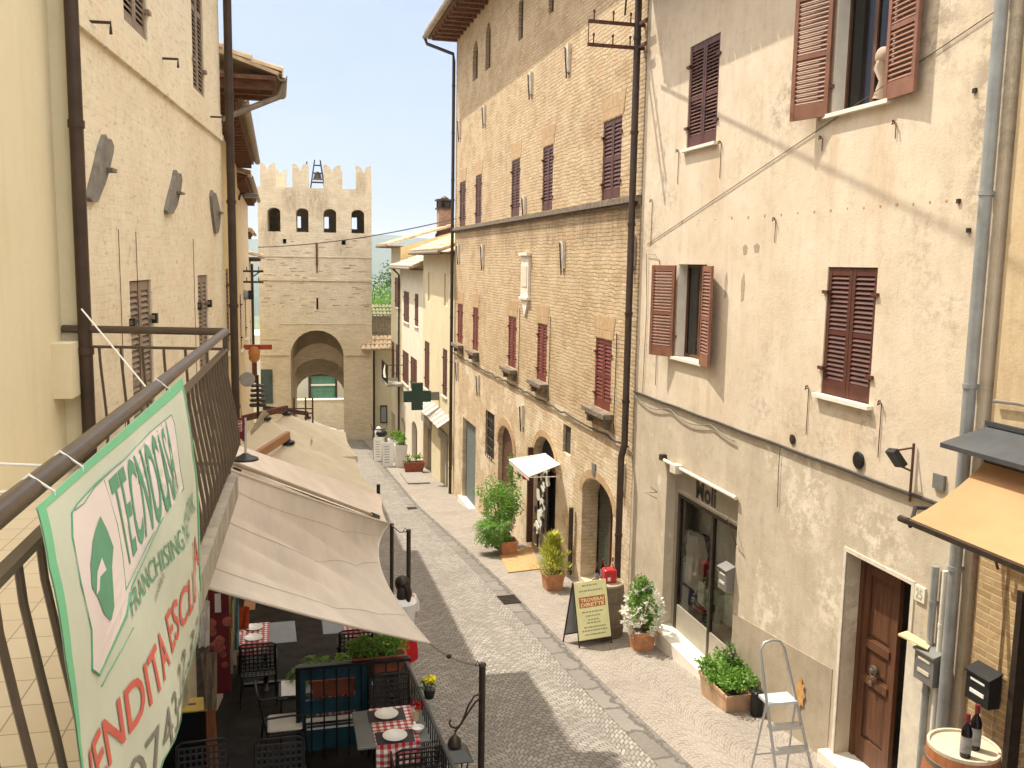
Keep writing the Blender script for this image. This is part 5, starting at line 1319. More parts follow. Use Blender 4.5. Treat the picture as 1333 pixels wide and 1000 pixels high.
# ---- boards, planters and the scooter by the far houses
def boxplanter(name, label, p, w, d, h, mat, lm, lh, ln, ls, group=None, cat='planter', rot=0, rim=.02, plant='leaves', spread=1.0, taper=.8):
    t = thing(name, label, cat, p, group); c, s = math.cos(rot), math.sin(rot)
    def q(x, y, z): return V((p[0] + c * x - s * y, p[1] + s * x + c * y, p[2] + z))
    def rg(k, z, i=0): return [q(-w / 2 * k + i, -d / 2 * k + i, z), q(w / 2 * k - i, -d / 2 * k + i, z), q(w / 2 * k - i, d / 2 * k - i, z), q(-w / 2 * k + i, d / 2 * k - i, z)]
    mb = MB(); mb.loft([rg(taper, 0), rg(taper, .015), rg(.985, h * .82), rg(1.03, h * .84), rg(1.05, h), rg(1.05, h, rim + .01), rg(1.0, h * .86, rim + .01)], True); mb.build('pot', mat, t)
    mb = MB(); mb.poly(rg(.96, h * .9, rim)); mb.build('soil', M['soil'], t)
    if lm:
        mb = MB()
        nx = max(1, int(w / d))
        for k in range(nx):
            x = (k - (nx - 1) / 2) * w / nx
            leaves(mb, q(x, 0, h + lh * .42), (w / nx * .62 * spread, d * .62 * spread, lh * .62), ln // nx, ls, clumps=max(7, ln // 130))
        mb.build('foliage', lm, t)
    return t
for (x, y, w, hh, lb) in ((493, 601, .42, 1.05, 'white sign board standing furthest down the street'), (505, 608.5, .46, 1.05, 'white sign board with faint grey lines nearer the planters')):
    p = hitg(x, y); t = thing('sign_board', lb, 'sign board', p)
    mb = MB(); mb.hexa([p + V((-w / 2, 0, .03)), p + V((w / 2, 0, .03)), p + V((w / 2, .03, .03)), p + V((-w / 2, .03, .03)), p + V((-w / 2, .18, hh)), p + V((w / 2, .18, hh)), p + V((w / 2, .21, hh)), p + V((-w / 2, .21, hh))]); mb.build('board', M['white'], t)
    mb = MB(); mb.hexa([p + V((-w / 2, .42, 0)), p + V((w / 2, .42, 0)), p + V((w / 2, .44, 0)), p + V((-w / 2, .44, 0)), p + V((-w / 2, .22, hh)), p + V((w / 2, .22, hh)), p + V((w / 2, .24, hh)), p + V((-w / 2, .24, hh))]); mb.build('back_leg', M['greypanel'], t)
    mb = MB()
    for k in range(7): zz = .2 + k * .11; mb.hexa([p + V((-w * .3, .18 * zz / hh - .008, zz)), p + V((w * (.1 + .03 * (k % 3)), .18 * zz / hh - .008, zz)), p + V((w * (.1 + .03 * (k % 3)), .18 * zz / hh + .01, zz)), p + V((-w * .3, .18 * zz / hh + .01, zz)), p + V((-w * .3, .18 * zz / hh - .004, zz + .03)), p + V((w * .2, .18 * zz / hh - .004, zz + .03)), p + V((w * .2, .18 * zz / hh + .012, zz + .03)), p + V((-w * .3, .18 * zz / hh + .012, zz + .03))])
    mb.build('printed_lines', M['greypanel'], t)
p = hitg(521.5, 608); boxplanter('tall_planter', 'tall white planter with a green bush, nearest of the far pair', p, .5, .5, 1.0, M['white'], M['leaf'], .4, 260, .12, 'tall white planters', 'planter', spread=1.1)
p = hitg(513, 600); boxplanter('tall_planter', 'tall white planter with a green bush, the one beside the sign board', p, .5, .5, 1.0, M['white'], M['leaf'], .4, 260, .12, 'tall white planters', 'planter', spread=1.1)
p = hitg(538.5, 615); boxplanter('flower_box', 'dark red flower box with small green plants near the grey ramp', p, .85, .4, .45, M['terradark'], M['leaf'], .3, 160, .1, cat='planter', spread=.8)
# scooter, seen from behind
p = hitg(498, 592); sct = thing('motor_scooter', 'black and white motor scooter parked behind the far white sign boards', 'scooter', p)
mb = MB(); mb.lathe(p + V((-.07, .0, .26)), [(.001, -.06), (.2, -.06), (.26, -.03), (.26, .03), (.2, .06), (.001, .06)], 18, axis=(1, 0, 0)); mb.build('wheel', M['black'], sct, smooth=True)
mb = MB(); mb.lathe(p + V((-.07, 1.25, .26)), [(.001, -.06), (.2, -.06), (.26, -.03), (.26, .03), (.2, .06), (.001, .06)], 18, axis=(1, 0, 0)); mb.build('wheel', M['black'], sct, smooth=True)
mb = MB(); mb.loft([[p + V((-.07 + a * w, y, z + b * h)) for a, b in ((-1, -.6), (-.7, -1), (.7, -1), (1, -.6), (.9, .7), (.5, 1), (-.5, 1), (-.9, .7))] for y, w, z, h in ((-.25, .1, .7, .1), (-.15, .17, .66, .2), (.3, .19, .6, .26), (.6, .16, .5, .22))], True); mb.build('body', M['black'], sct, smooth=True)
mb = MB(); mb.loft([[p + V((-.07 + a * w, y, z + b * h)) for a, b in ((-1, -1), (1, -1), (1, .6), (.5, 1), (-.5, 1), (-1, .6))] for y, w, z, h in ((1.0, .2, .65, .3), (1.08, .19, .8, .3), (1.2, .1, .95, .2))], True); mb.build('leg_shield', M['white'], sct)
mb = MB(); mb.blob(p + V((-.07, -.28, 1.08)), .27, .22, .17); mb.build('top_case', M['black'], sct, smooth=True)
mb = MB(); mb.bx(p.x - .2, p.x + .06, p.y - .3, p.y - .26, p.z + .62, p.z + .92); mb.build('tail_panel', M['white'], sct)
mb = MB(); mb.tube([p + V((-.4, 1.0, 1.05)), p + V((-.07, 1.05, 1.02)), p + V((.26, 1.0, 1.05))], .025, 7); mb.tube([p + V((.26, 1.0, 1.05)), p + V((.34, .95, 1.3))], .012, 6); mb.tube([p + V((-.4, 1.0, 1.05)), p + V((-.46, .95, 1.3))], .012, 6); mb.build('handlebar', M['black'], sct)
# ================================================================ gate tower
F = TW
tl = F.hit(338.5, 450)[0]; tr = 0.0
zb = -11.5
def tu(x, y=400): return F.hit(x, y)[0]
def tz(y, x=410): return F.hit(x, y)[1]
z_m0 = tz(245); z_m1 = tz(214)
arL, arR, arT = tu(378.5, 500), tu(447.5, 500), tz(430)
rise = (arR - arL) / 2
wn = [(348, 365, 270, 301), (385.3, 401.5, 271, 302), (421, 437.6, 272, 303), (457.3, 474, 273, 303.5)]
wr = [(tu(a, 287), tu(b, 287), tz(302.5), tz(271.5)) for a, b, c, d in wn]
sq = [(tu(368, 315), tu(372.6, 315), tz(318), tz(312)), (tu(444.6, 315), tu(450, 315), tz(318), tz(312))]
slit = (tu(411.8, 395), tu(414.3, 395), tz(403), tz(388))
TD = 4.2
tow = thing('gate_tower', 'stone gate tower with swallowtail battlements and a tall arched passage', 'tower', F.pt((tl + tr) / 2, -9.8, -2))
zmid = tz(421)
mb = MB(); mb.mi = 0
hol = [(*r, 1.0, (r[1] - r[0]) * .36) for r in wr] + [(*r, .5) for r in sq] + [(*slit, .5)]
wall_holes(mb, F, tl, tr, zmid, z_m0, hol)
mb.mi = 1
zar0 = -11.5
wall_holes(mb, F, tl, tr, zb, zmid, [(arL, arR, zar0, arT, TD, rise)])
mb.mi = 0
# sides, back with smaller inner arch and the open belfry at the top
P = F.pt
zf = tz(306)
mb.poly([P(tl, zb, 0), P(tl, z_m0, 0), P(tl, z_m0, -TD - .6), P(tl, zb, -TD - .6)]); mb.poly([P(tr, zb, 0), P(tr, zb, -TD - .6), P(tr, z_m0, -TD - .6), P(tr, z_m0, 0)])
wall_holes(mb, F, tl, tr, zf, z_m0, [(r[0] - .85 + .14 * i, r[0] - .05 + .14 * i, r[2] + .35, r[3] - .22, .6) for i, r in enumerate(wr[1:])], d=-TD)
iaL, iaR = arL + .04, arR - .0
f_in = hity(0, 0, 1)
z_ia = F.hit(414, 487, -TD)[1]
wall_holes(mb, F, tl, tr, zb, zf, [(F.hit(385, 515, -TD)[0], F.hit(448.5, 515, -TD)[0], zar0, z_ia, .6, 1.25)], d=-TD)
mb.poly([P(tl, zf, -.02), P(tr, zf, -.02), P(tr, zf, -TD), P(tl, zf, -TD)])
mb.poly([P(tl, z_m0 - .25, -.02), P(tr, z_m0 - .25, -.02), P(tr, z_m0 - .25, -TD), P(tl, z_m0 - .25, -TD)])
mb.poly([P(tl, zb, -TD - .6), P(tl, z_m0, -TD - .6), P(tl, z_m0, -TD), P(tl, zb, -TD)])
wall = mb.build('wall', [M['tower'], M['towerlow']], tow)
# inner arch band
mb = MB(); z0b = F.hit(414, 466, -2.2)[1]
um = (arL + arR) / 2; n = 12; hw = (arR - arL) / 2 - .02
for k in range(n):
    a, b = math.pi * k / n, math.pi * (k + 1) / n
    q = lambda r1, r2, t: (um + r1 * math.cos(t), z0b - 1.05 + r2 * math.sin(t))
    pa, pb, pc, pd = q(hw, 1.0, a), q(hw + .3, 1.9, a), q(hw + .3, 1.9, b), q(hw, 1.0, b)
    mb.hexa([P(*pa, -2.6), P(*pb, -2.6), P(*pc, -2.6), P(*pd, -2.6), P(*pa, -2.2), P(*pb, -2.2), P(*pc, -2.2), P(*pd, -2.2)])
mb.build('inner_arch', M['towerlow'], tow)
# ledges
mb = MB()
for y, x0, x1, h, d in ((334, tl, tr, .05, .04), (363.5, tl, tr, .09, .07), (461, tl, arL - .05, .08, .07), (461, arR + .05, tr, .08, .07)):
    mb.box(F, x0, x1, tz(y) - h, tz(y), -.02, d)
mb.box(F, tl, tl + 1.05, tz(441) - .05, tz(441), -.02, .03); mb.box(F, tl + 1.0, tl + 1.05, tz(441), tz(421), -.02, .03); mb.box(F, tl + 1.0, tr, tz(421) - .05, tz(421), -.02, .03)
mb.build('string_course', M['towerlow'], tow)
# battlements
def merlon(F2, u0, u1, z0, z1, d, th=.55):
    um = (u0 + u1) / 2; n = 6; v = (z1 - z0) * .34; pts = [(u0, z0), (u1, z0), (u1, z1)]
    for k in range(1, n + 1): t = k / n; pts.append((u1 - (u1 - um) * t, z1 - v * (1 - math.sqrt(max(0, 1 - t * t)))))
    for k in range(n - 1, -1, -1): t = k / n; pts.append((u0 + (um - u0) * t, z1 - v * (1 - math.sqrt(max(0, 1 - t * t)))))
    mb = MB(); f = [F2.pt(u, z, d) for u, z in pts]
    # split in two halves so each outline stays convex enough to fill cleanly
    h1 = [(u0, z0), (um, z0)] + [(u0 + (um - u0) * t, z1 - v * (1 - math.sqrt(max(0, 1 - t * t)))) for t in [k / n for k in range(n, -1, -1)]]
    h2 = [(um, z0), (u1, z0)] + [(u1 - (u1 - um) * t, z1 - v * (1 - math.sqrt(max(0, 1 - t * t)))) for t in [k / n for k in range(0, n + 1)]]
    for h in (h1, h2): mb.prism([F2.pt(u, z, d) for u, z in h], F2.N * -th)
    return mb.build('merlon', M['tower'], tow)
for a, b in ((338.5, 358), (380.3, 401), (421.3, 443.5), (463, 483)): merlon(F, tu(a, 230), tu(b, 230), z_m0, z_m1, 0)
mb = MB(); mb.box(F, tu(443.5, 230), tu(445.5, 230), z_m0, tz(222), -.5, -.02); mb.build('parapet_stub', M['tower'], tow)
L = tr - tl
merlon(F, F.hit(358.5, 232, -TD)[0], F.hit(372, 232, -TD)[0], z_m0 - .1, F.hit(365, 220, -TD)[1], -TD)
FS = Frame(F.pt(tl, 0, 0), -F.N, -F.U); merlon(FS, 1.6, 2.6, z_m0 - .05, z_m1 - .35, 0)
FR = Frame(F.pt(tr, 0, 0), -F.N, F.U); merlon(FR, 1.6, 2.6, z_m0 - .05, z_m1 - .35, 0)
# tie bar, putlog marks
mb = MB(); u = tu(412.5, 335); mb.box(F, u - .05, u + .05, tz(346), tz(317), 0, .05); mb.box(F, u - .03, u + .03, tz(355), tz(346), 0, .06); mb.build('tie_bar', M['iron_rust'], tow)
random.seed(3)
mb = MB()
for k in range(85):
    y = random.uniform(310, 412) if k % 3 else random.uniform(338, 405); x = random.uniform(344, 480); c = F.hit(x, y); w_ = random.uniform(.05, .28); h_ = random.uniform(.025, .05)
    mb.hexa([P(c[0] - w_, c[1], -.02), P(c[0] + w_, c[1] + .02, -.02), P(c[0] + w_, c[1] + .02, .006), P(c[0] - w_, c[1], .006), P(c[0] - w_ * .8, c[1] + h_, -.02), P(c[0] + w_ * .7, c[1] + h_, -.02), P(c[0] + w_ * .7, c[1] + h_, .004), P(c[0] - w_ * .8, c[1] + h_, .004)])
mb.build('open_joints', plain('weathered_joints', (.30, .22, .13), .95, .2, 8, 0), tow)
# iron bell frame with aerial
c = F.pt(tu(412, 230), z_m0 - .25, -1.0)
bf = thing('bell_frame', 'iron bell frame standing on the tower between two battlements', 'bell frame', c)
mb = MB(); h = tz(206) - z_m0 + .25
for a in (-.42, .42):
    for b in (-.3, .3): mb.tube([c + V((a, b, 0)), c + V((a * .35, b * .35, h))], .03, 6)
for q in (.35, .62, .85):
    s = .42 * (1 - .65 * q); mb.tube([c + V((-s, -s * .7, h * q)), c + V((s, -s * .7, h * q)), c + V((s, s * .7, h * q)), c + V((-s, s * .7, h * q)), c + V((-s, -s * .7, h * q))], .025, 6)
mb.build('frame_bars', M['iron'], bf)
mb = MB(); mb.lathe(c + V((0, 0, h * .42)), [(.28, 0), (.23, .08), (.17, .3), (.1, .42), (.001, .46)], 14); mb.build('bell', M['iron'], bf, smooth=True)
mb = MB(); mb.tube([c + V((-.62, 0, 0)), c + V((-.6, 0, h * .75)), c + V((-.55, 0, h * .95))], .03, 6); mb.bx(c.x - .74, c.x - .5, c.y - .08, c.y + .08, c.z + h * .62, c.z + h * .85); mb.build('loudspeaker', M['black'], bf)
mb = MB(); mb.tube([c + V((.62, 0, 0)), c + V((.62, 0, h * .45))], .03, 6); mb.bx(c.x + .45, c.x + .85, c.y - .06, c.y + .06, c.z + h * .35, c.z + h * .47); mb.build('lamp_post', M['iron'], bf)

# dark window / notice at the tower foot, left
mb = MB(); mb.box(F, tl + .02, tu(355, 500), tz(525), tz(481), 0, .06); tag(mb.build('notice_board', plain('dark_green_board', (.06, .09, .085), .5, .3, 3), None, base=P(tl + .3, tz(525), 0)), 'tall dark green board on the foot of the gate tower', 'notice board')
# beyond the gate: parapet wall, pale house, green kiosk
yb = 61.0
tb = hity(420, 520, yb); bb = hity(420, 546, yb)
mb = MB(); mb.bx(-1.5, 9, yb, yb + .4, bb.z - .8, tb.z - .08); pw_ = mb.build('parapet_wall', M['towerlow'], None, base=(3, yb, bb.z)); tag(pw_, 'low stone parapet wall seen through the gate arch', 'wall')
mb = MB(); mb.bx(-1.5, 9, yb - .06, yb + .46, tb.z - .08, tb.z); mb.build('coping', M['stonepale'], pw_)
g0 = hity(405, 519, 63); g1 = hity(436, 489, 63)
ks = thing('kiosk', 'green shuttered kiosk behind the parapet wall beyond the gate', 'kiosk', (g0.x, 63, g0.z - 1.2))
mb = MB()
for k in range(9):
    z = g0.z - .8 + (g1.z - g0.z + .8) * k / 9; e = (g1.z - g0.z + .8) / 9
    mb.hexa([V((g0.x, 63, z)), V((g1.x, 63, z)), V((g1.x, 64.5, z)), V((g0.x, 64.5, z)), V((g0.x, 63.03, z + e * .97)), V((g1.x, 63.03, z + e * .97)), V((g1.x, 64.5, z + e * .97)), V((g0.x, 64.5, z + e * .97))])
mb.build('green_shutter', M['greenshut'], ks)
mb = MB(); mb.bx(g0.x, g1.x, 62.9, 63, (g0.z + g1.z) / 2 + .1, (g0.z + g1.z) / 2 + .22); mb.build('shelf', M['whitecloth'], ks)
mb = MB(); mb.bx(g0.x - .15, g0.x, 62.9, 64.5, g0.z - .8, g1.z + .05); mb.bx(g1.x, g1.x + .15, 62.9, 64.5, g0.z - .8, g1.z + .05); mb.bx(g0.x - .2, g1.x + .2, 62.8, 64.6, g1.z + .05, g1.z + .15); mb.build('kiosk_frame', M['iron'], ks)
hz = thing('far_pale_house', 'pale sunlit house front beyond the gate arch', 'house', (1, 66, -13))
FB = Frame((0, 66, 0), (1, 0, 0), (0, -1, 0))
mb = MB(); wall_holes(mb, FB, -2.2, 5.2, -14, -5.2, [(.2, .9, -8.6, -7.2, .2)]); body(mb, FB, -2.2, 5.2, -14, -5.2, 5); mb.build('wall', M['whiteR'], hz)
mb = MB(); mb.box(FB, .2, .9, -8.6, -7.2, -.2, -.15); mb.build('window', M['shut'], hz)
# ---- link wall, porch roof, fence right of the tower
lk = thing('link_wall', 'beige wall with a drainpipe joining the gate tower and the last house', 'wall', F.pt(.6, -9.8, -1.0))
l1 = F.hit(508, 500, -1.0)[0]
zl = F.hit(490, 452, -1.0)[1]
mb = MB(); mb.box(F, .02, l1 + .6, -11.5, zl, -1.6, -1.0); mb.build('wall', M['peachR'] if 'peachR' in M else M['cream'], lk)
a = F.pt(-.55, F.hit(476, 456, .4)[1], .38); b = F.pt(l1 + .5, F.hit(500, 455, .4)[1], .38)
mb = MB(); mb.mi = 0; tiles(mb, a, b, V((.12, 1.1, .62)), r=.13, n=9); mb.build('tiled_coping', M['tilepale'], lk)
u = F.hit(487, 500, -.95)[0]; mb = MB(); mb.tube([F.pt(u, zl, -.93), F.pt(u, -9.8, -.93)], .05, 7); mb.build('drainpipe', M['pipebrown'], lk)
u = F.hit(499.5, 540, -.95)[0]; z0_, z1_ = F.hit(500, 551, -.95)[1], F.hit(500, 528, -.95)[1]
mb = MB(); mb.box(F, u - .2, u + .2, z0_, z1_, -1.0, -.93); mb.build('notice_case', M['iron'], lk); mb = MB(); mb.box(F, u - .14, u + .14, z0_ + .08, z1_ - .08, -.93, -.92); mb.build('notice_pane', M['greypanel'], [c for c in lk.children if c.name.startswith('notice_case')][0])
fy = 53.5; f0 = hity(484, 437, fy); f1 = hity(509, 411, fy)
fn = thing('board_fence', 'dark vertical board fence above the tiled coping beside the tower', 'fence', (f0.x, fy, f0.z)); mb = MB(); n = 13
for k in range(n):
    x = f0.x + (f1.x - f0.x) * k / n; mb.bx(x, x + .075, fy, fy + .03, f0.z - .5, f1.z + random.uniform(-.03, .03))
mb.build('boards', M['darkstone'], fn); mb = MB(); mb.bx(f0.x, f1.x, fy + .03, fy + .07, f1.z - .25, f1.z - .17); mb.bx(f0.x, f1.x, fy + .03, fy + .07, f0.z + .1, f0.z + .18); mb.build('rail', M['darkstone'], fn)
# trees beyond
def tree(name, label, x, y, zbase, ztop, rad, n=2600, leafsize=.28, mat=None):
    t = thing(name, label, 'tree', (x, y, zbase), 'trees beyond the tower')
    mb = MB(); h = ztop - zbase
    mb.tube([(x, y, zbase), (x + .1, y, zbase + h * .3), (x - .05, y, zbase + h * .6)], [.28, .2, .1], 8)
    for k in range(5):
        a = k * 1.3; mb.tube([(x, y, zbase + h * (.3 + .05 * k)), (x + rad * .6 * math.cos(a), y + rad * .6 * math.sin(a), zbase + h * (.55 + .06 * k))], [.1, .03], 6)
    mb.build('trunk', M['bark'], t)
    mb = MB(); leaves(mb, (x, y, zbase + h * .62), (rad, rad, h * .42), n, leafsize, clumps=22); mb.build('crown', mat or M['leaftree'], t)
    return t
def tp(px, py, y): return hity(px, py, y)
a = tp(497, 348, 84); tree('leafy_tree', 'green tree standing tallest in the gap between tower and chimney house', a.x, 84, -11, a.z, 2.6)
a = tp(486, 368, 78); tree('leafy_tree', 'rounded green tree partly hidden by the tower edge', a.x, 78, -11, a.z, 2.2)
a = tp(503, 372, 70); tree('leafy_tree', 'yellow-green shrubby tree lowest in the gap beside the fence', a.x, 70, -9.5, a.z, 1.6, 1500, .22, M['leaf'])
a = tp(493, 405, 60); mb = MB(); r_ = hity(490, 403, 62)
hut = thing('hut', 'small hut with a pale roof under the trees beside the tower', 'hut', (r_.x, 62, -9))
mb.bx(r_.x - 1.2, r_.x + 1.0, 62, 64, -12, r_.z - .5); mb.build('wall', M['ochre'], hut)
mb = MB(); tiles(mb, V((r_.x - 1.4, 61.8, r_.z - .6)), V((r_.x + 1.2, 61.8, r_.z - .6)), V((0, 1.6, .8)), r=.12); mb.build('roof', M['hutroof'], hut)
# ================================================================ houses on the left
cl1 = CW.hit(290.5, 300)[0]
crm = thing('limewashed_house', 'limewashed brick house on the left with iron-tied walls and taupe shutters', 'house', CW.pt(cl1 / 2, G(10), 0))
def cr(xl, xr, yt, yb): return CW.rect(xl, xr, yt, yb)
W1 = cr(171, 199, 366, 520); W2 = cr(258.5, 271, 351, 470); W3 = cr(160, 190, -60, 38); W4 = cr(249.5, 264, -60, 128)
ws = [(W1[0], W1[1], W1[3] - 1.75, W1[3]), (W2[0], W2[1], W1[3] - 1.75, W1[3]), W3, W4]
W3 = (W3[0], W3[1], W3[2], W3[2] + 1.7); W4 = (W4[0], W4[1], W4[2], W4[2] + 2.2)
ws[2], ws[3] = W3, W4
CZ = 4.3
mb = MB(); REST = [(1.7, 3.2, -6.2, -3.0), (3.7, 5.0, -6.3, -3.0), (5.5, 6.8, -6.4, -3.1)]; wall_holes(mb, CW, 0, cl1, -9, CZ, [(*r, .25) for r in ws] + [(*r, .5) for r in REST]); body(mb, CW, 0, cl1, -9, CZ, 7)
# fascia course
a = CW.hit(112, 27); b = CW.hit(290, 186)
zc_ = (a[1] + b[1]) / 2
mb.box(CW, .0, cl1, zc_ - .05, zc_ + .03, -.02, .035); mb.box(CW, .0, cl1, zc_ + .03, zc_ + .30, -.02, .018)
mb.build('wall', M['whitebrick'], crm)
for r in ws: window(crm, CW, r, M['shutgrey'], M['stonepale'], M['winwood'], depth=.25, sill=None, sl=.05)
for r in REST:
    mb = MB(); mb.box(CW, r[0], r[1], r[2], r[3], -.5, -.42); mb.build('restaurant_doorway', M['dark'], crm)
    mb = MB(); mb.box(CW, r[0], r[0] + .07, r[2], r[3], -.4, -.3); mb.box(CW, r[1] - .07, r[1], r[2], r[3], -.4, -.3); mb.build('doorway_frame', M['winwood'], crm)
for r, q in ((ws[0], 0), (ws[1], 0)):
    for u in (r[0] - .03, r[1] + .0):
        for z in (r[2] + .4, r[3] - .4): mb = MB(); mb.box(CW, u - .02, u + .05, z, z + .09, 0, .045); mb.build('shutter_hinge', M['black'], crm)
# grey anchor plates
M['plt'] = plain('grey_slate_plate', (.20, .185, .165), .7, .2, 9, .3)
for out, stub in ((((130, 120), (140, 145), (165, 150), (180, 190), (178, 230), (150, 350), (125, 430), (80, 540), (45, 535), (30, 510), (45, 440), (75, 320), (105, 190)), (155, 185, 325, 360)),
                  (((568, 340), (580, 360), (598, 362), (605, 400), (600, 450), (575, 560), (548, 612), (515, 615), (510, 590), (530, 500), (552, 420)), (585, 610, 472, 495)),
                  (((793, 465), (800, 478), (815, 485), (835, 560), (845, 620), (838, 690), (830, 730), (815, 735), (805, 660), (795, 580), (788, 500)), (838, 852, 597, 615))):
    q = [CW.hit(110 + x / 4.763, 150 + y / 4.763, .03) for x, y in out]
    mb = MB(); mb.prism([CW.pt(u, z, -.01) for u, z in q], CW.N * .045); ap = mb.build('anchor_plate', M['plt'], crm)
    s0, s1 = CW.hit(110 + stub[0] / 4.763, 150 + stub[2] / 4.763, .06), CW.hit(110 + stub[1] / 4.763, 150 + stub[3] / 4.763, .06)
    mb = MB(); mb.box(CW, min(s0[0], s1[0]), max(s0[0], s1[0]), s1[1], s0[1], -.01, .08); mb.build('plate_bolt', M['darkstone'], ap)
for (x, y) in ((113, 28), (209, 76), (272, 152)):
    a = CW.hit(x, y); mb = MB(); mb.tube([CW.pt(a[0], a[1], -.02), CW.pt(a[0], a[1], .16), CW.pt(a[0], a[1] - .08, .16)], .012, 6); mb.build('gutter_hook', M['iron'], crm)
# lower wall pipes (thin) and eaves
for x in (154, 176.5, 251):
    a = CW.hit(x, 340); mb = MB(); mb.tube([CW.pt(a[0], a[1] + .25, .01), CW.pt(a[0], -3.2, .01)], .003, 4); mb.build('wall_wire', M['iron_rust'], crm)
mb = MB(); mb.box(CW, 0, cl1 + .42, CZ, CZ + .1, -.2, .42); mb.mi = 1; tiles(mb, CW.pt(0, CZ + .14, .48), CW.pt(cl1 + .42, CZ + .14, .48), V((-3.5, 0, 1.3))); mb.build('roof', [M['eaves'], M['tile']], crm)
downpipe(crm, [CW.pt(cl1 - .02, CZ, .12), CW.pt(cl1 - .02, -7, .12)], .055, M['pipebrown'], label='brown drainpipe at the far corner of the limewashed house')
# near drainpipe, on the corner between our house and the limewashed one
pA = hity(104, 0, 6.98); pu = CW.hit(111, 430, .09)
xp_ = hity(110.5, 430, 6.89).x; downpipe(crm, [V((xp_, 6.89, 4.7)), V((xp_, 6.89, -6))], .046, M['pipebrown'], label='broad dark brown drainpipe nearest the balcony')

# our own house
own = thing('yellow_rendered_house', 'smooth yellow rendered house carrying the balcony', 'house', YW.pt(-2, G(4), 0))
mb = MB(); mb.box(YW, -9, .0, -7, 4.7, -6, 0); mb.bx(-1.6, hity(103, 430, 6.955).x, 6.94, 6.966, -7, 4.7); mb.build('wall', M['yellowwall'], own)
mb = MB(); mb.box(YW, -9, .0, 4.7, 4.8, -2, .45); mb.mi = 1; tiles(mb, YW.pt(-9, 4.84, .5), YW.pt(0, 4.84, .5), V((-3.5, 0, 1.3))); mb.build('roof', [M['eaves'], M['tile']], own)
# balcony: floor, edge stone and rail
ra = V((-.362, 6.64, 0)); dirr = V((.172, 4.70, 0)).normalized()
RF = Frame(ra, dirr, (dirr.y, -dirr.x, 0))           # u = 0 at the far corner, negative towards us
ZR = -.5; ZFl = -1.5
L0 = -8.5
side = V((-1.4597, 6.936, 0)) - ra; sl_ = side.length; SF = Frame(ra, side, (-side.y, side.x, 0)) if True else None
SN = V((-side.y, side.x, 0)).normalized();
if SN.y < 0: SN = -SN
SF = Frame(ra, side, SN)
sideS = V(YW.pt(L0, 0, 0)); 
c_far_wall = V((-1.47, 6.93, 0)); c_far = ra; c_near = RF.pt(L0, 0, 0)
mb = MB()
q = [RF.pt(.06, 0, .06), V((-1.5, 7.0, 0)), V((-1.75, -1.9, 0)), RF.pt(L0, 0, .06)]
mb.prism([V((p.x, p.y, ZFl - .18)) for p in q], V((0, 0, .165)))
bs = mb.build('balcony_slab', M['stone'], own)
mb = MB(); q2 = [RF.pt(-.02, 0, -.06), V((-1.46, 6.9, 0)), V((-1.74, -1.8, 0)), RF.pt(L0, 0, -.06)]
mb.prism([V((p.x, p.y, ZFl - .014)) for p in q2], V((0, 0, .014))); mb.build('floor_tiles', M['balctile'], bs)
rail = MB(); rail.tube([RF.pt(L0, ZR, 0), RF.pt(.0, ZR, 0), SF.pt(sl_ - .01, ZR, 0)], .026, 12)
rl_ = rail.build('balcony_railing', M['railiron'], own, smooth=True)
mb = MB(); mb.bar(RF.pt(L0, ZR - .12, 0), RF.pt(0, ZR - .12, 0), .03, .02); mb.bar(SF.pt(0, ZR - .12, 0), SF.pt(sl_, ZR - .12, 0), .03, .018)
mb.bar(RF.pt(L0, ZFl + .07, .0), RF.pt(0, ZFl + .07, .0), .035, .02); mb.bar(SF.pt(0, ZFl + .07, 0), SF.pt(sl_, ZFl + .07, 0), .035, .02)
mb.bar(RF.pt(0, ZFl, 0), RF.pt(0, ZR, 0), .035, .035); mb.build('rail_bars', M['railiron'], rl_)
def baluster(F_, u, sgn=1):
    zt, zb_ = ZR - .12, ZFl + .07; H_ = zt - zb_; pts = []
    for t, b in ((0, 0), (.12, .012), (.3, .05), (.5, .095), (.68, .13), (.8, .135), (.9, .09), (1, 0)):
        pts.append(F_.pt(u, zt - H_ * t, b * sgn * .62))
    m = MB(); m.tube(pts, .0095, 6); m.build('baluster', M['railiron'], rl_, smooth=True)
u = -.12
while u > -6.6: baluster(RF, u); u -= .155
u = .13
while u < sl_: baluster(SF, u); u += .15
mb = MB(); mb.box(YW, -.28, -.06, ZR - .45, ZR - .08, 0, .12); mb.build('bracket_block', M['yellowwall'], own)
# strings holding the banner
RAILD = .035
for (x, y, dx) in ((38, 632, -.7), (78, 590, -1.0), (203, 490, -.45)):
    u, z = RF.hit(x, y, .0); p = RF.pt(u, ZR + .03, 0)
    pts = [RF.pt(u + .03, ZR - .09, .04), RF.pt(u + .015, ZR - .01, .045), RF.pt(u, ZR + .032, .0), RF.pt(u - .01, ZR + .0, -.035)]
    if dx < -.9: pts += [RF.pt(u - .01, ZR + .03, -.45)]
    if abs(dx + .45) < .01: pts += [RF.pt(u + .4, ZR + .28, -.35)]
    if abs(dx + .7) < .01: pts += [RF.pt(u - .2, ZR - .02, -.4)]
    cable('banner_string', 'thin white string tied round the rail at the banner edge', pts, .0035, M['white'], 'string', 'strings tying the banner to the rail')

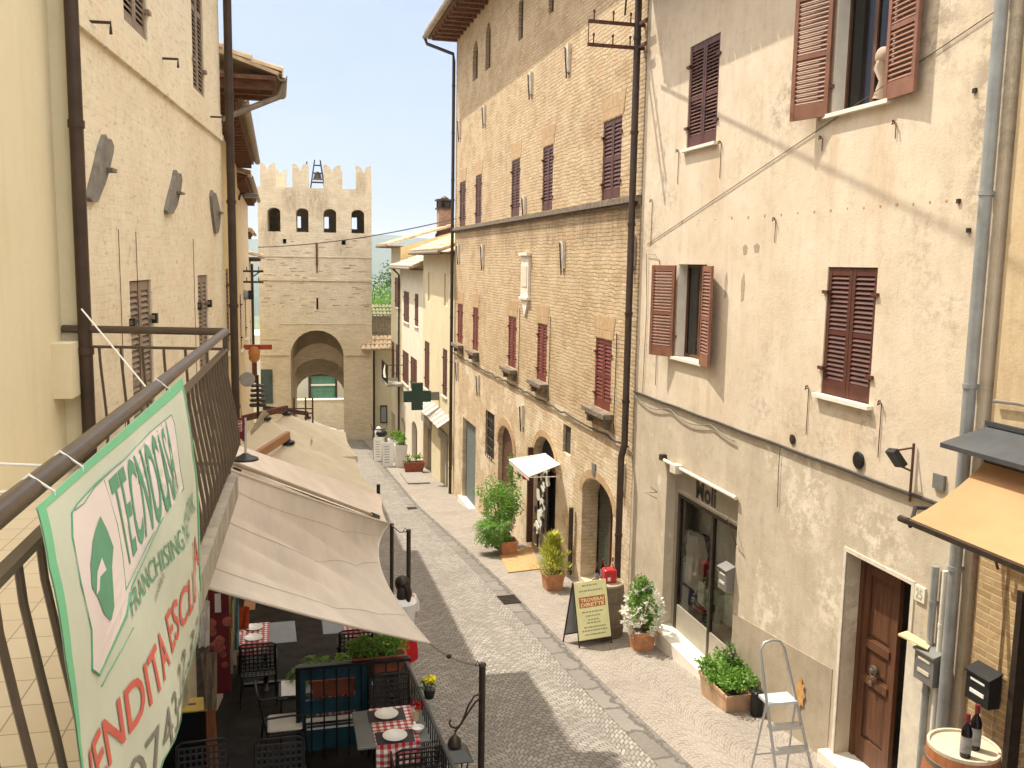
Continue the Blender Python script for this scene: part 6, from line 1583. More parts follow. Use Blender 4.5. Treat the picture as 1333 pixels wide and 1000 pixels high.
# ---- the banner
bnn = thing('banner', 'pale green estate agency banner hanging over the balcony rail', 'banner', RF.pt(-3.5, ZFl, .1))
LE = [(41, 640), (62, 738), (84, 860), (98, 950), (106, 1010), (116, 1110)]
RE = [(234.5, 487), (251, 590), (260, 700), (262, 770), (243, 880), (214, 990), (188, 1080)]
def edge(pts, t, off):
    k = t * (len(pts) - 1); i = min(int(k), len(pts) - 2); f = k - i
    x = pts[i][0] + (pts[i + 1][0] - pts[i][0]) * f; y = pts[i][1] + (pts[i + 1][1] - pts[i][1]) * f
    return RF.hit(x, y, off)
OFF = .17
def bansurf(u, z, lift=0.0):
    """point of the cloth for a place in the rail's own plane: it falls clear of the belly of the rail"""
    t = min(max((ZR - z) / .95, 0), 1.6)
    d = .035 + .135 * (1 - math.exp(-3.2 * t)) + .018 * math.sin(u * 3.4 + t * 2.0) * min(1, t * 2) + .012 * math.sin(u * 8 - t * 5) * min(1, t * 2)
    return RF.pt(u, z, d + lift)
def banpx(px, py, lift=0.0):
    d = .12
    for _ in range(6):
        u, z = RF.hit(px, py, d)
        t = min(max((ZR - z) / .95, 0), 1.6); d = .035 + .135 * (1 - math.exp(-3.2 * t)) + .018 * math.sin(u * 3.4 + t * 2.0) * min(1, t * 2) + .012 * math.sin(u * 8 - t * 5) * min(1, t * 2)
    return u, z
LU = [banpx(*p) for p in LE]; RU_ = [banpx(*p) for p in RE]
def edg(pts, t):
    k = t * (len(pts) - 1); i = min(int(k), len(pts) - 2); f = k - i
    return (pts[i][0] + (pts[i + 1][0] - pts[i][0]) * f, pts[i][1] + (pts[i + 1][1] - pts[i][1]) * f)
LU[0] = (LU[0][0], ZR - .012); RU_[0] = (RU_[0][0], ZR - .012)
def bst(s, t, lift=0.0):
    a = edg(LU, t); b = edg(RU_, t); return bansurf(a[0] + (b[0] - a[0]) * s, a[1] + (b[1] - a[1]) * s, lift)
mb = MB(); mb.grid([[bst(j / 96, i / 60) for j in range(97)] for i in range(61)]); mb.build('banner_cloth', M['bannercloth'], bnn, smooth=True)
mb = MB(); mb.grid([[bst(j / 48, i * .0075, .003) for j in range(49)] for i in range(4)]); mb.grid([[bst(j * .012, i / 30, .0035) for j in range(3)] for i in range(31)]); mb.grid([[bst(1 - j * .007, i / 30, .0035) for j in range(3)] for i in range(31)]); mb.build('green_hem', M['bannergreen'], bnn, smooth=True)
def inkpoly(mb, pts, lift):
    # fan of small pieces so the print follows the cloth
    c = (sum(p[0] for p in pts) / len(pts), sum(p[1] for p in pts) / len(pts)); n = 5
    for a, b in zip(pts, pts[1:] + pts[:1]):
        m_ = max(1, int(math.dist(a, b) / 22))
        for i in range(m_):
            a_ = (a[0] + (b[0] - a[0]) * i / m_, a[1] + (b[1] - a[1]) * i / m_); b_ = (a[0] + (b[0] - a[0]) * (i + 1) / m_, a[1] + (b[1] - a[1]) * (i + 1) / m_)
            for k in range(n):
                f = lambda p, t: bansurf(*banpx(c[0] + (p[0] - c[0]) * t, c[1] + (p[1] - c[1]) * t), lift)
                if k == 0: mb.poly([f(a_, 0), f(a_, 1 / n), f(b_, 1 / n)])
                else: mb.poly([f(a_, k / n), f(a_, (k + 1) / n), f(b_, (k + 1) / n), f(b_, k / n)])
badge = [(92, 668), (100, 655), (125, 628), (160, 598), (195, 562), (222, 540), (226, 552), (234, 612), (238, 635), (214, 676), (170, 765), (163, 800), (128, 878), (119, 872), (118, 820), (104, 760), (93, 700)]
mb = MB(); inkpoly(mb, badge, .0016); mb.build('badge_print', M['bannerpink'], bnn)
mb = MB()
def inkline(mb, pts, r): mb.tube([bansurf(*banpx(*p), .0022) for p in pts], r * .55, 5)
inkline(mb, badge + badge[:1], .0035)
inkline(mb, [(119, 872), (128, 879), (164, 802), (168, 772)], .006); inkline(mb, [(96, 664), (108, 655), (122, 634), (150, 606)], .003); inkline(mb, [(131, 894), (150, 860), (173, 817)], .0025)
inkline(mb, [(134, 625), (152, 684), (158, 720), (163, 768), (200, 695), (239, 636)], .0025)
mb.build('badge_outline', M['bangreen'], bnn)
mb = MB(); inkpoly(mb, [(129, 672), (138, 690), (146, 712), (144, 738), (147, 790), (143, 808), (134, 800), (126, 778), (118, 765), (116, 735), (119, 705), (123, 688)], .0034); mb.build('logo_drop', M['bangreen'], bnn)
mb = MB(); inkpoly(mb, [(130, 726), (136, 742), (127, 750), (127, 768), (123, 775), (124, 745)], .0046); mb.build('logo_gap', M['bannerpink'], bnn)
def bantext(s, TLp, TRp, BLp, BRp, mat, bold=0.0, lift=.0036, name='lettering'):
    a, b, c, d = banpx(*TLp), banpx(*TRp), banpx(*BLp), banpx(*BRp); mb = MB()
    def fn(x, y):
        u = (c[0] * (1 - x) + d[0] * x) * (1 - y) + (a[0] * (1 - x) + b[0] * x) * y
        z = (c[1] * (1 - x) + d[1] * x) * (1 - y) + (a[1] * (1 - x) + b[1] * x) * y
        return bansurf(u, z, lift)
    text_on(mb, s, fn, bold, 3); return mb.build(name, mat, bnn)
bantext('TECNOCASA', (139, 624), (217, 544), (165, 742), (231, 636), M['bangreen'], .015)
bantext('FRANCHISING NETWORK', (167, 775), (250, 640), (171, 804), (254, 664), M['bangreen'], .0)
bantext('immobiliare', (200, 776), (219, 741), (202, 785), (220, 751), M['bangrey'])
bantext('VENDITA ESCLUSIVA', (106, 1012), (257, 692), (119, 1076), (259, 735), M['banred'], .012)
bantext('0743-22.37.11', (164, 1003), (258, 768), (180, 1046), (260, 812), M['bangrey'], .0)

# ---- the further houses on the left
def left_house(name, label, y0, y1, ztop, ov, mat, X=-1.0, wins=(), Zlow=-12, rise=1.3):
    F_ = Frame((X, 0, 0), (0, 1, 0), (1, 0, 0)); t = thing(name, label, 'house', (X, (y0 + y1) / 2, G((y0 + y1) / 2)))
    mb = MB(); wall_holes(mb, F_, y0, y1, Zlow, ztop, [(*w[:4], .2) for w in wins]); body(mb, F_, y0, y1, Zlow, ztop, 7); mb.build('wall', mat, t)
    for w in wins:
        if w[4] == 'shut': window(t, F_, w[:4], M['shut'], M['stonepale'], M['winwood'], sl=.09)
        else: mb = MB(); mb.box(F_, w[0], w[1], w[2], w[3], -.18, -.1); mb.build('door', M['oak'], t)
    mb = MB(); mb.box(F_, y0 - .35, y1 + .1, ztop, ztop + .06, -.1, ov)
    k = y0 - .25
    while k < y1: mb.box(F_, k, k + .1, ztop - .12, ztop, -.1, ov - .05); k += .5
    mb.mi = 1; tiles(mb, F_.pt(y0 - .35, ztop + .12, ov + .04), F_.pt(y1 + .1, ztop + .12, ov + .04), V((-4, 0, rise * 1.0)))
    rf = mb.build('roof', [M['eaves'], M['tilepale']], t)
    mb = MB(); n = 8; prof = [(-.075 * math.cos(math.pi * k / n), -.075 * math.sin(math.pi * k / n)) for k in range(n + 1)]
    mb.loft([[F_.pt(u, ztop + .08 + z, ov + .09 + d) for d, z in prof] + [F_.pt(u, ztop + .08 + z * .8, ov + .09 + d * .8) for d, z in reversed(prof)] for u in (y0 - .3, y1 + .1)], True)
    mb.build('gutter', M['copper'], rf)
    return t, F_
tip = hity(368, 104, 15.0)
h3, F3 = left_house('far_left_house', 'ochre house with deep dark eaves right behind the limewashed house', 14.75, 16.0, tip.z - .12, tip.x + 1.02 - .1, M['ochre'], X=-1.02)
downpipe(h3, [V((tip.x + .02, 14.6, tip.z - .05)), V((tip.x - .06, 14.6, tip.z - .32)), V((-.62, 14.6, tip.z - .62)), V((-.84, 14.55, tip.z - .75)), V((-.84, 14.55, -6))], .045, M['copper'])
zq = hity(318, 138, 16.6).z
wl = [(19, 20, -1.9, -.2, 'shut'), (22, 22.9, -1.9, -.2, 'shut'), (18.5, 19.6, -5.1, -3.6, 'shut'), (19.5, 20.7, G(20), -4.4, 'door')]
h4, F4 = left_house('far_left_house', 'ochre house with green-stained gutter, middle one of the far left row', 16.0, 25.5, zq - .1, .42, M['ochre'], X=-1.0, wins=wl)
zq = hity(331, 243, 28).z
wl = [(27, 28, -2.6, -1.0, 'shut'), (31, 32, -2.6, -1.0, 'shut'), (28.5, 29.8, -7.8, -5.5, 'door')]
h5, F5 = left_house('far_left_house', 'peach house with lowest dark eaves in the far left row', 25.6, 36, zq, .3, M['peach'], X=-1.06, wins=wl)
zq = hity(346, 337, 41).z
h6, F6 = left_house('low_house', 'low peach house with pale tiled roof beside the gate tower', 40, 49, zq, .55, M['peach'], X=-1.35, wins=[(43, 44, -4.2, -2.7, 'shut'), (45.5, 46.4, -4.2, -2.7, 'shut')], rise=.9)
h7, F7 = left_house('low_house', 'plain low cream house with hardly visible roof at the far left', 36, 40, zq + .9, .2, M['cream'], X=-1.2, wins=[(37.5, 38.4, -3.0, -1.4, 'shut')], rise=.9)
# street lamp arm on the far left
p = hity(303, 258, 27.5)
mb = MB(); mb.bx(-4.5, -1.45, 14.9, 17.0, 2.4, 6.6); mb.build('shadow_block', M['ochre'], h3)  # unseen block added above the house to throw shade on the street
mb = MB(); mb.bx(-4.7, -1.4, 14.8, 17.1, 6.6, 6.72); mb.build('shadow_block_top', M['tile'], h3)  # lid of the added block, also out of view
sl2 = thing('wall_lamp', 'flat-headed street lamp on a short arm high on the far left wall', 'lamp', (-1.0, 27.5, p.z))
q1 = hity(318, 256, 27.5); q2 = hity(331, 258, 27.5)
mb = MB(); mb.tube([(-1.05, 27.5, q1.z - .1), (q1.x - .1, 27.5, q1.z + .08), (q1.x + .05, 27.5, q1.z + .08)], .035, 7); mb.build('arm', M['iron'], sl2)
mb = MB(); mb.bev(q1.x, q2.x + .1, 27.35, 27.7, q1.z - .02, q1.z + .1, .02); mb.build('lamp_head', M['greybox'], sl2)
# iron rack and pole
yk = 30.0
p0 = hity(328, 350, yk); p1 = hity(328, 478, yk)
pl = thing('cable_pole', 'dark iron cable pole with two crossbars in front of the far left houses', 'cable pole', (p0.x, yk, p1.z))
mb = MB(); mb.tube([(p0.x, yk, p1.z), (p0.x, yk, p0.z + .15)], .04, 8); mb.build('pole', M['iron'], pl)
for y in (353, 367):
    a = hity(312, y, yk); b = hity(343, y, yk); mb = MB(); mb.bar(V((a.x, yk, a.z)), V((b.x, yk, a.z)), .06, .06)
    for k in range(4): x = a.x + (b.x - a.x) * (k + .2) / 4; mb.tube([(x, yk, a.z), (x, yk, a.z + .14)], .014, 6)
    mb.build('crossbar', M['iron'], pl)
mb = MB(); a = hity(328, 361, yk); b = hity(341, 352, yk); mb.tube([a, b], .02, 6); mb.build('brace', M['iron'], pl)
mb = MB(); c = hity(319, 384, yk); mb.blob(c, .16, .16, .16); mb.build('globe', M['greypanel'], pl, smooth=True)
mb = MB(); c = hity(327, 384, yk); mb.bx(c.x - .08, c.x + .08, yk - .12, yk + .02, c.z - .14, c.z + .14); mb.build('switch_box', M['black'], pl)
# red sign arm
a = hity(325, 452, 29); b = hity(354, 449, 29)
rs = thing('red_sign', 'rusty red iron sign arm with an orange lantern on the far left wall', 'sign', (-1, 29, a.z))
mb = MB(); mb.bar(V((-1.05, 29, a.z)), V((b.x, 29, a.z)), .1, .15); mb.build('arm', plain('red_oxide', (.36, .06, .03), .6, .2), rs)
c = hity(331, 458, 29); mb = MB(); mb.lathe((c.x, 29, c.z - .35), [(.05, 0), (.16, .12), (.18, .35), (.12, .5), (.001, .52)], 10); mb.build('lantern', plain('orange_enamel', (.50, .22, .06), .5), rs, smooth=True)
mb = MB(); mb.bx(c.x - .07, c.x + .07, 28.9, 29.1, c.z - .95, c.z - .35); mb.build('hanger', M['iron_rust'], rs)
# round mirror and heater slats
c = hity(322, 494, 24); mb = MB(); mb.lathe(c, [(.001, 0), (.17, 0), (.19, .03), (.17, .05), (.001, .04)], 18, axis=(0, -1, .2)); t = thing('round_mirror', 'round grey-green traffic mirror on the far left wall', 'mirror', c); mb.build('mirror_disc', M['greypanel'], t, smooth=True)
mb = MB(); mb.tube([c, (-1.02, 24.1, c.z)], .02, 6); mb.build('mirror_arm', M['iron'], t)
a = hity(325, 530, 25); b = hity(346, 498, 25)
t = thing('patio_heater', 'dark patio heater with stacked slats behind the furthest parasol', 'heater', (a.x, 25, G(25)))
mb = MB()
for k in range(5): z = a.z + (b.z - a.z) * (k + .2) / 5; mb.lathe(((a.x + b.x) / 2, 25, z), [(.12, 0), (.22 - .012 * k, 0), (.22 - .012 * k, .05), (.12, .05)], 14)
mb.build('slats', M['iron'], t)
mb = MB(); mb.tube([((a.x + b.x) / 2, 25, G(25)), ((a.x + b.x) / 2, 25, b.z + .2)], .035, 8); mb.build('pole', M['iron'], t)
for k, (xa, ya, xb, yb_) in enumerate(((300, 340, 420, 332),)): pass
# cables across the street
def span(label, A, B, sag, r=.012, group=None):
    pts = [V(A).lerp(V(B), k / 24) - V((0, 0, sag * 4 * (k / 24) * (1 - k / 24))) for k in range(25)]
    cable('overhead_cable', label, pts, r, M['cable'], 'cable', group)
span('overhead cable rising from the far houses to the chimney house and palace', hity(336, 322, 40), hity(592, 285, 33), .2, .02)
span('long thin cable stretched diagonally across the upper part of the plastered house', RW.pt(14.3, .35, .012), hitx(1310, 5, 5.876), .0, .0045)
A_ = RW.pt(14.5, 3.98, .45); dcb = V((-1.9, -5.6, 2.25)); span('thick overhead cable bundle leaving the iron rack above the frame', A_, A_ + dcb * 3.4, .02, .016)
# ================================================================ shade sails, parasols, terrace
def atY(px, py, Y): return hity(px, py, Y)
TLs = hity(299, 612, 7.0); BLs = hity(262, 763, 6.1); BRs = hity(559, 838, 8.6); TRs = hity(507, 682, 12.2)
def catm(p, q, b, t): return p.lerp(q, t) + b * (4 * t * (1 - t))
def sail(mb, TL, TR, BL, BR, ct, cr, cb, cl_, wr=.03, n=40, nr=66, fold=1.0, seed=0):
    rows = []
    for i in range(nr + 1):
        t = i / nr; row = []
        L = catm(TL, BL, cl_, t); R_ = catm(TR, BR, cr, t)
        for j in range(n + 1):
            s = j / n
            T = catm(TL, TR, ct, s); B = catm(BL, BR, cb, s)
            c = (TL * (1 - s) + TR * s) * (1 - t) + (BL * (1 - s) + BR * s) * t
            p = L * (1 - s) + R_ * s + T * (1 - t) + B * t - c
            w_ = s * (1 - s) * t * (1 - t) * 16
            p = p + V((0, 0, -.12 * w_ + wr * w_ * (abs(math.sin(17 * (t - .6 * s * s + .12 * s) + seed)) ** .8 - .55) * (1 - .35 * s)))
            row.append(p)
        rows.append(row)
    mb.grid(rows); return rows
sl1 = thing('shade_sail', 'large taupe shade sail stretched from the balcony edge over the terrace', 'shade sail', (.3, 9, -3))
mb = MB(); rows = sail(mb, TLs, TRs, BLs, BRs, V((0, 0, -.02)), V((-.28, .25, .02)), V((0, .02, -.03)), V((0, 0, .01)), wr=.085)
mb.build('sail_cloth', M['sail'], sl1, smooth=True)
mb = MB()
for e in (rows[0], rows[-1], [r[0] for r in rows], [r[-1] for r in rows]): mb.tube([p + V((0, 0, .004)) for p in e], .012, 6)
mb.build('hem_cord', M['sail'], sl1, smooth=True)
mb = MB()
for k in (.17, .46, .86): i = int(k * 66); mb.tube([p + V((0, 0, .006)) for p in rows[i]], .0016, 4)
mb.build('seam', M['taupe'], sl1)
U1 = hity(303, 577, 9.5); U2 = hity(499, 645, 14.8); U3 = hity(300, 606, 7.6); U4 = hity(505, 682, 12.5)
sl2_ = thing('shade_sail', 'narrow paler shade sail just beyond the large taupe one', 'shade sail', (.5, 12, -3))
mb = MB(); rows = sail(mb, U1, U2, U3, U4, V((0, .2, -.05)), V((-.05, 0, 0)), V((0, 0, 0)), V((0, 0, 0)), wr=.02, seed=2)
mb.build('sail_cloth', clothmat('pale_taupe_shade_cloth', (.74, .65, .57)), sl2_, smooth=True)
mb = MB(); a = hity(303, 607, 7.7); b = hity(492, 678, 12.35); mb.tube([a + V((0, 0, .03)), b + V((0, 0, .05))], .02, 8); mb.build('boom', M['taupe'], sl2_)
mb = MB(); mb.tube([b + (a - b) * .07 + V((0, 0, .05)), b + V((0, 0, .05))], .035, 8); mb.build('boom_end', M['black'], sl2_)
mb = MB(); q = hity(492.5, 640, 14.7); mb.tube([q + V((0, 0, .12)), q - V((0, 0, .25))], .03, 7); mb.build('sail_shackle', M['black'], sl2_)
# posts
def post(label, px, py, X, r=.03, arm=False):
    p = hitx(px, py, X); z0 = G(p.y)
    t = thing('iron_post', label, 'post', (p.x, p.y, z0)); mb = MB(); mb.tube([(p.x, p.y, z0), (p.x, p.y, p.z)], r, 10); mb.lathe((p.x, p.y, z0), [(.12, 0), (.12, .015), (.04, .03), (.001, .03)], 12); mb.build('pole', M['iron'], t, smooth=True)
    mb = MB(); mb.lathe((p.x, p.y, p.z), [(r, 0), (r * 1.2, .01), (r * .8, .03), (.001, .035)], 10); mb.tube([(p.x - .02, p.y, p.z + .01), (p.x - .05, p.y, p.z + .05), (p.x - .07, p.y, p.z + .01)], .006, 5); mb.build('cap', M['iron'], t)
    return p, t
pA_, t1 = post('dark iron post standing behind the curved edge of the taupe sail', 510, 684, 1.62)
pB_, t2 = post('dark iron post nearest the person, right of the sail edge', 532, 692, 1.66)
pC_, t3 = post('brown iron post with a scrolled lantern arm in the foreground', 628, 867, 1.86, .034)
cable('rope', 'short slack rope between the two dark posts beyond the sail', [pA_, pA_.lerp(pB_, .5) - V((0, 0, .06)), pB_], .008, M['rope'], 'rope')
pts = [BRs]
for k in range(1, 9): t = k / 8; pts.append(BRs.lerp(pC_, t) - V((0, 0, .05 * 4 * t * (1 - t))))
rp = thing('rope', 'knotted dark rope from the sail tip to the foreground lantern post', 'rope', BRs)
mb = MB(); mb.tube(pts, .008, 6); mb.build('rope_line', M['rope'], rp)
kn = hity(582.5, 850.5, (BRs.lerp(pC_, .4)).y); mb = MB(); mb.blob(pts[3] , .028, .028, .024, 8, 5); mb.build('rope_knot', M['black'], rp)
# scrolled arm and lantern
arm = MB()
base = hitx(628, 902, 1.86)
p = lambda px, py: hity(px, py, base.y)
arm.tube([p(628, 902), p(618, 906), p(610, 918), p(604, 934), p(598, 946), p(592, 952)], .010, 6)
arm.tube([p(628, 907), p(619, 914), p(608, 930), p(600, 943), p(593, 948), p(587, 946), p(585, 941), p(587, 937)], .010, 6)
arm.tube([p(596, 948), p(593, 953), p(591.5, 957)], .008, 6); arm.build('scroll_arm', M['iron'], t3)
c = p(592, 957); ln = thing('lantern', 'dark iron lantern hanging from the scrolled arm over the fence', 'lantern', c)
s = .115
def sq(k, z): return [c + V((-k, -k, z)), c + V((k, -k, z)), c + V((k, k, z)), c + V((-k, k, z))]
mb = MB(); mb.lathe(c, [(.05, -.13), (.07, -.10), (.062, -.05), (.03, -.01), (.001, .01)], 14); mb.build('dome', M['iron'], ln, smooth=True)
mb = MB(); mb.loft([sq(.155, -.215), sq(.155, -.205), sq(.075, -.12), sq(.06, -.12)], True); mb.build('lantern_roof', M['zinc'], ln)
mb = MB()
for a, b in ((-1, -1), (1, -1), (1, 1), (-1, 1)): mb.tube([c + V((a * .115, b * .115, -.21)), c + V((a * .07, b * .07, -.52))], .008, 5)
mb.loft([sq(.078, -.54), sq(.078, -.515)], True); mb.build('lantern_frame', M['iron'], ln)
mb = MB(); mb.lathe(c, [(.02, -.50), (.045, -.42), (.04, -.3), (.02, -.26)], 10); mb.build('candle_glass', M['lampglass'], ln, smooth=True)

# ---- parasols: cantilever, ecru
def parasol(label, cx, cy, zt, hw, drop, mat, arm_from, armmat, rot=0.0):
    t = thing('parasol', label, 'parasol', (cx, cy, G(cy)), 'ecru cantilever parasols in a row along the terrace')
    C_ = V((cx, cy, zt)); cor = [V((cx + (a * math.cos(rot) - b * math.sin(rot)) * hw, cy + (a * math.sin(rot) + b * math.cos(rot)) * hw, zt - drop)) for a, b in ((-1, -1), (1, -1), (1, 1), (-1, 1))]
    mb = MB()
    for k in range(4):
        a, b = cor[k], cor[(k + 1) % 4]; rows = []
        for i in range(9):
            q = i / 8; A = C_.lerp(a, q); B = C_.lerp(b, q); sag = .05 * q
            A = A - V((0, 0, 0)); row = [A.lerp(B, j / 8) - V((0, 0, sag * 4 * (j / 8) * (1 - j / 8) + .03 * math.sin(q * math.pi))) for j in range(9)]
            if q == 1: row = [r + (C_ - r).normalized() * (.10 * 4 * (j / 8) * (1 - j / 8)) for j, r in enumerate(row)]
            rows.append(row)
        rows.append([r - V((0, 0, .16)) for r in rows[-1]])
        mb.grid(rows)
    mb.build('canopy', mat, t, smooth=False)
    mb = MB()
    for a in cor: mb.bar(C_ - V((0, 0, .16)), a - V((0, 0, .13)), .025, .025)
    mb.build('ribs', armmat, t)
    mb = MB(); mb.lathe(C_, [(.001, -.05), (.14, -.03), (.13, .03), (.05, .06), (.04, .16), (.001, .17)], 12); mb.build('hub', M['black'], t)
    af = V(arm_from); mb = MB(); mb.bar(C_ + V((0, 0, .16)), af, .09, .16); mb.build('arm', armmat, t)
    mb = MB(); mb.bar(V((af.x, af.y, G(af.y))), af + V((0, 0, .25)), .1, .1); mb.bx(af.x - .45, af.x + .45, af.y - .45, af.y + .45, G(af.y), G(af.y) + .07); mb.build('mast', armmat, t)
    return t
b0_ = hity(370, 571, 19.6)
parasol('ecru square parasol with a wooden arm, nearest behind the sails', b0_.x + .08, 19.4, b0_.z - .05, 1.62, .78, M['parasol'], hity(333, 596, 17.4) + V((-.5, -.2, -.25)), M['parawood'], .06)
b1_ = hity(371, 535, 27.5)
parasol('ecru square parasol with a dark arm, second beyond the sails', b1_.x + .05, 27.3, b1_.z - .05, 1.85, .95, M['parasol'], hity(312, 546, 25) , M['iron_rust'], .02)
b2_ = hity(352, 541, 23.6)
parasol('pale parasol mostly hidden between the two ecru ones', -.35, 23.2, hity(335, 545, 23.2).z, 1.15, .7, M['parasol'], V((-.85, 22.6, G(23) + 2.6)), M['taupe'], 0)
b3_ = hity(420, 546, 36)
parasol('white parasol furthest along the street before the gate', b3_.x - .55, 36.5, b3_.z + .0, 1.32, .75, M['parasolwhite'], V((-.6, 36, G(36) + 2.9)), M['iron'], .1)
# open gate frames beyond
a = hity(408, 545, 33)
mb = MB()
for x in (383, 398, 407): q = hity(x, 536, 33); mb.tube([(q.x, 33, q.z + .5), (q.x, 33, q.z - .45)], .03, 6)
for y in (532, 538): q0 = hity(352, y, 33); q1 = hity(407, y, 33); mb.tube([q0, q1], .025, 6)
tag(mb.build('iron_rail', M['iron_rust'], None, base=a), 'rusty iron rail frame behind the second ecru parasol', 'rail')

# red flag on its stand, on the far edge of the sails
fb = hity(319.5, 598, 7.55); ft = hity(319.5, 544, 7.55)
fl = thing('flag_stand', 'dark red banner flag on a small round stand at the edge of the sails', 'flag', fb)
mb = MB(); mb.lathe(fb, [(.105, -.005), (.10, .01), (.05, .03), (.02, .05), (.001, .05)], 18); mb.build('round_base', M['black'], fl, smooth=True)
mb = MB(); mb.tube([fb, ft], .009, 7); mb.tube([fb + V((0, 0, .13)), fb + V((-.13, 0, .13))], .004, 5); mb.build('pole', M['alu'], fl)
w_ = .085; mb = MB(); z0 = fb.z + .13; z1 = ft.z - .0
mb.grid([[V((fb.x - w_ * j / 4, fb.y + .008 * math.sin(j * 1.5 + i), z0 + (.14 if False else 0) + (z1 - z0) * i / 6 + (.10 * j / 4) * (1 - i / 6))) for j in range(5)] for i in range(7)]); mb.build('flag_cloth', M['reddark'], fl)
mb = MB(); text_on(mb, 'CROCO', lambda x, y: V((fb.x - .02 - .04 * (1 - y) , fb.y - .012, z0 + .1 + (z1 - z0 - .12) * (1 - x))) if True else None); mb.build('flag_lettering', M['whitecloth'], fl)

# ---- terrace fence and divider
fence = thing('terrace_fence', 'low black iron fence between terrace and street', 'fence', (1.52, 9, G(9)))
XF = (hitg(583, 1000, .98).x + hitg(541.6, 877, .98).x) / 2; print('XF', XF, hitg(583, 1000, .98), hitg(541.6, 877, .98))
def fz(y): return G(y) + .98
mb = MB(); n = 58; y0, y1 = 5.6, 12.9
for k in range(n + 1):
    y = y0 + (y1 - y0) * k / n; mb.tube([(XF, y, G(y) + .06), (XF, y, fz(y))], .008, 5)
mb.build('fence_bars', M['black'], fence)
mb = MB(); yy = [y0 + (y1 - y0) * k / 10 for k in range(11)]
mb.tube([(XF, y, fz(y)) for y in yy], .022, 8); mb.build('handrail', M['alu'] if False else M['zinc'], fence)
mb = MB(); mb.tube([(XF, y, G(y) + .1) for y in yy], .014, 6); mb.build('bottom_rail', M['black'], fence)
# divider across the terrace with teal panel
YD = hitg(478, 866, 1.12).y
xd0 = hity(388, 868, YD).x; xd1 = hity(478, 866, YD).x; xe = XF - .01
zt = hity(430, 869, YD).z; zg = G(YD)
dv = thing('terrace_divider', 'black railed terrace divider backed by a teal wooden panel with two openings', 'divider', ((xd0 + xe) / 2, YD, zg))
FD = Frame((0, YD, 0), (1, 0, 0), (0, -1, 0))
mb = MB(); zo0, zo1 = hity(430, 912, YD).z, hity(430, 885, YD).z; zp0, zp1 = hity(430, 946, YD).z, hity(430, 929, YD).z
xo0, xo1 = hity(398, 900, YD).x, hity(463, 900, YD).x
wall_holes(mb, FD, xd0, xd1 + .03, zg + .15, zt, [(xo0, xo1, zo0, zo1, .04), (xo0, xo1, zp0, zp1, .04)], d=-.03)
wall_holes(mb, FD, xd0, xd1 + .03, zg + .15, zt, [(xo0, xo1, zo0, zo1, .0), (xo0, xo1, zp0, zp1, .0)], d=-.07)
mb.build('teal_panel', M['teal'], dv)
mb = MB(); mb.box(FD, xd0 - .03, xe, zt, zt + .035, -.06, .02); mb.box(FD, xd0 - .03, xd0 + .02, zg, zt, -.05, .0); mb.box(FD, xd1, xd1 + .05, zg, zt, -.05, 0); mb.build('divider_frame', M['black'], dv)
mb = MB()
for k in range(1, 9): x = xd0 + (xe - xd0) * k / 9; mb.tube([(x, YD, zg + .05), (x, YD, zt)], .010, 5)
mb.build('divider_bars', M['black'], dv)
mb = MB(); mb.box(FD, xo0, xo1, zp0 - .03, zp0 - .01, -.1, -.02); mb.box(FD, xo0, xo1, zp0 + .06, zp0 + .075, -.1, -.02); mb.build('slats', M['white'], dv)
# planters on it
p = V(((xo0 + xo1) / 2 + .05, YD + .22, zo0 - .02)); bp = boxplanter('window_box', 'dark red window box with tiny white flowers behind the teal panel', p, .55, .17, .2, M['terradark'], None, .1, 10, .03)
mb = MB()
for k in range(9): leaves(mb, p + V((random.uniform(-.1, .12), -.02, .24 + random.uniform(0, .06))), (.03, .03, .03), 10, .035)
mb.build('white_flowers', M['petal'], bp)
p = hity(496, 880, YD - .05); boxplanter('window_box', 'terracotta window box of bushy bright green herbs on the divider', V((p.x + .0, YD + .14, zt - .14)), .60, .2, .19, M['terradark'], M['leaf'], .24, 1500, .045, spread=1.15)
pf = hitg(427, 862, .95)
t = thing('fern_pot', 'feathery green fern in a dark pot on the terrace behind the divider', 'plant', (pf.x, pf.y, G(pf.y)))
mb = MB(); mb.lathe((pf.x, pf.y, G(pf.y)), [(.1, 0), (.15, .55), (.17, .6), (.14, .6), (.12, .5)], 14); mb.build('pot', M['black'], t, smooth=True)
mb = MB()
for k in range(46):
    a = k * 2.4; l = random.uniform(.25, .5); pts = [V((pf.x, pf.y, G(pf.y) + .58)) + V((math.cos(a) * l * q, math.sin(a) * l * q, .38 * math.sin(q * 2.4) * l * 1.9)) for q in (0, .3, .6, .85, 1)]
    for q0, q1 in zip(pts, pts[1:]):
        d = (q1 - q0); sd = V((-d.y, d.x, 0)).normalized()
        for m_ in range(4):
            b = q0.lerp(q1, m_ / 4)
            for s_ in (-1, 1): mb.add([b, b + sd * s_ * .05 + d * .3, b + sd * s_ * .012 + d * .35], [(0, 1, 2)])
mb.build('fronds', M['leaf'], t)

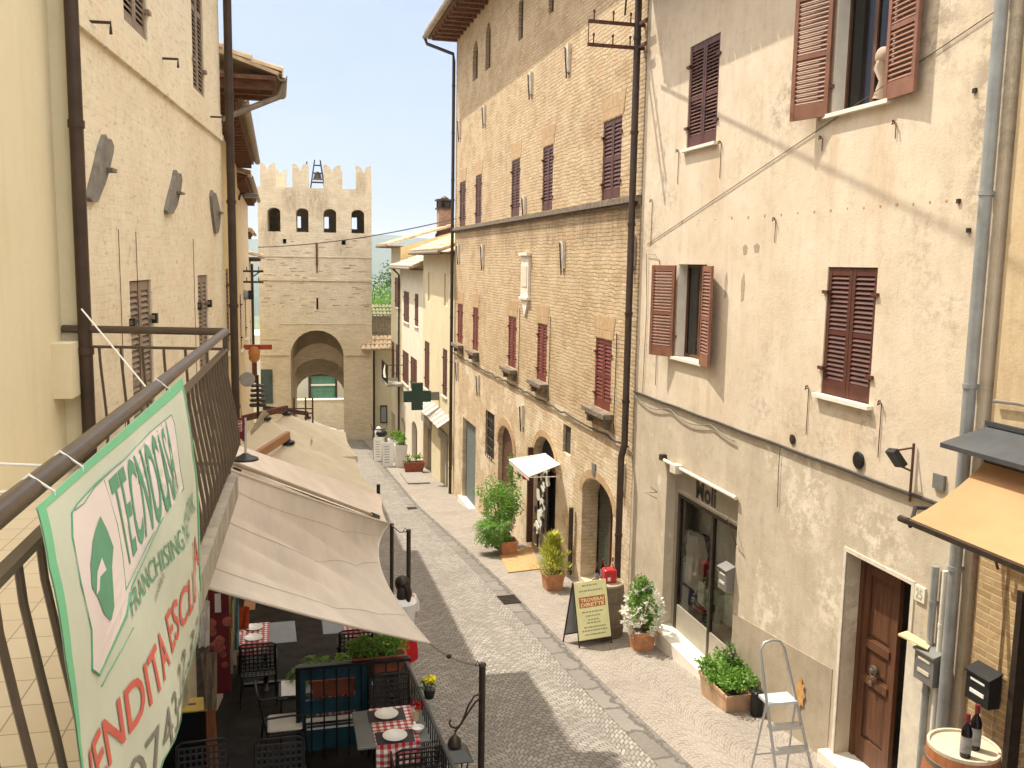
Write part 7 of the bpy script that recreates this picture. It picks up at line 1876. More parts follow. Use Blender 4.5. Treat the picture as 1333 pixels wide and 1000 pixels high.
# ---- furniture
def make_table(name='cafe_table'):
    t = thing(name, '', 'table', (0, 0, 0), 'slate-grey terrace tables')
    mb = MB(); mb.bev(-.42, .42, -.38, .38, .72, .75, .006); mb.build('table_top', M['greytable'], t)
    mb = MB(); mb.tube([(0, 0, .03), (0, 0, .72)], .03, 10); mb.build('column', M['black'], t, smooth=True)
    mb = MB(); mb.bar((-.3, 0, .02), (.3, 0, .02), .06, .03); mb.bar((0, -.3, .021), (0, .3, .021), .06, .03); mb.build('foot_cross', M['black'], t)
    return t
def make_chair():
    t = thing('perforated_chair', '', 'chair', (0, 0, 0), 'black perforated metal terrace chairs')
    def grid_panel(mb, o, ux, uy, w, h, nx, ny, th=.008):
        o, ux, uy = V(o), V(ux), V(uy); nn = ux.cross(uy).normalized() * th
        def bar(a, b, c, d):
            p = [o + ux * a + uy * c, o + ux * b + uy * c, o + ux * b + uy * d, o + ux * a + uy * d]; mb.hexa(p + [q + nn for q in p])
        for k in range(nx + 1): x = w * k / nx; bar(x - .008, x + .008, 0, h)
        for k in range(ny + 1): y = h * k / ny; o2 = nn * .13; o_ = o.copy(); bar(0, w, y - .009, y + .009)
    mb = MB(); grid_panel(mb, (-.21, -.21, .44), (1, 0, 0), (0, 1, 0), .42, .42, 8, 8); mb.build('seat', M['blackplastic'], t)
    mb = MB(); grid_panel(mb, (-.21, .215, .52), (1, 0, 0), (0, .2, .98), .42, .36, 8, 6); mb.build('backrest', M['blackplastic'], t)
    mb = MB(); mb.tube([(-.225, .2, .44), (-.225, .285, .9), (-.18, .298, .925), (.18, .298, .925), (.225, .285, .9), (.225, .2, .44)], .012, 8); mb.tube([(-.22, -.22, .44), (.22, -.22, .44), (.22, .21, .44), (-.22, .21, .44), (-.22, -.22, .44)], .011, 8); mb.build('chair_frame', M['black'], t, smooth=True)
    for sx in (-1, 1):
        mb = MB(); mb.tube([(sx * .225, -.2, .64), (sx * .235, -.05, .66), (sx * .235, .23, .66)], .012, 8); mb.tube([(sx * .225, -.2, .64), (sx * .22, -.21, .44)], .010, 8); mb.build('armrest', M['black'], t, smooth=True)
    for sx in (-1, 1):
        for sy in (-1, 1): mb = MB(); mb.tube([(sx * .215, sy * .205, .44), (sx * .235, sy * .25, 0)], .012, 8); mb.build('leg', M['black'], t, smooth=True)
    return t
table0 = make_table(); chair0 = make_chair()
used = {'t': 0, 'c': 0}
def put_table(x, y, rz, label):
    z = G(y) + .03
    if not used['t']: used['t'] = 1; table0.location = (x, y, z); table0.rotation_euler = (0, 0, rz); table0['label'] = label; return table0
    return copy_thing(table0, (x, y, z), rz, label)
def put_chair(x, y, rz, label):
    z = G(y) + .03
    if not used['c']: used['c'] = 1; chair0.location = (x, y, z); chair0.rotation_euler = (0, 0, rz); chair0['label'] = label; return chair0
    return copy_thing(chair0, (x, y, z), rz, label)
def disc(name, label, x, y, z, r, h=.02, cat='plate', bowl=False, group=None):
    mb = MB(); prof = [(r * .5, 0), (r * .55, .003), (r, h), (r * .97, h + .002), (r * .6, .008), (.001, .007)] if not bowl else [(r * .45, 0), (r * .8, h * .5), (r, h), (r * .94, h), (r * .7, h * .5), (.001, h * .3)]
    mb.lathe((x, y, z), prof, 24); return tag(mb.build(name, M['china'], None, smooth=True, base=(x, y, z)), label, cat, group)
def runner(label, x0, x1, y0, y1, z, drop0=.16, drop1=.16):
    rows = []
    for q in range(-3, 12):
        if q < 0: y = y0 - .012; zz = z - drop0 * (-q) / 3
        elif q > 8: y = y1 + .012; zz = z - drop1 * (q - 8) / 3
        else: y = y0 + (y1 - y0) * q / 8; zz = z
        rows.append([V((x0 + (x1 - x0) * j / 6, y - .01 * (q < 0) * math.sin(j), zz)) for j in range(7)])
    mb = MB(); mb.grid(rows); return tag(mb.build('table_runner', M['check'], None, base=((x0 + x1) / 2, (y0 + y1) / 2, z)), label, 'tablecloth', 'red and white checked cloths')
# table one, front right
ta_, tb_ = hitg(452, 928, .78), hitg(472, 973, .78)
t1x0 = (ta_.x + tb_.x) / 2; t1y1 = ta_.y; t1y0 = tb_.y
cx, cy = t1x0 + .42, (t1y0 + t1y1) / 2
put_table(cx, cy, 0, 'slate-grey terrace table nearest the fence, laid with two plates')
T1 = G(cy) + .03 + .752
r0, r1 = hitz(484, 945, T1).x, hitz(541, 945, T1).x
runner('checked cloth over the table nearest the fence', r0, r1, cy - .39, cy + .39, T1 + .003, .22, .1)
for (px, py, lb) in ((503, 931, 'white plate on the far placemat of the table nearest the fence'), (514, 959, 'white plate on the near placemat of the table nearest the fence')):
    q = hitz(px, py, T1 + .01)
    mb = MB(); mb.bx(q.x - .19, q.x + .19, q.y - .125, q.y + .125, T1 + .005, T1 + .009); tag(mb.build('placemat', M['placemat'], None, base=(q.x, q.y, T1)), 'charcoal placemat under the ' + ('far' if py < 940 else 'near') + ' plate of the table nearest the fence', 'placemat')
    disc('plate', lb, q.x, q.y, T1 + .010, .125)
q = hitz(544, 953, T1); put_table(q.x + .06, cy + .0, 0, 'dark side table by the fence carrying a white bowl') if False else None
disc('bowl', 'white china bowl at the fence end of the nearest table', q.x + .0, q.y, T1 + .005, .065, .05, 'bowl', True)
mb = MB(); mb.bev(cx + .42, 1.5, cy - .38, cy + .38, .0 + T1 - .035, T1 - .004, .004); mb.build('extension_leaf', M['greytable'], None, base=(1.4, cy, T1)); tag(bpy.data.objects['extension_leaf'], 'narrow grey shelf between the nearest table and the fence', 'shelf')
q = hitz(541, 938, T1)
vs = thing('flower_glass', 'small glass of red flowers at the fence end of the nearest table', 'vase', (q.x, q.y, T1))
mb = MB(); mb.lathe((q.x, q.y, T1), [(.03, 0), (.035, .09), (.03, .11)], 12); mb.build('glass_cup', M['lampglass'], vs, smooth=True)
mb = MB(); leaves(mb, (q.x + .03, q.y, T1 + .16), (.06, .05, .04), 60, .04); mb.build('red_petals', M['redcloth'], vs)
mb = MB(); mb.tube([(q.x, q.y, T1 + .02), (q.x + .03, q.y, T1 + .14)], .004, 5); mb.build('stem', M['leaf'], vs)
q = hitz(541, 945, T1); mb = MB(); mb.lathe((q.x - .02, q.y - .05, T1), [(.02, 0), (.02, .05), (.012, .07), (.001, .075)], 10); tag(mb.build('salt_cellar', M['china'], None, smooth=True, base=(q.x, q.y, T1)), 'small white salt cellar beside the red flowers', 'salt cellar')
put_chair(cx + .05, cy + .72, 0, 'black perforated chair between nearest table and divider')
put_chair(cx + .12, cy - .68, math.pi, 'black perforated chair on the camera side of the nearest table')
# table two, left, under the sail
q0, q1 = hitg(318, 812, .78), hitg(374, 838, .78)
c2x, c2y = (q0.x + q1.x) / 2, (q0.y + q1.y) / 2 + .0
put_table(c2x, c2y, .02, 'slate-grey terrace table under the left part of the sail')
T2 = G(c2y) + .782
runner('checked cloth over the table under the left part of the sail', c2x - .36, c2x + .06, c2y - .39, c2y + .39, T2 + .003, .12, .1)
for dy, lb in ((.2, 'far'), (-.17, 'near')): disc('plate', 'white plate on the ' + lb + ' side of the left-hand checked table', c2x - .15, c2y + dy, T2 + .006, .125)
q = hitz(312, 828, T2)
disc('saucer', 'white saucer left of the left-hand checked table cloth', c2x - .385, c2y - .0, T2 + .003, .075, .015)
mb = MB(); mb.lathe((c2x - .385, c2y, T2 + .01), [(.02, 0), (.028, .04), (.015, .08), (.02, .11)], 10); tag(mb.build('cup', M['china'], None, smooth=True, base=(c2x - .385, c2y, T2)), 'slim white cup on the saucer of the left-hand table', 'cup')
put_chair(c2x - .08, c2y - .62, math.pi, 'black perforated chair in front of the left-hand checked table')
# table three, behind the fern
q = hitg(458, 812, .78); put_table(q.x, q.y + .1, 0, 'slate-grey terrace table behind the fern, half under the sail')
T3 = G(q.y + .1) + .782
runner('checked cloth over the table behind the fern', q.x - .12, q.x + .3, q.y - .29, q.y + .49, T3 + .003, .18, .1)
disc('plate', 'white plate on the table behind the fern', q.x + .08, q.y + .0, T3 + .006, .125)
put_chair(q.x + .0, q.y - .5, math.pi, 'black perforated chair at the table behind the fern')
# red checked table behind the teal panel with white chair
q = hitg(408, 905, .76)
put_table(q.x + .28, q.y + .55, 0, 'slate-grey terrace table hidden behind the teal panel')
T4 = G(q.y + .55) + .782
runner('checked cloth over the table behind the teal panel', q.x + .02, q.x + .62, q.y + .18, q.y + .95, T4 + .003, .3, .1)
wq = hitg(381, 898, .72)
mb = MB(); mb.bx(wq.x - .13, wq.x + .13, wq.y - .22, wq.y + .18, T4 - .03, T4); tag(mb.build('white_tray', M['white'], None, base=(wq.x, wq.y, T4 - .03)), 'plain white board standing flat left of the teal panel', 'tray') if False else tag(mb.build('white_tray', M['white'], None, base=(wq.x, wq.y, T4 - .03)), 'white tray beside the teal panel', 'tray')
sd = thing('side_table', 'small black side table under the white tray', 'side table', (wq.x, wq.y, G(wq.y) + .03))
mb = MB(); mb.bev(wq.x - .16, wq.x + .16, wq.y - .24, wq.y + .2, T4 - .055, T4 - .031, .004); mb.build('table_top', M['black'], sd)
for a in (-1, 1):
    for b in (-1, 1): mb = MB(); mb.tube([(wq.x + a * .13, wq.y + b * .18, T4 - .055), (wq.x + a * .15, wq.y + b * .2, G(wq.y) + .03)], .012, 6); mb.build('leg', M['black'], sd)
q = hitg(372, 945, .46); put_chair(q.x - .02, q.y, math.pi * .5 + .1, 'black perforated chair with a white cushion left of the divider')
mb = MB(); mb.bev(q.x - .2, q.x + .18, q.y - .19, q.y + .19, G(q.y) + .483, G(q.y) + .52, .015); tag(mb.build('cushion', M['whitecloth'], None, base=(q.x, q.y, G(q.y) + .48)), 'white cushion on the chair left of the divider', 'cushion')
# foreground chairs
q = hitg(265, 975, .93); put_chair(q.x, q.y - .25, 0.05, 'black perforated chair at the bottom edge, close to the banner')
q = hitg(362, 972, .93); put_chair(q.x, q.y - .25, -.03, 'black perforated chair at the bottom edge, right of another like it')

# ---- restaurant side along the left wall
def lx(px, py, X): return hitx(px, py, X)
q0 = hitg(262, 880, 1.2)
stb = thing('stone_pillar', 'rough stone pillar of the restaurant front behind the banner edge', 'pillar', (-1.0, 11.6, G(11.6)))
a = lx(262, 800, -.92); mb = MB(); mb.bx(-1.4, -.86, 10.9, 11.25, G(11) - .2, -2.4); mb.build('shaft', M['darkstone'], stb)
q = hitg(286, 850, 1.1); mnu = thing('menu_board', 'dark red menu board with a picture on the restaurant wall', 'menu board', (q.x, q.y, G(q.y)))
mb = MB(); mb.bx(q.x - .13, q.x + .12, q.y - .03, q.y + .03, G(q.y) + .6, G(q.y) + 1.9); mb.build('board', M['reddark'], mnu)
mb = MB(); random.seed(11)
for k in range(14): a = random.uniform(-.1, .1); b = random.uniform(.9, 1.5); mb.lathe((q.x + a, q.y - .032, G(q.y) + b), [(.001, 0), (random.uniform(.03, .07), .001), (.001, .004)], 9, axis=(0, -1, 0))
mb.build('picture', plain('faded_red_print', (.42, .12, .09), .6, .4, 12), mnu)
mb = MB(); mb.bx(q.x - .04, q.x + .03, q.y - .036, q.y - .032, G(q.y) + 1.62, G(q.y) + 1.85); mb.build('price_card', M['whitecloth'], mnu)
# yellow-blue scarf and red-orange pennants hanging
def hang(name, label, px, py, Y, w, h, mat, cat):
    c = hity(px, py, Y); rows = [[c + V((w * (j / 6 - .5) * (1 - .25 * i / 8), .03 * math.sin(j * 1.9 + i * .5), -h * i / 8)) for j in range(7)] for i in range(9)]
    mb = MB(); mb.grid(rows); return tag(mb.build(name, mat, None, smooth=True, base=c - V((0, 0, h))), label, cat)
hang('hanging_scarf', 'yellow scarf hanging beside the menu board', 298, 772, 11.9, .13, .75, clothmat('mustard_cloth', (.50, .40, .16)), 'scarf')
hang('hanging_scarf', 'pale blue scarf hanging next to the yellow one', 306, 778, 12.1, .10, .72, clothmat('blue_cloth', (.22, .34, .40)), 'scarf')
hang('pennant', 'red and orange cloth bunched above the left-hand table', 317, 790, 12.3, .16, .32, clothmat('red_orange_cloth', (.58, .10, .03)), 'cloth')
hang('hanging_cloth', 'white cloth hanging on the pillar at the banner edge', 264, 782, 9.6, .14, .5, M['whitecloth'], 'cloth')
hang('patterned_cloth', 'brown and white patterned cloth hanging below the white one', 272, 850, 9.3, .16, .6, clothmat('patterned_brown_cloth', (.34, .27, .20), scale=9, var=.35), 'cloth')
# yellow board on a dark cabinet
y0_ = hitg(250, 917, .8)
cb = thing('cabinet', 'dark cabinet with a yellow top at the restaurant door', 'cabinet', (y0_.x, y0_.y, G(y0_.y)))
mb = MB(); mb.bx(y0_.x - .35, y0_.x + .15, y0_.y - .14, y0_.y + .14, G(y0_.y), G(y0_.y) + .78); mb.build('cabinet_body', M['black'], cb)
mb = MB(); mb.bev(y0_.x - .36, y0_.x + .17, y0_.y - .16, y0_.y + .16, G(y0_.y) + .781, G(y0_.y) + .80, .004); mb.build('yellow_top', plain('mustard_board', (.62, .45, .10), .6), cb)
mb = MB(); mb.bx(y0_.x - .04, y0_.x + .04, y0_.y - .02, y0_.y + .03, G(y0_.y) + .80, G(y0_.y) + .803); mb.build('small_mark', M['barrelwood'], cb)
q = hitg(270, 955, .5); mb = MB()
for k in range(4): mb.tube([(q.x + .03 * k, q.y, G(q.y) + .03), (q.x + .02 * k, q.y + .05, G(q.y) + .9)], .022, 7)
t = tag(mb.build('folded_stool', M['barrelred'], None, smooth=True, base=(q.x, q.y, G(q.y))), 'folded reddish wooden stool leaning by the yellow-topped cabinet', 'stool')

# flower pot with a yellow bloom outside the fence
q = hitg(560, 890, .8); t = thing('fence_flower', 'bright yellow bloom in a little dark pot hooked on the street side of the fence', 'flower', q)
c = hitx(559, 889, XF + .11); mb = MB(); mb.lathe(c - V((0, 0, .17)), [(.05, 0), (.07, .1), (.001, .1)], 12); mb.build('pot', M['black'], t, smooth=True); mb = MB(); leaves(mb, c - V((.03, 0, .03)), (.07, .06, .04), 50, .05); mb.build('leaves', M['leafdark'], t)
mb = MB()
for k in range(22):
    a = k * .9; mb.add([c, c + V((.075 * math.cos(a), .075 * math.sin(a), .02 + .05 * (k % 3) / 3)), c + V((.075 * math.cos(a + .5), .075 * math.sin(a + .5), .03 + .05 * (k % 3) / 3)), c + V((.02 * math.cos(a + .25), .02 * math.sin(a + .25), .07))], [(0, 1, 2, 3)])
mb.build('yellow_petals', M['yellowpetal'], t)
# ---- person standing behind the dark post
def person(label, loc, face, skirt, shirt):
    me = bpy.data.meshes.new('person'); o = bpy.data.objects.new('person', me)
    J = {'pel': ((0, 0, .95), .15), 'wa': ((0, 0, 1.08), .125), 'ch': ((0, 0, 1.28), .155), 'nb': ((0, 0, 1.42), .07), 'nk': ((0, .005, 1.49), .052), 'hd': ((0, .012, 1.58), .095), 'ht': ((0, .01, 1.68), .075),
         'sL': ((.17, 0, 1.38), .062), 'eL': ((.235, .02, 1.12), .042), 'wL': ((.20, .15, .96), .030), 'pL': ((.17, .22, .94), .034),
         'sR': ((-.17, 0, 1.38), .062), 'eR': ((-.235, .0, 1.12), .042), 'wR': ((-.22, .10, .90), .030), 'pR': ((-.215, .13, .83), .034),
         'hL': ((.09, 0, .88), .095), 'kL': ((.10, .02, .50), .062), 'aL': ((.10, -.02, .09), .04), 'fL': ((.11, .12, .035), .038),
         'hR': ((-.09, 0, .88), .095), 'kR': ((-.10, .0, .50), .062), 'aR': ((-.10, -.04, .09), .04), 'fR': ((-.11, .10, .035), .038)}
    E_ = [('pel', 'wa'), ('wa', 'ch'), ('ch', 'nb'), ('nb', 'nk'), ('nk', 'hd'), ('hd', 'ht'), ('ch', 'sL'), ('sL', 'eL'), ('eL', 'wL'), ('wL', 'pL'), ('ch', 'sR'), ('sR', 'eR'), ('eR', 'wR'), ('wR', 'pR'), ('pel', 'hL'), ('hL', 'kL'), ('kL', 'aL'), ('aL', 'fL'), ('pel', 'hR'), ('hR', 'kR'), ('kR', 'aR'), ('aR', 'fR')]
    for s, pn in ((1, 'pL'), (-1, 'pR')):
        b = V(J[pn][0])
        for k in range(5):
            n1, n2 = f'{pn}{k}a', f'{pn}{k}b'
            off = V(((k - 1.5) * .017 if k < 4 else -s * .03, .045 if k < 4 else .02, -.03 if k < 4 else -.01)); J[n1] = (tuple(b + off), .009); J[n2] = (tuple(b + off * 1.0 + V((0, .025 - .004 * k, -.028))), .008); E_ += [(pn, n1), (n1, n2)]
    ks = list(J); me.from_pydata([J[k][0] for k in ks], [(ks.index(a), ks.index(b)) for a, b in E_], []); COL.objects.link(o)
    sk = o.modifiers.new('s', 'SKIN'); ss = o.modifiers.new('u', 'SUBSURF'); ss.levels = 2; ss.render_levels = 2
    for i, k in enumerate(ks): r = J[k][1]; me.skin_vertices[0].data[i].radius = (r, r); me.skin_vertices[0].data[i].use_root = (k == 'pel')
    dg = bpy.context.evaluated_depsgraph_get(); dg.update(); nm = bpy.data.meshes.new_from_object(o.evaluated_get(dg)); o.modifiers.clear(); o.data = nm; bpy.data.meshes.remove(me); nm.name = 'person'
    nm.materials.clear(); nm.materials.append(M['skin'])
    for p in nm.polygons: p.use_smooth = True
    BASE[o.name] = V((0, 0, 0)); tag(o, label, 'person')
    mb = MB(); mb.blob((0, -.012, 1.62), .098, .112, .105, 16, 10); mb.tube([(0, -.1, 1.62), (.01, -.14, 1.5), (.0, -.13, 1.34)], [.04, .045, .02], 9); mb.blob((0, -.055, 1.47), .115, .075, .17, 14, 8); mb.build('hair', M['hair'], o, smooth=True)
    mb = MB(); mb.blob((0, .118, 1.60), .014, .02, .02, 8, 6); mb.build('nose', M['skin'], o, smooth=True)
    mb = MB(); mb.blob((.036, .103, 1.625), .012, .008, .008, 8, 6); mb.blob((-.036, .103, 1.625), .012, .008, .008, 8, 6); mb.build('eyes', M['black'], o)
    mb = MB(); mb.lathe((0, 0, 0), [(.175, .93), (.165, 1.05), (.185, 1.25), (.20, 1.36), (.12, 1.44), (.07, 1.46)], 20); 
    for s in (-1, 1): mb.tube([(s * .15, 0, 1.385), (s * .215, .01, 1.28), (s * .235, .015, 1.18)], [.078, .068, .062], 12)
    mb.build('shirt', shirt, o, smooth=True)
    mb = MB(); mb.lathe((0, 0, 0), [(.178, 1.0), (.20, .88), (.215, .70), (.225, .58), (.20, .58)], 20); mb.build('skirt', skirt, o, smooth=True)
    o.location = loc; o.rotation_euler = (0, 0, face); return o
pp = hitx(529, 768, 1.60)
person('person with dark hair in a white top and red skirt behind the dark post', (pp.x - .06, pp.y, G(pp.y)), .5, M['redcloth'], M['shirt'])
# ================================================================ things on the pavement
def gp(px, py): return hitg(px, py)
# sandwich board
bl = gp(754, 845); br_ = gp(797, 838); bk = gp(733, 836); off = bk - bl
off = V((off.x, off.y, 0)); up_ = V((0, 0, 1.0))
sb = thing('sandwich_board', 'pale yellow sandwich board menu on the pavement before the barrel', 'sandwich board', (bl + br_) / 2)
tl_ = V((bl.x, bl.y, 0)) + off * .5; ex = V((br_.x - bl.x, br_.y - bl.y, 0)); zt_b = max(bl.z, br_.z) + 1.02
def bp_(x, y, l=0.0):
    """x along the board, y up its front face"""
    b = V((bl.x, bl.y, bl.z)) + V((ex.x, ex.y, br_.z - bl.z)) * x; t = V((tl_.x + ex.x * x, tl_.y + ex.y * x, zt_b)); p = b.lerp(t, y); nrm = ex.cross(t - b).normalized(); nrm = -nrm if nrm.y > 0 else nrm
    return p + nrm * l
def plank(mb, x0, x1, y0, y1, l0, l1): mb.hexa([bp_(x0, y0, l0), bp_(x1, y0, l0), bp_(x1, y0, l1), bp_(x0, y0, l1), bp_(x0, y1, l0), bp_(x1, y1, l0), bp_(x1, y1, l1), bp_(x0, y1, l1)])
mb = MB(); plank(mb, .02, .98, .12, .99, .0, .012); mb.build('menu_panel', M['yellowboard'], sb)
mb = MB(); plank(mb, -.0, .03, 0, 1, -.012, .0); plank(mb, .97, 1.0, 0, 1, -.012, .0); plank(mb, .03, .97, .08, .11, -.012, 0); mb.build('board_frame', M['iron'], sb)
mb = MB(); q = lambda x, y: V((tl_.x + ex.x * x, tl_.y + ex.y * x, zt_b)).lerp(V((bl.x + off.x + ex.x * x, bl.y + off.y + ex.y * x, G(bl.y + off.y + ex.y * x))), 1 - y)
mb.prism([q(.02, .14), q(.98, .14), q(.98, .98), q(.02, .98)], V((0, .01, 0))); mb.build('back_panel', M['greypanel'], sb)
mb = MB()
for x in (.0, 1.0): mb.bar(q(x, 0), q(x, 1), .02, .02)
mb.bar(q(0, .13), q(1, .13), .015, .015); mb.build('back_frame', M['iron'], sb)
mb = MB(); plank(mb, .12, .90, .60, .76, .012, .015); mb.build('red_label', M['orangeink'], sb)
mb = MB(); text_on(mb, 'TROVERAI', lambda x, y: bp_(.16 + .70 * x, .685 + .055 * y, .017), .03); text_on(mb, 'DIRETTE', lambda x, y: bp_(.16 + .70 * x, .615 + .055 * y, .017), .03); mb.build('label_lettering', M['yellowboard'], sb)
mb = MB()
for k, (y, a, b) in enumerate(((.92, .25, .7), (.84, .15, .85), (.52, .18, .82), (.46, .28, .72), (.40, .34, .66), (.355, .3, .7), (.29, .2, .86), (.24, .14, .88), (.18, .2, .84))):
    x = a
    while x < b:
        w_ = random.uniform(.03, .09); plank(mb, x, min(x + w_, b), y, y + .022, .012, .0135); x += w_ + .018
mb.build('menu_lines', M['greyink'], sb)
# barrel with red box and bottles
pb = gp(793, 822); pb = V((5.42, gp(800, 826).y, 0)); zb_r = G(pb.y)
tp_ = hity(790, 762, pb.y); 
barrel('old_barrel', 'dark weathered barrel beside the yellow sandwich board', tp_.x, pb.y, zb_r, .90, .32, M['barrelwood'], M['oldhead'])
T = zb_r + .906
c = hitz(792, 752, T); c = V((hitz(793, 757, T).x, hitz(793, 757, T).y, T))
rb = thing('red_gift_box', 'glossy red gift box with handle on the dark barrel', 'box', c); mb = MB(); mb.bev(c.x - .11, c.x + .10, c.y - .09, c.y + .09, T, T + .22, .012); mb.build('box_body', M['red'], rb)
mb = MB(); mb.tube([(c.x - .07, c.y, T + .22), (c.x - .05, c.y, T + .29), (c.x + .05, c.y, T + .29), (c.x + .07, c.y, T + .22)], .008, 6); mb.build('handle', M['reddark'], rb)
mb = MB(); mb.bx(c.x - .06, c.x - .01, c.y - .094, c.y - .0905, T + .04, T + .10); mb.build('paper_tag', M['white'], rb)
for (px, py, lb, h_, mt) in ((777, 757, 'dark wine bottle left of the red box on the dark barrel', .30, None), (783.5, 752, 'dark wine bottle just behind the red box on the dark barrel', .32, None), (789, 744, 'pale bottle showing above the red box on the dark barrel', .34, M['lampglass'])):
    q_ = hitz(px, py, T); q_ = V((min(max(q_.x, c.x - .24), c.x + .2), min(max(q_.y, pb.y - .2), pb.y + .22), T)); bottle(lb, q_.x, q_.y, T, h_, .034, mat=mt)
# potted plants
def pot_round(name, label, p, r, h, mat, cat='plant', square=False):
    t = thing(name, label, cat, p)
    mb = MB(); sg = 4 if square else 20
    if square:
        def rg(k, z): return [p + V((a * k, b * k, z)) for a, b in ((-1, -1), (1, -1), (1, 1), (-1, 1))]
        mb.loft([rg(r * .8, 0), rg(r * .97, h * .82), rg(r * 1.06, h * .83), rg(r * 1.08, h), rg(r * .96, h), rg(r * .92, h * .86)], True)
    else: mb.lathe(p, [(r * .72, 0), (r * .95, h * .8), (r * 1.05, h * .82), (r * 1.07, h), (r * .92, h), (r * .88, h * .88)], sg)
    mb.build('pot', mat, t, smooth=not square)
    mb = MB()
    if square: mb.poly([p + V((a * r * .9, b * r * .9, h * .9)) for a, b in ((-1, -1), (1, -1), (1, 1), (-1, 1))])
    else: mb.lathe(p, [(r * .9, h * .89), (.001, h * .9)], sg)
    mb.build('soil', M['soil'], t); return t
p = gp(835, 845); t = pot_round('flowering_bush', 'white-flowering bush in a square terracotta pot between dark barrel and shop step', p, .17, .33, M['terracotta'], square=True)
mb = MB(); 
for k in range(7): a = k * .9; mb.tube([p + V((0, 0, .3)), p + V((.07 * math.cos(a), .07 * math.sin(a), .65)), p + V((.16 * math.cos(a), .16 * math.sin(a), 1.0 - .04 * k))], [.012, .008, .004], 5)
mb.build('stems', M['bark'], t)
mb = MB(); leaves(mb, p + V((0, 0, .72)), (.27, .26, .42), 1500, .055, clumps=16); leaves(mb, p + V((.0, 0, 1.02)), (.1, .1, .18), 160, .05); mb.build('foliage', M['leaf'], t)
mb = MB()
for k in range(80):
    d = V((random.gauss(0, 1), random.gauss(0, 1), random.gauss(0, .8))).normalized(); c = p + V((d.x * .31, d.y * .3, .62 + d.z * .42)); leaves(mb, c, (.032, .032, .032), 14, .062)
mb.build('white_blossoms', M['petal'], t)
p = gp(719, 767); t = pot_round('golden_conifer', 'yellow-green conifer in a square terracotta pot near the coir mat', p, .19, .36, M['terracotta'], square=True)
mb = MB(); mb.tube([p + V((0, 0, .3)), p + V((0, 0, .85))], .02, 6); mb.build('stem', M['bark'], t)
mb = MB()
for k in range(2600):
    z = random.random() ** .8; rr = .42 * (1 - z * .78) * random.random() ** .4; a = random.uniform(0, 6.283); rr *= .78 + .3 * math.sin(a * 5 + z * 17) + .12 * math.sin(a * 3 - z * 9); b = p + V((rr * math.cos(a), rr * math.sin(a), .34 + z * .78)); d = V((math.cos(a) * .6, math.sin(a) * .6, .7)).normalized() * random.uniform(.07, .13); s_ = V((-math.sin(a), math.cos(a), 0)) * .012
    mb.add([b - s_, b + s_, b + d], [(0, 1, 2)])
mb.build('foliage', M['leafyellow'], t)
# big leafy bush and trailing plant by the door
p = gp(672, 722); p = V((5.15, p.y + .9, G(p.y + .9))); t = pot_round('tall_bush', 'tall loose green bush in a dark pot left of the palace shop door', p, .2, .4, M['black'])
mb = MB()
for k in range(9): a = k * 2.1; mb.tube([p + V((0, 0, .35)), p + V((.15 * math.cos(a), .2 * math.sin(a), .9)), p + V((.36 * math.cos(a), .4 * math.sin(a), 1.3 + .1 * (k % 4)))], [.014, .01, .004], 5)
mb.build('stems', M['bark'], t)
mb = MB(); leaves(mb, p + V((-.05, .05, 1.15)), (.55, .62, .64), 3600, .06, clumps=26); leaves(mb, p + V((.42, .35, 1.75)), (.18, .22, .5), 500, .06, clumps=6); leaves(mb, p + V((.1, 0, .7)), (.3, .3, .3), 500, .06); mb.build('foliage', M['leaf'], t)
p = gp(654, 722); t = pot_round('trailing_fern', 'trailing bright green fern spilling from a terracotta pot onto the pavement', V((p.x + .12, p.y, p.z)), .2, .36, M['terracotta'], square=True)
q_ = gp(640, 727); mb = MB()
for k in range(560):
    a = random.uniform(0, 6.283); l = random.uniform(.2, .68); b = V((p.x - .05, p.y + .05, p.z + .5)); dx = V((math.cos(a) * l * .75 - .18, math.sin(a) * l * .8 + .1, 0)); tip_ = random.uniform(-.45, .12)
    pts = [b + dx * t_ + V((0, 0, .42 * math.sin(t_ * 2.2) * l + tip_ * t_ * t_)) for t_ in (.15, .4, .65, .85, 1)]
    for a0, a1 in zip(pts, pts[1:]):
        d = a1 - a0; sd = V((-d.y, d.x, .01)).normalized()
        for m_ in range(2):
            c_ = a0.lerp(a1, m_ / 2)
            for s_ in (-1, 1): mb.add([c_, c_ + sd * s_ * .05 + d * .4 + V((0, 0, -.01)), c_ + sd * s_ * .01 + d * .45], [(0, 1, 2)])
mb.build('fronds', M['leaf'], t)
# planter of green and white flowers under the shop window, with a bin behind
p0, p1 = gp(920, 905), gp(975, 930)
wv = V((p1.x - p0.x, p1.y - p0.y, 0)); 
pc = gp(947, 918); t = boxplanter('flower_trough', 'weathered terracotta trough of green plants with tiny white flowers right of the shop step', V((5.65, 10.5, G(10.5) - .03)), .38, .78, .32, M['terraold'], M['leaf'], .42, 2600, .055, spread=1.15, taper=.88)
tr = t.location; mb = MB()
for k in range(24): leaves(mb, V((tr.x + random.uniform(-.22, .2), tr.y + random.uniform(-.34, .34), tr.z + .36 + random.uniform(0, .18))), (.012, .012, .012), 6, .03)
mb.build('white_blossoms', M['petal'], t)
mb = MB(); leaves(mb, V((tr.x + .12, tr.y + .12, tr.z + .62)), (.08, .1, .18), 160, .05); mb.build('tall_shoot', M['leafdark'], t)
q_ = V((5.80, tr.y - .55, G(tr.y - .55))); mb = MB(); mb.bev(q_.x - .06, q_.x + .06, q_.y - .06, q_.y + .06, q_.z, q_.z + .34, .015); tag(mb.build('black_can', M['black'], None, base=q_), 'small black can against the wall right of the flower trough', 'can')
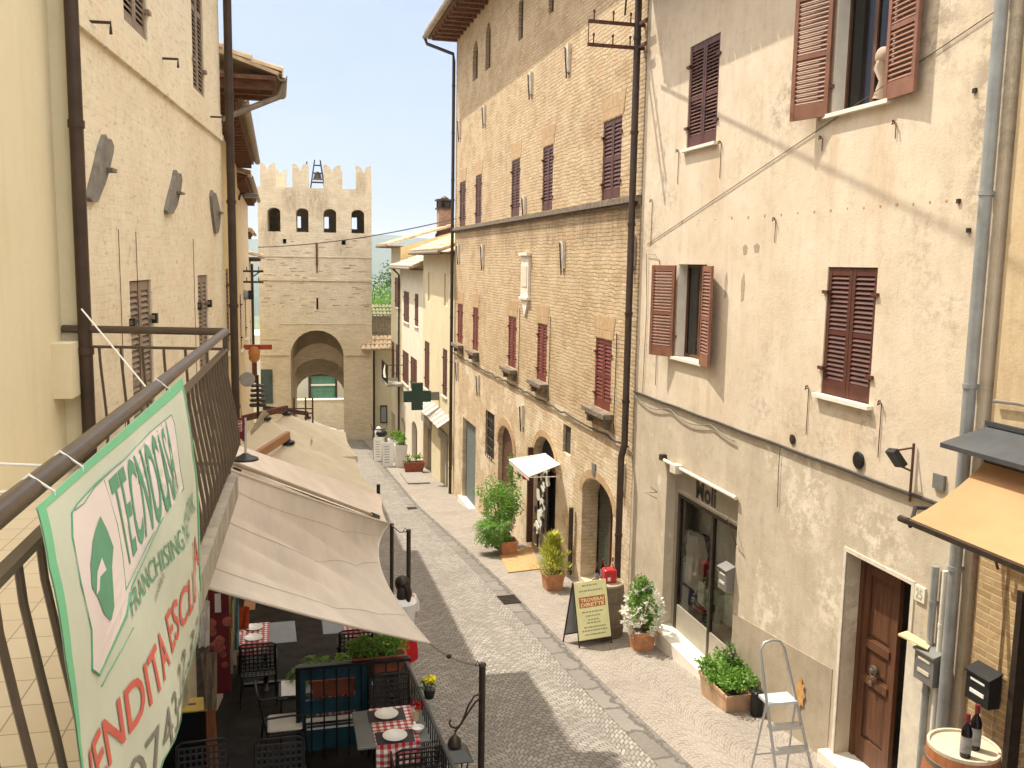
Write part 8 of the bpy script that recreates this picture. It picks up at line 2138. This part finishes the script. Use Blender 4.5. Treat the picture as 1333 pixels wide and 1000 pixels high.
# step ladder
lf_, rf_ = V(gp(979, 1012)), V(gp(1062, 1012)); lf_ = hitg(977, 1000); 
F0 = hitg(1012, 1040); F1 = hitg(1062, 1030)
# front rails: bottom (1012,1030) and (1060,1030); top of the hoop (990..1018,835)
yl = hitg(1036, 1035).y
topc = hity(1005, 836, yl + .38)
bLp = hitg(1014, 1035); bRp = hitg(1063, 1030); tLp = hity(989, 843, bLp.y + .42); tRp = hity(1020, 840, bLp.y + .42)
lad = thing('step_ladder', 'aluminium step ladder with a hoop handle by the flower trough', 'ladder', (bLp + bRp) / 2)
mb = MB()
mb.tube([bLp, bLp.lerp(tLp, .5), tLp - (tLp - bLp) * .02, tLp.lerp(tRp, .18) + V((0, 0, .05)), tLp.lerp(tRp, .5) + V((0, 0, .07)), tLp.lerp(tRp, .82) + V((0, 0, .05)), tRp - (tRp - bRp) * .02, bRp.lerp(tRp, .5), bRp], .0155, 10); mb.build('front_frame', M['alu'], lad, smooth=True)
def lev(px, py): return None
for f_, nm in ((.60, 'platform'), (.43, 'tread'), (.27, 'tread'), (.11, 'tread')):
    a, b = bLp.lerp(tLp, f_), bRp.lerp(tRp, f_); mb = MB(); dpt = .2 if nm == 'platform' else .085; bk_ = V((-.0, 1, 0))
    ex_ = (b - a); ey = V((-ex_.y, ex_.x, 0)).normalized(); ey = ey if ey.y > 0 else -ey
    mb.hexa([a - ey * .02, b - ey * .02, b + ey * dpt, a + ey * dpt, a - ey * .02 + V((0, 0, .03)), b - ey * .02 + V((0, 0, .03)), b + ey * dpt + V((0, 0, .03)), a + ey * dpt + V((0, 0, .03))]); mb.build(nm, M['alu'] if nm == 'tread' else plain('ribbed_grey_platform', (.50, .55, .56), .5), lad)
hL = bLp.lerp(tLp, .62); hR = bRp.lerp(tRp, .62); rL = hitg(976, 1010); rR = rL + (bRp - bLp) * 1.0; rR.z = G(rR.y)
mb = MB(); mb.tube([hL, rL], .012, 8); mb.tube([hR, rR], .012, 8); mb.tube([hL.lerp(rL, .7), hR.lerp(rR, .7)], .010, 8); mb.build('rear_frame', M['alu'], lad, smooth=True)
# drain covers
def drain(px, py, w, d, label):
    c = gp(px, py); t = thing('drain_cover', label, 'drain cover', V((c.x, c.y, G(c.y) + .012)))
    z = lambda y: G(y) + .012
    mb = MB(); 
    for k in range(6): y = c.y - d / 2 + d * (k + .5) / 6; mb.hexa([V((c.x - w / 2, y - d * .03, z(y))), V((c.x + w / 2, y - d * .03, z(y))), V((c.x + w / 2, y + d * .03, z(y))), V((c.x - w / 2, y + d * .03, z(y))), V((c.x - w / 2, y - d * .03, z(y) + .008)), V((c.x + w / 2, y - d * .03, z(y) + .008)), V((c.x + w / 2, y + d * .03, z(y) + .008)), V((c.x - w / 2, y + d * .03, z(y) + .008))])
    mb.build('grate', M['iron'], t)
    mb = MB(); mb.poly([V((c.x - w / 2, c.y - d / 2, z(c.y - d / 2) - .003)), V((c.x + w / 2, c.y - d / 2, z(c.y - d / 2) - .003)), V((c.x + w / 2, c.y + d / 2, z(c.y + d / 2) - .003)), V((c.x - w / 2, c.y + d / 2, z(c.y + d / 2) - .003))]); mb.build('drain_pit', M['black'], t)
drain(662.5, 781, .34, .62, 'slotted iron drain cover in the street beside the gutter, near the conifer')
drain(536, 662, .3, .5, 'slotted iron drain cover further down the street')
# old hook at the wall beside the shop, small bracket
u_, z_ = RW.hit(852, 637); mb = MB(); mb.tube([RW.pt(u_ + .15, z_, .0), RW.pt(u_ - .12, z_ - .02, .0), RW.pt(u_ - .12, z_ - .02, .22), RW.pt(u_ - .12, z_ - .12, .01)], .006, 5); mb.build('wall_bracket', M['iron'], house)
u_, z_ = RW.hit(961, 700); mb = MB(); mb.tube([RW.pt(u_ + .1, z_ + .28, .08), RW.pt(u_, z_ + .26, .18), RW.pt(u_, z_ - .1, .02)], .008, 5); mb.build('wall_bracket', M['iron_rust'], house)
# pale cloth tied at the open top window
u_, z_ = RW.hit(1143, 95); t = thing('knotted_cloth', 'pale knotted cloth bunched beside the open top window shutter', 'cloth', RW.pt(P2[0] + .05, P2[2] + .05, .06))
mb = MB(); c = RW.pt(RW.hit(1145, 75, -.06)[0], RW.hit(1143, 72)[1], -.06); c = c - V((0, .05, 0)); mb.blob(c, .06, .10, .09, 12, 8); mb.tube([c - V((0, 0, .04)), c + V((0, .02, -.12)), c + V((0, -.03, -.25)), c + V((0, .0, -.42))], [.05, .07, .04, .075], 9); mb.build('cloth_bundle', plain('pale_tan_cloth', (.46, .36, .27), .8), t, smooth=True)
